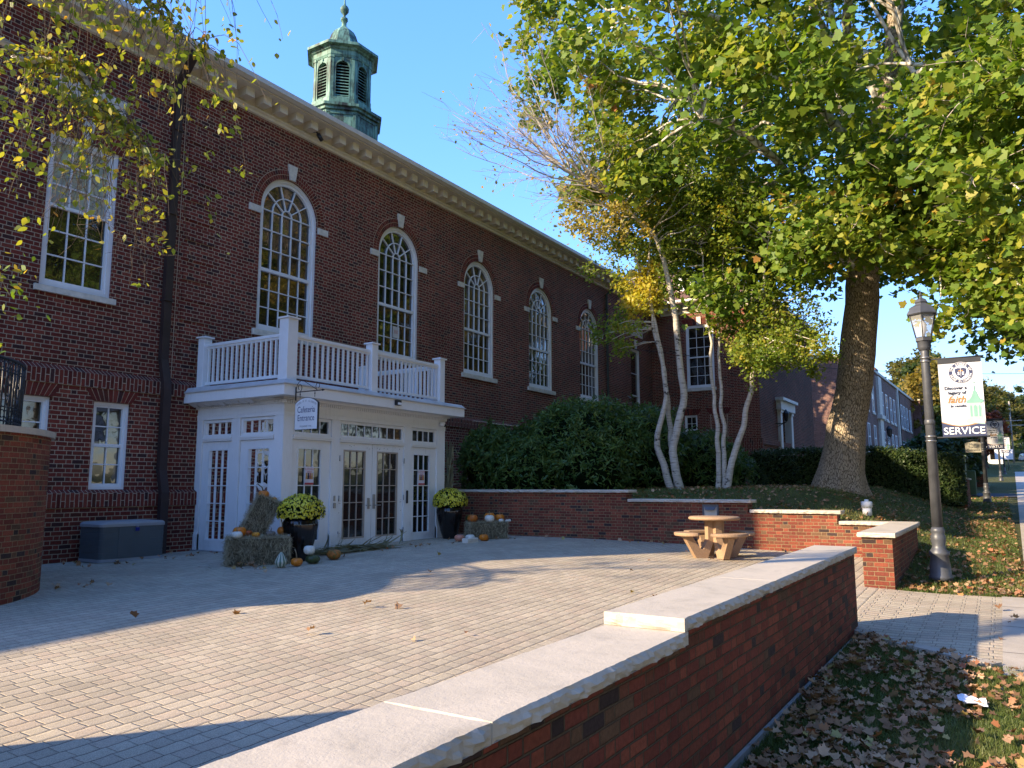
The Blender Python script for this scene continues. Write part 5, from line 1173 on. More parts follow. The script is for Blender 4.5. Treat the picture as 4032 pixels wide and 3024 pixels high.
for i in (1, 2, 3): c = copy_tree(l0); c.location = lx[i]; c['label'] = LL[i]

m_banner = plain('banner_cloth', (.56, .575, .62), .6, .3, nscale=1.2, amt=.16); m_bannernavy = plain('banner_navy', (.035, .045, .10), .6, .3); m_gold_ = plain('banner_gold', (.34, .18, .06), .6); m_bannerblack = plain('banner_dark_band', (.03, .034, .04), .6)
m_palegreen = plain('printed_pale_green', (.17, .34, .28), .6); m_palegreen2 = plain('printed_grey_green', (.32, .45, .41), .6); m_txt = plain('banner_dark_text', (.02, .028, .05), .6)
def banner(lx_, ly, lz, word, lab, s=1.0):
    """hangs in the plane x = lx_, from the pole outwards over the lawn towards the sidewalk (-y)"""
    yl, yr = ly-.17, ly-.76; zt, zb = lz+3.43, lz+2.19; X = lx_; H = zt-zb
    r = empty('street_banner', (X, (yl+yr)/2, zb), lab, 'banner', 'school banners on lamp posts')
    def q(u): return yl+(yr-yl)*u
    wav = lambda u, v: .012*math.sin(u*5+v*3)*math.sin(v*3.1)
    nu, nv = 10, 20; k = MB(); vs = [(X+wav(i/nu, j/nv)*0, q(i/nu), zb+H*j/nv) for j in range(nv+1) for i in range(nu+1)]
    k.add(vs, [(j*(nu+1)+i, j*(nu+1)+i+1, (j+1)*(nu+1)+i+1, (j+1)*(nu+1)+i) for j in range(nv) for i in range(nu)]); k.build('cloth', m_banner, r)
    for zr in (zt+.005, zb): k = MB(); k.tube([(X, ly-.06, zr), (X, yr-.04, zr)], .012, 8); k.build('rod', m_bannerblack, r)
    e = -.006; F = lambda u, v, d=1: (X+e*d, q(u), zb+H*v)
    k = MB(); k.add([F(0, .935), F(1, .935), F(1, 1), F(0, 1)], [(0, 1, 2, 3)]); k.build('top_band', m_bannerblack, r)
    n = 16; wv = lambda u: .175-.035*u+.03*math.sin(-u*pi*1.5+.3)
    k = MB(); k.add([F(i/n, 0) for i in range(n+1)]+[F(i/n, wv(i/n)) for i in range(n+1)], [(i, i+1, n+2+i, n+1+i) for i in range(n)]); k.build('bottom_band', m_bannernavy, r)
    k = MB(); k.add([F(i/n, wv(i/n)) for i in range(n+1)]+[F(i/n, wv(i/n)+.012) for i in range(n+1)], [(i, i+1, n+2+i, n+1+i) for i in range(n)]); k.build('gold_edge', m_gold_, r)
    w_ = yl-yr; txt = lambda b, u, v, sz, m, sx=1, sh=0, bo=0, d=1.5: text_obj(b, (X+e*d, q(u), zb+H*v), sz, m, r, 'y', bo, sh, sx, -1)
    txt(word, .5, .035, .155, m_whitef, 1.0 if len(word) > 5 else 1.05, 0, .001, 2)
    txt('Discover a', .37, .60, .070, m_txt, 1, 0, .0022); txt('legacy of', .40, .540, .070, m_txt, 1, 0, .0022); txt('faith', .37, .43, .155, m_gold_, .92, .35, .003); txt('in results.', .41, .375, .058, m_txt, 1, .3, .0018)
    def disc(u, v, rad, m, d, n=40, name='emblem'):
        k = MB(); k.add([(X+e*d, q(u)+rad*math.cos(2*pi*i/n), zb+H*v+rad*math.sin(2*pi*i/n)) for i in range(n)], [tuple(range(n))]); k.build(name, m, r)
    cu_, cv = .52, .81; disc(cu_, cv, .168, m_whitef, 1.2, name='emblem_edge'); disc(cu_, cv, .163, m_bannernavy, 1.5, name='emblem_ring'); disc(cu_, cv, .112, m_whitef, 1.9, name='emblem_field')
    text_arc('THE SCHOOL OF', (X+e*2.2, q(cu_), zb+H*cv), .137, .043, m_whitef, r, R(165), R(15), 'y', -1, bold=.0006); text_arc('SAINT ELIZABETH', (X+e*2.2, q(cu_), zb+H*cv), .137, .043, m_whitef, r, R(195), R(345), 'y', -1, inside=True, bold=.0006)
    sh = [(-.08, .06), (-.04, .075), (0, .07), (.04, .075), (.08, .06), (.078, 0), (.055, -.05), (0, -.095), (-.055, -.05), (-.078, 0)]
    k = MB(); k.add([(X+e*2.2, q(cu_)-a, zb+H*cv+b) for a, b in sh], [tuple(range(10))]); k.build('shield', m_bannernavy, r)
    text_obj('S', (X+e*2.5, q(cu_)+.030, zb+H*cv-.035), .065, m_whitef, r, 'y', .0015, 0, 1, -1); text_obj('E', (X+e*2.5, q(cu_)-.032, zb+H*cv-.035), .065, m_whitef, r, 'y', .0015, 0, 1, -1)
    k = MB(); k.add([(X+e*2.4, q(cu_)-a, zb+H*cv+b) for a, b in ((-.03, .02), (.03, .02), (.034, .045), (.017, .033), (0, .05), (-.017, .033), (-.034, .045))], [tuple(range(7))]); k.build('crown', m_gold_, r)
    k = MB(); k.add([(X+e*2.45, q(cu_)-a, zb+H*cv+b) for a, b in ((-.002, -.06), (.002, -.06), (.002, .065), (-.002, .065))], [(0, 1, 2, 3)]); k.build('shield_line', m_whitef, r)
    # printed picture of the cupola
    def poly(pts, m, d, nm): k = MB(); k.add([(X+e*d, q(u), zb+H*v) for u, v in pts], [tuple(range(len(pts)))]); k.build(nm, m, r)
    poly([(.55, .18), (.98, .15), (.98, .215), (.90, .235), (.66, .235), (.58, .215)], m_palegreen2, 1.2, 'printed_base')
    poly([(.65, .22), (.935, .22), (.92, .42), (.655, .42)], m_palegreen2, 1.4, 'printed_lantern'); poly([(.60, .42), (.975, .42), (.985, .455), (.90, .475), (.70, .475), (.60, .45)], m_palegreen, 1.6, 'printed_cornice')
    poly([(.68, .47), (.91, .47), (.87, .51), (.84, .56), (.80, .59), (.76, .56), (.73, .51)], m_palegreen, 1.7, 'printed_dome'); poly([(.785, .58), (.81, .58), (.81, .63), (.785, .63)], m_palegreen, 1.8, 'printed_finial')
    poly([(.793, .62), (.802, .62), (.802, .70), (.793, .70)], m_palegreen, 1.9, 'printed_cross'); poly([(.775, .672), (.82, .672), (.82, .680), (.775, .680)], m_palegreen, 2.0, 'printed_cross')
    for i, (a, b) in enumerate(((.675, .715), (.755, .83), (.865, .905))):
        poly([(a, .25), (b, .25), (b, .375), ((a+b)/2, .395), (a, .375)], m_palegreen, 1.9, 'printed_louvre')
    return r
banner(13.86, .885, .17, 'SERVICE', 'white and navy banner with emblem and large word SERVICE'); banner(37.6, .52, .93, 'VIRTUE', 'white and navy banner with word VIRTUE on second lamp post'); banner(71, -.04, 1.99, 'HOPE', 'far white banner with word HOPE on third lamp post')
HS = empty('hanging_sign', (37.6, .86, 3.2), 'pale hanging sign reading Msgr. Torney Entrance below banners', 'sign')
k = MB(); o_ = [(.56+.60*u, 3.0+.45*v) for u, v in ((0, 0), (1, 0), (1, .85), (.85, .93), (.5, 1), (.15, .93), (0, .85))]; k.add([(37.58, y, z) for y, z in o_]+[(37.62, y, z) for y, z in o_], [tuple(range(7)), tuple(range(13, 6, -1))]+[(i, 7+i, 7+(i+1) % 7, (i+1) % 7) for i in range(7)]); k.build('board', plain('tan_sign_board', (.30, .28, .22), .6), HS)
for t, z in (('Msgr.', 3.29), ('Torney', 3.18), ('Entrance', 3.06)): text_obj(t, (37.572, .86, z), .13, m_txt, HS, 'y', 0, 0, 1, -1)
k = MB(); k.tube([(37.6, .55, 3.52), (37.6, 1.2, 3.52)], .012, 6); k.tube([(37.6, .7, 3.52), (37.6, .7, 3.40)], .006, 5); k.tube([(37.6, 1.05, 3.52), (37.6, 1.05, 3.40)], .006, 5); k.build('bracket', m_iron, HS)
# white drain pipe cap on the lawn
VP = empty('vent_pipe', (19.2, 2.6, ground(19.2, 2.6)), 'short white plastic pipe with cap standing in lawn', 'pipe'); zz = ground(19.2, 2.6)-.02
k = MB(); k.lathe((19.2, 2.6, zz), [(.10, 0), (.10, .20)], 20); k.build('pipe', m_white, VP); k = MB(); k.lathe((19.2, 2.6, zz), [(.118, .18), (.118, .30), (.10, .315), (.045, .32), (.045, .36), (.03, .365)], 20); k.build('cap', m_white, VP)
# crumpled paper
k = MB(); vs = [(6.72+.22*i/6+(.01*j), .19+.19*j/6+.02*i/6, ground(6.8, .28)+.05+.035*noise.noise(Vector((i*.9, j*.9, 0)))) for j in range(7) for i in range(7)]; k.add(vs, [(j*7+i, j*7+i+1, (j+1)*7+i+1, (j+1)*7+i) for j in range(6) for i in range(6)]); tag(k.build('paper', plain('white_paper', (.72, .74, .80), .8)), 'torn white paper lying on leafy grass near brick wall', 'paper')

# ================================================================ TREES AND SHRUBS
def wob(pts, n=6, amp=.05, seed=0):
    """smooth, slightly crooked path through the points"""
    P_ = [Vector(p) for p in pts]; out = []
    for i in range(len(P_)-1):
        a, b = P_[i], P_[i+1]; p0 = P_[max(i-1, 0)]; p3 = P_[min(i+2, len(P_)-1)]
        for j in range(n):
            t = j/n; v = .5*((2*a)+(b-p0)*t+(2*p0-5*a+4*b-p3)*t*t+(3*a-p0-3*b+p3)*t**3); L = (b-a).length
            out.append(v+Vector((noise.noise(v*1.7+Vector((seed, 0, 0))), noise.noise(v*1.7+Vector((0, seed+5, 0))), 0))*amp*min(1, L))
    return out+[P_[-1]]
def limb(mb, a, b, r0, r1, seed, sag=0.0, n=10, sides=6, amp=.25):
    a, b = Vector(a), Vector(b); L = (b-a).length; pts = []
    for i in range(n+1):
        t = i/n; v = a+(b-a)*t; v.z += sag*L*4*t*(1-t)*.25
        w_ = math.sin(pi*t)*amp*L*.35
        v += Vector((noise.noise(Vector((t*2.2, seed, 0))), noise.noise(Vector((t*2.2, 9, seed))), noise.noise(Vector((seed, t*2.2, 3)))))*w_
        pts.append(v)
    mb.tube(pts, [r0+(r1-r0)*(i/n)**.8 for i in range(n+1)], sides, cap=False); return pts

def crown(name, parent, clumps, per, spread, size, shape, mat, seed, normal=(0, 0, .6), nspread=.8, fold=.25, hue=None, twmat=None, twr=.006, twn=5):
    """clumps: (centre, radius, weight). leaves scattered on short twigs inside each clump"""
    rg = np.random.default_rng(seed); C = []; Hh = []; tw = MB()
    for (c, r, w_) in clumps:
        n = int(per*w_); c = np.array(c); base_h = rg.random()*.35 if hue is None else hue
        nt_ = max(2, int(twn*w_)); d = rg.normal(size=(nt_, 3)); d /= np.linalg.norm(d, axis=1)[:, None]; e = c+d*r*(.6+.5*rg.random((nt_, 1)))*np.array([1, 1, .75])
        k_ = rg.integers(0, nt_, n); t = rg.random(n)**.7
        p = c+(e[k_]-c)*t[:, None]+rg.normal(size=(n, 3))*spread*r; C.append(p); Hh.append(np.clip(base_h+rg.random(n)*.62, 0, 1))
        if twmat:
            for q in range(min(nt_, 6)): tw.tube([tuple(c), tuple((c+e[q])/2+rg.normal(size=3)*.06*r), tuple(e[q])], [twr*1.8, twr*1.2, twr*.5], 3, cap=False)
    if twmat and tw.v: tag(tw.build('twigs', twmat, parent), kind='stuff')
    return cards(name, np.concatenate(C), shape, size, mat, parent, normal, nspread, np.concatenate(Hh), fold=fold, seed=seed)

def swept_trunk(mb, pts, rads, sides, flare=None, lob=7, seed=0):
    vs = []; fs = []; n = len(pts)
    for i, p in enumerate(pts):
        for k_ in range(sides):
            a = 2*pi*k_/sides; r = rads[i]; h = p.z-pts[0].z
            fl = 1+(.16*math.exp(-h/.55))*math.cos(lob*a+seed+1.1*math.sin(2*a))+.05*noise.noise(Vector((math.cos(a)*2, math.sin(a)*2, p.z*.8+seed)))
            vs.append((p.x+r*fl*math.cos(a), p.y+r*fl*math.sin(a), p.z))
    for i in range(n-1):
        for k_ in range(sides): l = (k_+1) % sides; fs.append((i*sides+k_, i*sides+l, (i+1)*sides+l, (i+1)*sides+k_))
    mb.add(vs, fs, smooth=True)

# ---- big sycamore
SY = empty('sycamore_tree', (23.75, 3.9, 1.45), 'huge old sycamore with thick rough trunk and wide yellow green crown', 'tree')
tp = wob([(23.80, 3.92, 1.25), (23.78, 3.85, 1.9), (23.70, 3.6, 3.3), (23.64, 3.25, 5.0), (23.52, 3.0, 6.8), (23.43, 2.8, 8.2), (23.34, 2.55, 9.8), (23.2, 2.1, 12.2), (23.2, 1.6, 15), (23.3, 1.9, 18.5), (23.5, 2.3, 22)], 6, .05, 1)
rz = [float(np.interp(p.z, [1.25, 1.6, 2.1, 2.9, 4, 6, 8, 9.8, 12, 15, 22], [.84, .73, .62, .54, .50, .47, .43, .40, .30, .2, .06])) for p in tp]
k = MB(); swept_trunk(k, tp, rz, 40, seed=2); k.build('trunk', m_sycbark, SY)
rg = np.random.default_rng(4); cl = []
ctr = np.array([23.0, 3.0, 15.2]); rad = np.array([9.2, 9.6, 8.8])
while len(cl) < 470:
    d = rg.normal(size=3); d /= np.linalg.norm(d); rr = (.30+.70*rg.random()**.45); p = ctr+d*rad*rr
    und = 7.4+.9*noise.noise(Vector((p[0]*.3, p[1]*.3, 0)))+.10*max(0, 6-abs(p[1]-3))
    if p[2] < und or p[2] > 23: continue
    # keep clear of the hall roof
    if p[1] > 12.2: continue
    lump = noise.noise(Vector((p[0]*.28, p[1]*.28, p[2]*.28)))
    if lump < -.16: continue
    cl.append((p, .85+.5*rg.random(), .8+.5*rg.random()))
k = MB(); k2 = MB(); tops = [Vector(c[0]) for c in cl]
main = []
for (h, tgt, r0) in ((7.6, (17.5, 5.5, 10.5), .20), (8.4, (19.0, -.8, 9.6), .22), (9.2, (21.0, -3.4, 12.2), .24), (9.8, (18.5, 7.0, 14.5), .20), (10.5, (28.5, .0, 13.0), .22), (11.2, (24.5, 8.5, 15.0), .18), (12.0, (18.0, 2.5, 17.0), .17), (8.0, (25.5, -4.5, 10.0), .18), (13.0, (27.5, 5.5, 18.5), .14), (14.0, (21.0, -1.0, 20.0), .12), (8.9, (16.6, .6, 9.9), .17), (12.5, (20.5, 7.0, 19.0), .12)):
    s_ = min(tp, key=lambda q: abs(q.z-h)); pts = limb(k2, s_, tgt, r0, .055, h, sag=.5, n=16, sides=9, amp=.6); main.append(pts)
allp = [p for m_ in main for p in m_[4:]]
for i, c in enumerate(tops):
    if i % 2: continue
    b_ = min(allp, key=lambda q: (q-c).length+(2 if q.z > c.z+1 else 0))
    if (b_-c).length < 6.5: limb(k, b_, c, .05, .012, i*.37, sag=.25, n=7, sides=5, amp=.5)
k2.build('limb', m_sycpale, SY); k.build('branches', m_sycpale, SY)
crown('leaves', SY, cl, 190, .26, .175, MAPLE, m_syc, 21, (-.5, .1, .75), .75, .22, twmat=m_paletwig)
# low hanging branches on the street side, nearer the camera
def tip(path, n, sp, out, w_=1.0, rg=rg):
    for i in range(n):
        t = rg.random()**.8; q = path[min(len(path)-1, int(t*len(path)))]; out.append((np.array(q)+rg.normal(size=3)*sp, .55+.35*rg.random(), w_*(.6+.6*rg.random())))
cl2 = []; k = MB()
for (a, b, n) in (((22.8, 1.0, 9.4), (14.6, -.6, 6.4), 26), ((22.5, .8, 9.0), (15.6, .3, 8.4), 24), ((22, 0, 10), (14.8, -1.2, 9.0), 24), ((23, 1.5, 8.3), (18.5, .8, 5.6), 22), ((22.8, 1.2, 8.3), (17.4, -.9, 4.9), 22), ((22.6, 3.2, 8.3), (18.4, 3.6, 6.9), 20), ((22.5, 2.0, 8.6), (17.5, 2.2, 7.6), 22), ((21.5, -1.5, 10.5), (14.5, -1.8, 11.5), 24), ((24.5, 1.0, 8.2), (24.0, -1.6, 5.0), 16), ((26, .5, 9), (29, -.9, 5.9), 16), ((22.5, 4, 8.6), (20.5, 6.0, 6.8), 16)):
    pts = limb(k, a, b, .075, .015, b[0], sag=.35, n=14, sides=7, amp=.35); tip(pts[5:], n, .42, cl2)
k.build('hanging_branches', m_sycpale, SY)
crown('hanging_leaves', SY, cl2, 100, .34, .15, MAPLE, m_syc, 22, (-.5, .1, .75), .75, .22, twmat=m_paletwig)

# ---- white birch clumps behind the retaining wall
def birch(name, loc, lab, stems, clumps, leafmat_, seed, extra=None):
    r = empty(name, loc, lab, 'tree', 'white birches behind retaining wall'); sp = []
    for i, (pts, r0) in enumerate(stems):
        P_ = wob(pts, 7, .07, seed+i); n = len(P_); k = MB()
        k.tube(P_, [r0*(1.18 if j == 0 else 1)*max(.02, 1-1.0*(j/(n-1))**1.0)+.008 for j in range(n)], 12); k.build('trunk', m_birch, r); sp.append(P_)
    k = MB(); rg_ = np.random.default_rng(seed); allq = [q for P_ in sp for q in P_ if q.z > 3.6]
    for i, (c, rr, w_) in enumerate(clumps):
        cv = Vector(c); b_ = min(allq, key=lambda q: (q-cv).length+(1.5 if q.z > cv.z+.4 else 0))
        if (b_-cv).length < 5: limb(k, b_, cv, .028, .008, i*.61, sag=.2, n=6, sides=5, amp=.4)
    k.build('branches', m_birch, r)
    for j, (m_, sel) in enumerate(leafmat_):
        cs = [c for i, c in enumerate(clumps) if sel(i, c)]
        if cs: crown('leaves', r, cs, 150, .28, .085, OVAL, m_, seed+j+50, (-.4, .1, .6), .8, .3, twmat=m_twig, twr=.004)
    return r
rg = np.random.default_rng(8)
def blob(cx, cy, cz, rx, ry, rz_, n, r=.5, w=1.0): 
    out = []
    for _ in range(n):
        d = rg.normal(size=3); d /= np.linalg.norm(d); p = np.array([cx, cy, cz])+d*np.array([rx, ry, rz_])*rg.random()**.5; out.append((p, r*(.7+.6*rg.random()), w*(.6+.8*rg.random())))
    return out
gold = blob(20.1, 8.35, 7.0, .75, .75, .75, 26, .38, 1.0)
c1 = blob(19.6, 8.6, 5.9, .9, .8, .6, 12, .35, .7)+blob(19.9, 7.6, 9.2, 2.1, 2.1, 1.6, 52, .5)+blob(19.2, 8.6, 10.6, 1.8, 1.9, 1.6, 34, .5, .7)
ng = len(gold)
birch('birch_tree', (20.9, 7.6, 1.5), 'leaning multi stemmed white birch with golden yellow leaves, nearest the hall', [
    ([(20.85, 7.75, 1.35), (20.55, 7.98, 2.35), (20.42, 8.0, 3.0), (20.42, 7.78, 4.1), (20.25, 7.80, 5.25), (19.95, 8.0, 6.7), (19.5, 8.4, 8.6), (19.0, 8.9, 10.4)], .10),
    ([(20.9, 7.55, 1.35), (20.66, 7.66, 2.55), (20.62, 7.35, 4.1), (20.30, 7.38, 5.95), (20.05, 7.46, 7.4), (19.7, 7.7, 8.5), (19.0, 8.3, 9.3), (18.2, 9.0, 10.0), (17.5, 9.7, 10.9), (17.1, 10.2, 12.0)], .115),
    ([(21.1, 7.75, 1.4), (20.95, 7.85, 3.0), (20.45, 7.75, 4.5), (20.1, 7.9, 5.8), (19.85, 7.95, 7.2), (20.1, 7.9, 9.4), (20.3, 7.7, 11.5)], .08)],
    gold+c1, [(m_gold, lambda i, c: i < ng), (m_birchleaf, lambda i, c: i >= ng)], 3)
c2 = blob(20.8, 5.9, 8.4, 2.2, 2.0, 1.6, 48, .5)+blob(21.2, 5.0, 6.3, 1.8, 1.6, 1.0, 40, .45, 1.0)+blob(20.2, 4.7, 4.9, 1.5, 1.4, .65, 34, .42, 1.1)+blob(22.5, 6.8, 10.4, 2.4, 2.4, 1.8, 36, .5, .8)
birch('birch_tree', (21.0, 6.4, 1.5), 'white birch clump with green leaves, between shrubs and hedge', [
    ([(21.25, 6.62, 1.4), (21.12, 6.55, 2.75), (20.9, 6.53, 4.1), (20.6, 6.53, 6.1), (20.5, 6.6, 8.0), (20.9, 6.9, 10.5)], .07),
    ([(21.35, 6.50, 1.4), (21.25, 6.42, 2.75), (21.05, 6.40, 4.1), (20.85, 6.3, 6.1), (20.9, 6.1, 8.0), (21.3, 5.9, 10.0)], .066),
    ([(20.85, 6.28, 1.35), (20.87, 6.04, 2.4), (20.9, 5.74, 3.4), (20.92, 5.46, 4.45), (20.88, 5.24, 5.6), (20.8, 5.03, 6.8), (20.75, 4.9, 7.9), (20.9, 4.7, 9.6)], .09)],
    c2, [(m_birchleaf, lambda i, c: True)], 7)
# bare tipped birch top with a few tan leaves
BT = bpy.data.objects['birch_tree']; KT = MB()
k = MB(); rg = np.random.default_rng(31); tips = []
st = wob([(19.3, 8.0, 8.9), (18.7, 8.5, 9.5), (18.1, 9.1, 9.9), (17.6, 9.6, 10.4)], 5, .06, 3)
for i in range(24):
    a = st[int(len(st)*rg.random())]; d = Vector((-.53+rg.normal()*.25, .60+rg.normal()*.28, .75+rg.normal()*.32)).normalized(); L = 1.8+2.2*rg.random(); e = a+d*L
    pts = limb(k, a, e, .024, .008, i*1.3, sag=-.25, n=9, sides=5, amp=.3)
    for q in range(9):
        b_ = pts[3+int(rg.random()*6)]; d2 = (d+Vector(rg.normal(size=3))*.45).normalized(); e2 = b_+d2*(.5+.9*rg.random()); p2 = limb(KT, b_, e2, .0075, .0035, i+q*.3, n=5, sides=3, amp=.5)
        for z_ in range(3): e3 = p2[2+z_]+(d2+Vector(rg.normal(size=3))*.6).normalized()*(.3+.4*rg.random()); KT.tube([p2[2+z_], e3], [.005, .0028], 3, cap=False); tips.append(e3)
kt = KT
k.build('limb', m_birch, BT); kt.build('twigs', m_paletwig, BT)
tp_ = [np.array(t)+rg.normal(size=3)*.08 for t in tips if rg.random() < .9]; cards('leaves', [p for p in tp_ if rg.random() < .7], OVAL, .085, m_tan, BT, (0, 0, .2), 1, seed=5)
cs = blob(18.9, 8.7, 8.9, 1.3, 1.3, 1.2, 30, .42, .6); crown('lower_leaves', BT, cs, 95, .3, .095, OVAL, m_tan, 6, (-.3, 0, .5), .9, .3, twmat=m_paletwig, twr=.004)
cs = blob(20.4, 8.9, 8.8, 1.6, 1.4, 1.6, 26, .45, .9); crown('green_leaves', BT, cs, 110, .3, .09, OVAL, m_birchleaf, 16, (-.3, 0, .5), .9, .3, twmat=m_paletwig, twr=.004)

# ---- near birch branches hanging in at the upper left
NB = empty('hanging_birch', (.9, 6.2, 0), 'near birch whose drooping leafy twigs hang in at upper left', 'tree')
k = MB(); kt = MB(); P_ = wob([(.6, 6.6, -.1), (.75, 6.4, 2.0), (1.0, 6.2, 4.2), (1.0, 6.3, 7)], 6, .05, 2); k.tube(P_, [.14-.07*i/(len(P_)-1) for i in range(len(P_))], 12); k.build('trunk', m_birch, NB)
lm = []; k = MB(); rg = np.random.default_rng(77)
for pts, r0 in (([(1.0, 6.25, 5.0), (2.38, 5.84, 4.78), (2.48, 5.72, 4.63), (2.64, 5.46, 4.62), (2.75, 5.33, 4.50), (2.82, 5.28, 4.30), (2.96, 5.1, 4.15), (3.1, 4.95, 3.9)], .034),
                ([(1.0, 6.2, 5.6), (2.0, 5.7, 5.5), (2.6, 5.35, 5.35), (3.0, 5.0, 5.1), (3.25, 4.75, 4.75)], .026), ([(1.0, 6.2, 6.0), (2.2, 5.5, 6.0), (2.9, 5.0, 5.7), (3.3, 4.6, 5.3)], .022)):
    w_ = wob(pts, 6, .05, 5); k.tube(w_, [r0*(1-.8*i/(len(w_)-1)) for i in range(len(w_))], 8); lm.append(w_)
k.build('limb', m_birch, NB); LP = []
for j in range(230):
    w_ = lm[rg.choice(3, p=[.45, .35, .2])]; t = .28+.72*rg.random(); a = w_[min(len(w_)-1, int(t*len(w_)))]; L = .35+.75*rg.random(); d = Vector((.25*rg.normal(), .25*rg.normal(), 0)); pts = []
    for i in range(8):
        u = i/7; pts.append(a+d*(u*1.2)+Vector((0, 0, .10*math.sin(pi*u)-L*u*u))+Vector(rg.normal(size=3))*.010)
    if pts[-1].z < 3.35 and rg.random() < .75: continue
    kt.tube(pts, [.0035-.0022*i/7 for i in range(8)], 3, cap=False)
    if rg.random() < .82:
        for i in range(int(14+16*rg.random())): q = pts[min(7, int(rg.random()*8))]; LP.append(np.array(q)+rg.normal(size=3)*.035)
for j in range(34):   # bare brushy tips
    a = lm[0][int(len(lm[0])*(.45+.5*rg.random()))]+Vector((0, 0, -.25)); p = a; pts = [a]
    for i in range(7): p = p+Vector((rg.normal()*.045, rg.normal()*.045, -.07-.05*rg.random())); pts.append(p)
    kt.tube(pts, [.0028-.0016*i/7 for i in range(8)], 3, cap=False)
    for q in pts[2:]: kt.tube([q, q+Vector((rg.normal()*.07, rg.normal()*.07, -.06*rg.random()))], [.0016, .0008], 3, cap=False)
kt.build('twigs', m_twig, NB); cards('leaves', LP, OVAL, .047, m_nearbirch if 'm_nearbirch' in globals() else leafmat('near_birch_leaf', [(0, (.13, .19, .025)), (.45, (.24, .28, .04)), (.8, (.42, .40, .06)), (.95, (.52, .40, .06)), (1, (.50, .22, .05))], .5), NB, (0, 0, .1), 1, up=(0, 0, -1.5), seed=9, fold=.15)
LP2 = [np.array((2.58, 5.85, 3.05))+rg.normal(size=3)*np.array([.10, .10, .16]) for _ in range(70)]+[np.array((2.55, 5.9, 2.55))+rg.normal(size=3)*np.array([.05, .05, .07]) for _ in range(25)]
cards('low_leaves', LP2, OVAL, .05, m_birchleaf, NB, (0, 0, .1), 1, up=(0, 0, -1.5), seed=10, fold=.15)
kt = MB(); kt.tube([(1.0, 6.3, 3.4), (1.9, 6.2, 3.5), (2.5, 5.9, 3.2), (2.62, 5.85, 2.95)], [.02, .012, .006, .003], 6); kt.build('low_twig', m_birch, NB)

# ---- shrubs
def shrub(name, lab, blobs, n, size, mat, seed, grp=None, cat='shrub', shape=LANCE):
    c0 = blobs[0][0]; r = empty(name, (c0[0], c0[1], blobs[0][3] if len(blobs[0]) > 3 else 1.4), lab, cat, grp); rg_ = np.random.default_rng(seed); k = MB(); C = []; N_ = []
    vols = np.array([b[1][0]*b[1][1]+b[1][0]*b[1][2] for b in blobs]); pr = vols/vols.sum()
    for bi, (c, rr, *_ ) in enumerate(blobs):
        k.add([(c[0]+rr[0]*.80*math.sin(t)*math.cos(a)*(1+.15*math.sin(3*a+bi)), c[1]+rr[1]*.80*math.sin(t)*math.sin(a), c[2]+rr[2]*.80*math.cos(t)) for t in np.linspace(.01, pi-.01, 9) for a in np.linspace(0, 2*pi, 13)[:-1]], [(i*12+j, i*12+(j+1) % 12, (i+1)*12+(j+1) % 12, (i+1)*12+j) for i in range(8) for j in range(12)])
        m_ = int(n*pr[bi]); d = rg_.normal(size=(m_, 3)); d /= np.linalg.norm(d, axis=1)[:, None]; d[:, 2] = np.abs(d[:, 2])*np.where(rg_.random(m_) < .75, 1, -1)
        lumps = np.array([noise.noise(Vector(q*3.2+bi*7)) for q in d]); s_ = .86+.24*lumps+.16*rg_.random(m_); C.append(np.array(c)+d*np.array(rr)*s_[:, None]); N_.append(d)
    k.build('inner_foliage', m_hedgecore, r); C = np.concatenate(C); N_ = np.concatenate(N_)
    # rosettes: several lance leaves radiating from each tip
    reps = 5; C5 = np.repeat(C, reps, 0)+rg_.normal(size=(len(C)*reps, 3))*.03; N5 = np.repeat(N_, reps, 0)
    cards('leaves', C5, shape, size, mat, r, N5*.8+np.array([0, 0, .5]), .9, np.clip(np.repeat(rg_.random(len(C))*.75, reps)+rg_.random(len(C5))*.25, 0, 1), seed=seed, fold=.1); return r
G_ = 'rhododendrons along the hall'
shrub('rhododendron', 'large dark green shrub at left end, next to corn stalks', [((18.7, 11.3, 2.0), (1.1, 1.3, .95)), ((18.9, 12.3, 2.2), (1.2, 1.2, 1.15))], 3000, .15, m_rhodo, 1, G_)
shrub('rhododendron', 'tallest dark green shrub, in the middle below the fourth arched window', [((20.2, 10.3, 2.55), (1.9, 1.9, 1.55)), ((22.0, 11.2, 2.6), (1.8, 2.0, 1.6)), ((19.3, 9.6, 2.1), (1.2, 1.1, 1.0))], 5200, .15, m_rhodo, 2, G_)
shrub('rhododendron', 'rounded green shrub just left of the birch stems', [((21.6, 9.1, 2.5), (1.4, 1.2, 1.4)), ((23.3, 9.6, 2.7), (1.5, 1.5, 1.5))], 3300, .15, m_rhodo, 3, G_)
shrub('rhododendron', 'smaller dark shrub behind the birch stems under wing window', [((24.6, 8.3, 2.2), (1.5, 1.3, 1.15)), ((26.4, 8.2, 2.1), (1.3, 1.2, 1.0))], 2600, .15, m_rhodo, 4, G_)
shrub('rhododendron', 'low dark shrub at foot of brick wing, near hedge', [((29.5, 9.0, 1.95), (1.0, .8, .6))], 700, .14, m_rhodo, 5, G_)
HG = empty('hedge', (31.8, 5, 1.4), 'long clipped dark evergreen hedge behind the sycamore trunk', 'hedge'); k = MB(); C = []; N_ = []; rg = np.random.default_rng(61)
hp = [(33.0, 8.9), (31.9, 6.5), (31.4, 4.0), (31.3, 1.75)]
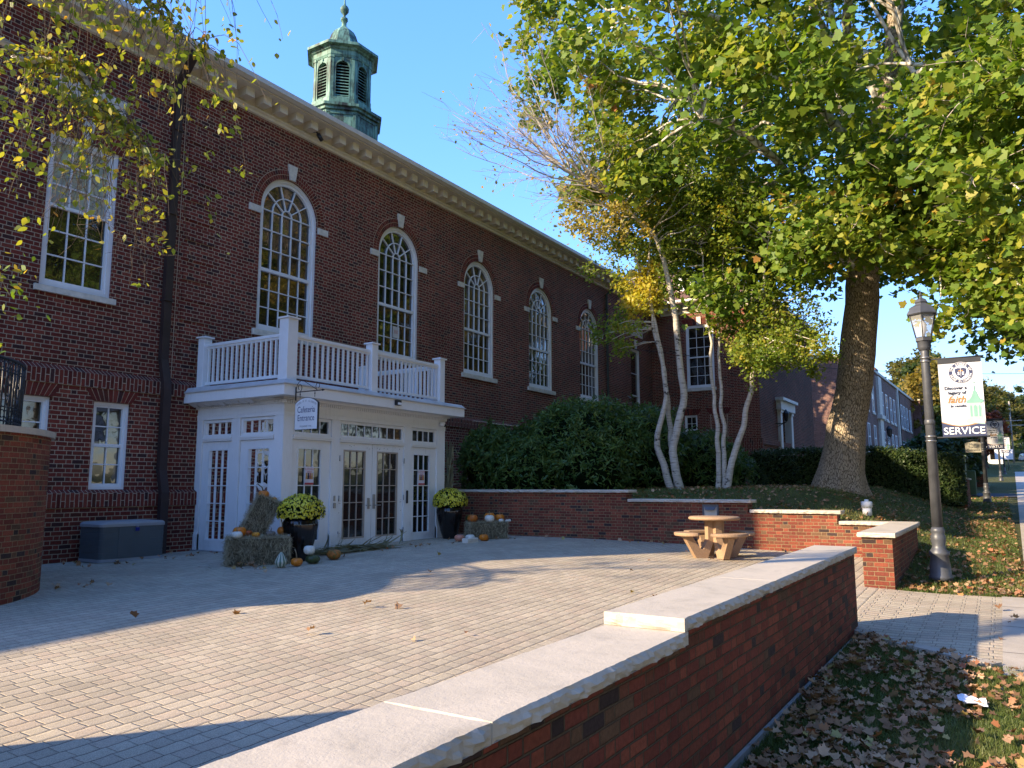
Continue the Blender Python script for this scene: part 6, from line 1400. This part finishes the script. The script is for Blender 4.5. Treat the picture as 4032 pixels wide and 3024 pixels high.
for (a, b) in zip(hp[:-1], hp[1:]):
    A, B_ = Vector((*a, 0)), Vector((*b, 0)); d = (B_-A).normalized(); n_ = Vector((d.y, -d.x, 0)); n_ = n_ if n_.x < 0 else -n_; L = (B_-A).length
    za, zb_ = ground(*a), ground(*b)
    q = [A-n_*1.3, A+n_*.0, B_+n_*.0, B_-n_*1.3]
    zt2 = 3.02
    k.add([(v.x, v.y, min(za, zb_)-.2) for v in q]+[(v.x, v.y, 2.95-(.2 if i > 1 else 0)) for i, v in enumerate(q)], [(0, 1, 2, 3), (4, 5, 6, 7), (0, 1, 5, 4), (1, 2, 6, 5), (2, 3, 7, 6), (3, 0, 4, 7)])
    m_ = int(2600*L/2.5)
    for i in range(m_):
        t = rg.random(); p = A+(B_-A)*t; zg = za+(zb_-za)*t; top = 3.0-.28*(1 if b == hp[-1] else 0)*t
        if rg.random() < .62: p = p+n_*(.05+.06*rg.random()+.05*math.sin(p.y*5)); C.append((p.x, p.y, zg+(top-zg)*rg.random())); N_.append((n_.x, n_.y, .3))
        else: p = p-n_*(1.35*rg.random()-.05); C.append((p.x, p.y, top+.02+.05*rg.normal())); N_.append((0, 0, 1))
for i in range(6500):
    a = rg.random()*2*pi; z = 1.0+1.75*rg.random(); rr = .62+.05*rg.random(); C.append((31.95+rr*math.cos(a)*1.0, 1.75+rr*math.sin(a), z)); N_.append((math.cos(a), math.sin(a), .3))
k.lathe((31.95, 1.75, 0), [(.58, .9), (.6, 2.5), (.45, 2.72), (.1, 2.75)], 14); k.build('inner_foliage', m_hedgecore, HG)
C = np.array(C); N_ = np.array(N_); cards('leaves', np.repeat(C, 2, 0)+rg.normal(size=(len(C)*2, 3))*.03, OVAL, .075, m_hedge, HG, np.repeat(N_, 2, 0), .8, seed=8)

# ---- lawns: grass blades and fallen leaves
rg = np.random.default_rng(101)
def grass(name, n, fx, size, seed, wide=.5, gm=None):
    xy = fx(n); z = np.array([ground(x, y) for x, y in xy])-.012; C = np.column_stack([xy, z]); sh = [(-.10*wide, 0), (.10*wide, 0), (.06*wide, .55), (0, 1), (-.06*wide, .55)]
    patch = np.array([noise.noise(Vector((x*1.2, y*1.2, 3))) for x, y in xy]); rnd = np.clip(.35+patch*.5+rg.random(len(xy))*.4-.1, 0, 1)
    o = cards(name, C, sh, size*(.5+rg.random(len(C))), m_grass, None, (0, 0, 0), 1, rnd, up=(0, 0, 2.2), seed=seed, fold=0); tag(o, None, None, None, 'stuff'); return o
def reg_front(n): 
    y = -.16+1.60*rg.random(n); x = 4.0+5.7*rg.random(n); m_ = np.array([x[i] < border(max(.1, min(y[i], 1.46)))-.04 and y[i] > sw(x[i])+.0 for i in range(n)]); return np.column_stack([x, y])[m_]
def reg_lawn(n):
    x = 12.95+np.abs(rg.random(n)**1.7)*30; y = -.2+13*rg.random(n)**1.3; m_ = np.array([not (y[i] < sw(x[i])+.02 or (x[i] < 17.25 and y[i] > 1.42) or (x[i] > 42.4 and x[i] < 46.8)) for i in range(n)]); return np.column_stack([x, y])[m_]
g = grass('grass', 90000, reg_front, .042, 1); tag(g, 'thin green grass in front of near brick wall', 'grass', kind='stuff')
g = grass('grass', 150000, reg_lawn, .065, 2, .8); tag(g, 'patchy grass on raised lawn around sycamore', 'grass', kind='stuff')
def litter(name, n, fx, size, seed, lab, fold=.55):
    xy = fx(n); z = np.array([(ground(x, y) if not (17.0 > x and y > 1.45) else tz(x, y)) for x, y in xy])+.006+.03*rg.random(len(xy)); C = np.column_stack([xy, z])
    o = cards(name, C, DRY, size*(.45+.75*rg.random(len(C))), m_fallen, None, (0, 0, 1.5), .55, None, seed=seed, fold=fold*1.6); return tag(o, lab, 'fallen leaves', kind='stuff')
def fl_front(n):
    y = -.1+1.5*rg.random(n)**.8; x = 4.2+5.2*rg.random(n); dens = np.array([noise.noise(Vector((x[i]*1.6, y[i]*1.6, 0))) for i in range(n)]); m_ = np.array([x[i] < border(max(.1, min(y[i], 1.46)))-.02 and y[i] < 1.42 and (dens[i] > -.12 or rg.random() < .3) and (y[i] > .25 or rg.random() < .5) for i in range(n)]); return np.column_stack([x, y])[m_]
litter('fallen_leaves', 2600, fl_front, .082, 3, 'dry brown maple shaped leaves lying in shade against near wall')
def fl_lawn(n):
    xy = reg_lawn(n); m_ = np.array([noise.noise(Vector((p[0]*.5, p[1]*.5, 5))) > -.25 or rg.random() < .4 for p in xy]); return xy[m_]
litter('fallen_leaves', 8500, fl_lawn, .092, 4, 'dry brown leaves scattered over the raised lawn')
def fl_terrace(n):
    out = []
    for i in range(n):
        u = rg.random()
        if u < .25: out.append((7.2+3*rg.random(), 13.4+.5*rg.normal()*.6))
        elif u < .42: out.append((8.75+.25*rg.normal(), 10.75+.22*rg.normal()))
        elif u < .6: out.append((16.5+.2*rg.normal()*.5, 3+9*rg.random()))
        elif u < .75: out.append((10.5+5*rg.random(), 10.9-.8*rg.random()))
        elif u < .82: out.append((6.2+.3*rg.normal(), 10.9+.3*rg.normal()))
        else: out.append((4+12*rg.random(), 2.4+8*rg.random()))
    return np.array([p for p in out if p[1] < 14.3 and p[0] < 16.7])
litter('fallen_leaves', 150, fl_terrace, .10, 5, 'few scattered brown leaves on terrace pavers', .7)
litter('fallen_leaves', 16, lambda n: np.column_stack([9.6+3.3*rg.random(n), .0+1.3*rg.random(n)]), .10, 6, 'few leaves on paved walkway between the brick wall ends', .7)

# ================================================================ STREET BACKGROUND
# school building farther along the street, facade roughly parallel to the street
SC = empty('far_school_building', (72, 10.3, 3), 'long two storey brick school with tall white windows beyond the hedge', 'building')
fa = math.atan(.0205); ca_, sa_ = math.cos(-fa), math.sin(-fa); X0, Y0 = 72.0, 10.2
TS = lambda u, d, z: (X0+u*ca_-d*sa_, Y0+u*sa_+d*ca_, z)
k = MB(TS); k.box(0, 44, 0, 14, 2.0, 12.9); k.box(44, 62, -1.0, 14, 2.0, 13.0); k.box(-.0, -.3, -.0, .6, 2, 12.9); k.build('wall', m_far, SC)
k = MB(TS); k.box(-.15, 44.1, -.15, 14.1, 12.9, 13.15); k.box(-.05, 44, -.10, .05, 4.6, 4.9); k.box(43.9, 62.2, -1.15, 14.2, 13.0, 13.25); k.build('parapet', m_stone, SC)
k = MB(TS); k.box(12.6, 14.6, -.25, .05, 3.0, 12.6); k.box(12.3, 14.9, -.45, .05, 8.3, 8.7); k.box(27.5, 28.1, -.2, .05, 3, 12.9); k.build('stone_bay', m_stone, SC)
k = MB(TS); 
for u in (1.4, 29.3, 45.5): k.box(u, u+.15, -.15, .0, 2.5, 12.8)
k.build('downpipe', m_pipe, SC)
k = MB(TS); k.box(34, 36.2, 3, 5, 12.9, 16.2); k.box(33.9, 36.3, 2.9, 5.1, 16.2, 16.5); k.build('chimney', m_low, SC)
def far_window(u, z0, z1, w_, nc=3, nr=4):
    k = MB(TS); band(k, lambda a, d, z: (a, d, z), rect_outline(u, u+w_, z0, z1), rect_outline(u+.12, u+w_-.12, z0+.12, z1-.12), -.03, .08)
    bar(k, lambda a, d, z: (a, d, z), u, u+w_, (z0+z1)/2-.06, (z0+z1)/2+.06, -.02, .05)
    for i in range(1, nc): x = u+w_*i/nc; bar(k, lambda a, d, z: (a, d, z), x-.03, x+.03, z0, z1, -.015, .05)
    fr = k.build('window', m_white, SC); k = MB(TS); k.add([(a, -.004, z) for a, z in rect_outline(u+.1, u+w_-.1, z0+.1, z1-.1)], [(0, 1, 2, 3)]); k.build('pane', m_glass, fr)
    k = MB(TS); k.box(u-.1, u+w_+.1, -.1, -.004, z0-.22, z0-.005); k.build('sill', m_stone, fr)
for u in (2.6, 6.0, 9.6): far_window(u, 4.95, 7.5, 1.35); far_window(u-.2, 8.75, 11.4, 1.35)
for u in (15.6, 18.6, 21.8, 24.6): far_window(u, 8.6, 11.4, 1.5); far_window(u, 4.95, 7.3, 1.4)
for u in (31, 33.6, 36.2, 39.5): far_window(u, 8.6, 11.4, 1.6); far_window(u, 5.2, 7.0, 1.6)
far_window(12.9, 5.0, 8.1, 1.4, 2, 2)
for u in (47, 51, 55): far_window(u, 8.8, 11.4, 1.6)
WLn = empty('wall_lantern', (71.9, 10, 7), 'pair of black wall lanterns by far school entrance', 'lantern'); k = MB(TS)
for u in (15.0, 16.0): k.lathe((u, -.6, 6.6), [(.05, 0), (.16, .15), (.24, .75), (.28, .8), (.12, 1.0), (.02, 1.15)], 6, smooth=False); k.tube([(u, -.6, 6.6), (u, -.3, 6.2), (u, .0, 6.5)], .03, 5)
k.build('lantern', m_iron, WLn)
WL2 = empty('wall_lantern', (39.85, 9.3, 4.9), 'black bracket lantern on brick wing beside white door surround', 'lantern'); k = MB(); k.tube([(39.85, 9.38, 4.75), (39.85, 9.1, 4.72), (39.85, 8.85, 4.8)], .025, 6); k.tube([(39.85, 9.38, 4.55), (39.85, 9.2, 4.62), (39.85, 8.95, 4.75)], .015, 6); k.build('bracket', m_iron, WL2)
k = MB(); k.lathe((39.85, 8.85, 4.82), [(.04, 0), (.08, .05), (.14, .38), (.17, .40), (.08, .52), (.02, .6)], 6, smooth=False); k.build('lantern', m_iron, WL2)
# low brick wall and stair rail beyond hedge, transformer box
BW = empty('brick_step_wall', (32.8, 2, 1), 'low dark red brick wall with railing at right end of hedge', 'wall'); k = MB(); k.box(32.5, 32.9, 1.05, 3.4, .8, 1.84); k.box(32.9, 36, 1.05, 1.35, .8, 1.84); k.build('brickwork', m_low, BW)
k = MB(); k.box(32.42, 36, .98, 3.45, 1.845, 1.90); k.build('coping', m_stone, BW)
k = MB()
for i in range(6): k.tube([(33.2, 1.3+i*.28, 1.9), (33.2, 1.3+i*.28, 2.05+.11*i)], .012, 5)
k.tube([(33.2, 1.25, 2.05), (33.2, 2.9, 2.70)], .018, 6); k.build('railing', m_iron, BW)
m_green = plain('faded_green_paint', (.16, .22, .13), .6, .3, nscale=1, amt=.15)
GB = empty('utility_box', (42, 2, 1.6), 'pale green metal utility box behind low brick wall', 'utility box'); k = MB(); k.bbox(41.2, 43.2, 1.35, 3.4, 1.2, 2.95, .03); k.build('cabinet', m_green, GB)
k = MB(); k.bbox(41.1, 43.3, 1.25, 3.5, 2.95, 3.02, .02); k.build('lid', m_green, GB); k = MB(); k.bbox(43.2, 44.0, 1.0, 2.0, 1.2, 2.35, .03); k.build('side_cabinet', plain('darker_green_paint', (.09, .15, .08), .6), GB)
k = MB(); k.box(41.19, 41.197, 1.45, 1.60, 2.6, 2.8); k.build('sticker', m_whitef, GB)

# generic background trees: a few real crowns, reused
def bgtree(name, loc, h, r, mat, lab, seed, grp, dens=1.0, leaf=.32, trunkm=None, hz=.45):
    root = empty(name, loc, lab, 'tree', grp); x, y, z = loc; k = MB(); top = z+h
    P_ = wob([(x, y, z-.3), (x+.1, y, z+h*.35), (x-.1, y+.1, z+h*.8)], 5, .2, seed); k.tube(P_, [.035*h*(1-.85*i/(len(P_)-1)) for i in range(len(P_))], 8)
    rg_ = np.random.default_rng(seed); cl_ = []
    for i in range(int(46*dens)):
        d = rg_.normal(size=3); d /= np.linalg.norm(d); q = np.array([x, y, z+h*(1-hz*.85)])+d*np.array([r, r, h*hz])*(.35+.65*rg_.random()**.5)
        if q[2] < z+h*.15: continue
        cl_.append((q, r*.26*(.7+.6*rg_.random()), 1))
        if i % 3 == 0: limb(k, P_[min(len(P_)-1, 4+i % 8)], q, .012*h, .01, i*.3, n=5, sides=4)
    k.build('trunk', trunkm or m_twig, root); crown('leaves', root, cl_, 150, .30, leaf, CLUMP, mat, seed, (-.3, .1, .7), .8, .2); return root
protos = []
for i, (m_, h, r) in enumerate(((m_farleaf[0], 13, 4.6), (m_farleaf[3], 14, 4.8), (m_farleaf[1], 12, 4.2), (m_farleaf[2], 10, 3.6))):
    protos.append(bgtree('background_tree', (0, 0, 0), h, r, m_, 'x', 40+i, 'trees on the hill beyond the street', leaf=.42))
NM = ['dark green', 'olive green', 'yellow', 'red']
spots = []
def far(px, D_, y_off=0): pass
#      x     y     z    scale kind   label
BG = [(96, 16, 3.5, 1.05, 2, 'yellow tree rising behind far school roof'), (108, 4.5, 3.4, .62, 0, 'small dark green tree past the school corner'),
      (118, 9, 4.5, 1.15, 2, 'tall yellow tree behind far school end'), (60, 22, 4, 1.2, 1, 'olive tree between brick wing and far school'), (128, 1.5, 4.6, .75, 3, 'red tree beyond the second banner'),
      (140, 8, 6, 1.2, 0, 'dark green tree behind red tree'), (150, 2.2, 6, .9, 1, 'olive tree left of utility pole'), (165, -3.5-10, 6.5, 1.2, 1, 'olive tree at right edge across the road'),
      (128, -12.5, 4.6, 1.0, 2, 'yellow orange tree at right edge across road'), (150, -14, 5.6, 1.2, 0, 'green tree at right edge farther up the road'), (185, 3, 7.6, 1.1, 0, 'green tree above the parked cars'),
      (200, -1.2, 8.5, 1.0, 1, 'olive tree straight above the parked cars'), (215, 9, 9, 1.5, 0, 'large green tree on far hillside'), (230, 1, 10, 1.4, 2, 'yellow tree on far hillside'), (190, 14, 9, 1.5, 1, 'olive tree on hillside behind red tree'),
      (235, -9, 10, 1.3, 0, 'green tree on far hillside at right'), (90, 26, 6, 1.3, 0, 'dark green tree far behind the school'), (76, 30, 6, 1.2, 1, 'olive tree far behind brick wing')]
first = [True]*4
for (x, y, z, s_, kd, lab) in BG:
    if first[kd]: o = protos[kd]; first[kd] = False
    else: o = copy_tree(protos[kd])
    o.location = (x, y, z-.3); o.scale = (s_, s_, s_); o.rotation_euler = (0, 0, random.uniform(0, 6.28)); o['label'] = lab
sh = shrub('roadside_bush', 'dark green bush below the hanging Msgr. Torney sign', [((53, 3.2, 3.0), (2.6, 2.0, 1.7)), ((56, 2.4, 3.2), (2.2, 1.6, 1.6))], 2600, .26, m_hedge, 12, None, 'bush', OVAL)
k = MB(); k.box(56.0, 60, .9, 1.3, 1.4, 2.35); bw2 = k.build('brick_garden_wall', m_low); tag(bw2, 'small dark brick garden wall beyond second lamp post', 'wall')
# hill
def hillz(x, y): return 2+max(0, (x-215))*.11+6*math.exp(-((y-40)/90)**2)*sm((x-215)/150)+8*noise.noise(Vector((x*.008, y*.008, 0)))*sm((x-215)/100)
HL = sheet('hill', lin(205, 620, 30), lin(-260, 300, 40), lambda x, y: min(hillz(x, y), 2+62), m_soil)
rg = np.random.default_rng(5); C = []; Rr = []
for i in range(26000):
    x = 225+260*rg.random(); y = -120+300*rg.random(); u = noise.noise(Vector((x*.06, y*.06, 0)));  hh = 7+3*noise.noise(Vector((x*.15, y*.15, 2))); C.append((x, y, hillz(x, y)+hh*(.4+.6*rg.random()))); Rr.append(.25+.5*u+.35*rg.random())
m_hillleaf = leafmat('hill_leaf', [(0, (.04, .07, .018)), (.45, (.075, .105, .025)), (.7, (.16, .14, .03)), (.88, (.26, .15, .035)), (1, (.30, .10, .035))])
o = cards('hillside_woodland', C, CLUMP, 2.3, m_hillleaf, None, (-.6, .1, .8), .7, np.clip(Rr, 0, 1), seed=3); tag(o, 'autumn woodland covering the far hillside', 'woodland', kind='stuff')
# trees across the street, seen only as reflections in the windows
for i, (x, y, s_, kd) in enumerate(((-2, -19, 1.25, 1), (7, -21, 1.35, 0), (16, -19, 1.25, 2), (25, -20, 1.4, 1), (34, -19, 1.3, 0), (43, -20, 1.3, 1), (53, -19, 1.2, 2), (64, -20, 1.3, 1), (-12, -20, 1.3, 0), (76, -20, 1.2, 0))):
    s_ *= 1.55; o = copy_tree(protos[kd]); o.location = (x, y, street(x)-.3); o.scale = (s_,)*3; o.rotation_euler = (0, 0, i*1.3); o['group'] = 'street trees opposite the school'
    o['label'] = ['leftmost but one', 'third', 'fourth', 'fifth', 'sixth', 'seventh', 'eighth', 'ninth', 'leftmost', 'rightmost'][i]+' tree in the row across the street, reflected in windows'

# utility pole and wires
UP = empty('utility_pole', (152, -2.2, 6), 'tall pale wooden utility pole with crossarms beside the road', 'utility pole'); k = MB(); k.tube([(152, -2.1, 5.4), (152, -2.1, 15.6)], [.17, .12], 10); k.build('pole', plain('weathered_wood', (.36, .33, .28), .9, nscale=3), UP)
for z, w_ in ((12.3, 1.6), (11.5, 1.8)): k = MB(); k.box(151.9, 152.05, -2.1-w_, -2.1+w_, z, z+.14); k.build('crossarm', m_walk, UP)
k = MB(); k.lathe((152, -1.7, 10.6), [(.22, 0), (.22, .7), (.1, .8)], 10); k.build('transformer', m_steel, UP)
def wire(a, b, sag, lab, r=.012):
    a, b = Vector(a), Vector(b); k = MB(); k.tube([a+(b-a)*t-Vector((0, 0, sag*4*t*(1-t))) for t in np.linspace(0, 1, 14)], r, 4); tag(k.build('power_line', m_iron), lab, 'wire', 'overhead wires')
wire((34.2, 14.6, 8.2), (60, -4.0, 8.8), .5, 'black wire from hall corner past the birch stems', .014)
for i, (z, y) in enumerate(((15.0, -2.1), (12.4, -3.4), (12.4, -.8), (11.6, -3.6), (10.6, -2.0))): wire((152, y, z), (62, y-4.5, z-2.4), 1.2, ['top', 'upper right', 'upper left', 'lower right', 'lowest'][i]+' wire running from utility pole toward the camera', .02)
TP = empty('traffic_sign', (118, -1.1, 4), 'white sign board on post near parked cars', 'sign'); k = MB(); k.tube([(118, -1.0, 3.4), (118, -1.0, 6.4)], .05, 6); k.build('post', m_steel, TP); k = MB(); k.box(117.9, 117.95, -1.6, .4, 5.0, 6.3); k.build('board', m_whitef, TP)
WH = empty('white_building', (165, 1.5, 6), 'small bright white building at end of the sidewalk', 'building'); k = MB(); k.box(165, 176, -.6, 5.0, 5.2, 9.2); k.build('wall', m_white, WH); k = MB(); k.add([(164.6, -1, 9.2), (176.4, -1, 9.2), (176.4, 5.4, 9.2), (164.6, 5.4, 9.2), (164.6, 2.2, 11.2), (176.4, 2.2, 11.2)], [(0, 1, 5, 4), (2, 3, 4, 5), (0, 4, 3), (1, 2, 5)]); k.build('roof', m_pipe, WH)
k = MB(); k.box(164.93, 165, .2, 1.3, 6.4, 8.0); k.build('window', m_glass, WH)
# cars
def car(loc, rz_, cm, lab, s=1.0):
    r = empty('parked_car', loc, lab, 'car', 'cars on the far road'); x, y, z = loc; T = lambda a, b, c: (x+(a*math.cos(rz_)-b*math.sin(rz_))*s, y+(a*math.sin(rz_)+b*math.cos(rz_))*s, z+c*s)
    prof = [(-2.2, .35), (-2.25, .75), (-2.15, 1.0), (-1.95, 1.05), (-1.75, 1.62), (-1.5, 1.70), (.2, 1.68), (.95, 1.12), (1.95, .98), (2.25, .8), (2.3, .4), (2.2, .28), (-2.1, .28)]; n = len(prof)
    def sec(yy, inset): return [(a, yy*(1-inset*max(0, min(1, (b-1.0)/.7))), b) for a, b in prof]
    k = MB(T); vs = sec(-.90, .20)+sec(.90, .20); k.add(vs, [tuple(range(n)), tuple(range(2*n-1, n-1, -1))]+[(i, n+i, n+(i+1) % n, (i+1) % n) for i in range(n)]); k.build('body', cm, r)
    k = MB(T)
    for sg in (-1, 1): k.add([(-1.62, sg*.885, 1.12), (.72, sg*.885, 1.14), (.18, sg*.79, 1.58), (-1.5, sg*.79, 1.58)], [(0, 1, 2, 3)])
    k.add([(.93, -.78, 1.16), (.93, .78, 1.16), (.30, .66, 1.62), (.30, -.66, 1.62)], [(0, 1, 2, 3)]); k.add([(-1.98, -.75, 1.12), (-1.98, .75, 1.12), (-1.80, .66, 1.56), (-1.80, -.66, 1.56)], [(0, 1, 2, 3)]); k.build('window', m_glass, r)
    for a in (-1.4, 1.4):
        for sg in (-1, 1):
            k = MB(T); k.tube([(a, sg*.72, .34), (a, sg*.92, .34)], .34, 16, smooth=False); wh = k.build('wheel', m_iron, r); k = MB(T); k.tube([(a, sg*.90, .34), (a, sg*.93, .34)], .19, 12, smooth=False); k.build('rim', m_steel, wh)
    for sg in (-1, 1): k = MB(T); k.bbox(2.15, 2.30, sg*.70-.14, sg*.70+.14, .66, .82, .02); k.build('headlight', m_whitef, r)
    k = MB(T); k.bbox(2.2, 2.32, -.4, .4, .42, .6, .02); k.build('grille', m_iron, r)
car((203, -5.2, street(203)-.08), R(195), plain('white_car_paint', (.75, .76, .78), .2, .6), 'white car crossing the far end of the sidewalk', 1.0)
car((226, -5.4, street(226)+.4), R(178), plain('dark_blue_car_paint', (.02, .04, .07), .2, .6), 'dark blue car farther up the road above the white car', 1.1)

# unseen slender tree at the left, added to cast stripe shadows on the paving
YT = empty('added_shadow_tree', (1.6, 13.3, 0), 'unseen slender tree added to streak terrace with shadows', 'tree'); k = MB(); rg = np.random.default_rng(3); YC = []
for (a, b, r0) in (((1.5, 13.3, -.1), (1.2, 13.2, 7.6), .06), ((1.75, 13.3, -.1), (2.2, 13.1, 6.8), .05), ((1.3, 13.4, -.1), (.6, 13.7, 6.4), .045)):
    pts = limb(k, a, b, r0, .012, a[0], n=14, sides=8, amp=.12)
    for i in range(16): q = pts[5+int(9*rg.random())]; e = q+Vector((rg.normal()*.6, rg.normal()*.6, .5+.4*rg.random())); limb(k, q, e, .014, .005, i, n=4, sides=4); YC.append((np.array(e), .3, .5))
k.build('trunk', m_birch, YT); crown('leaves', YT, YC, 60, .3, .08, OVAL, m_birchleaf, 90)
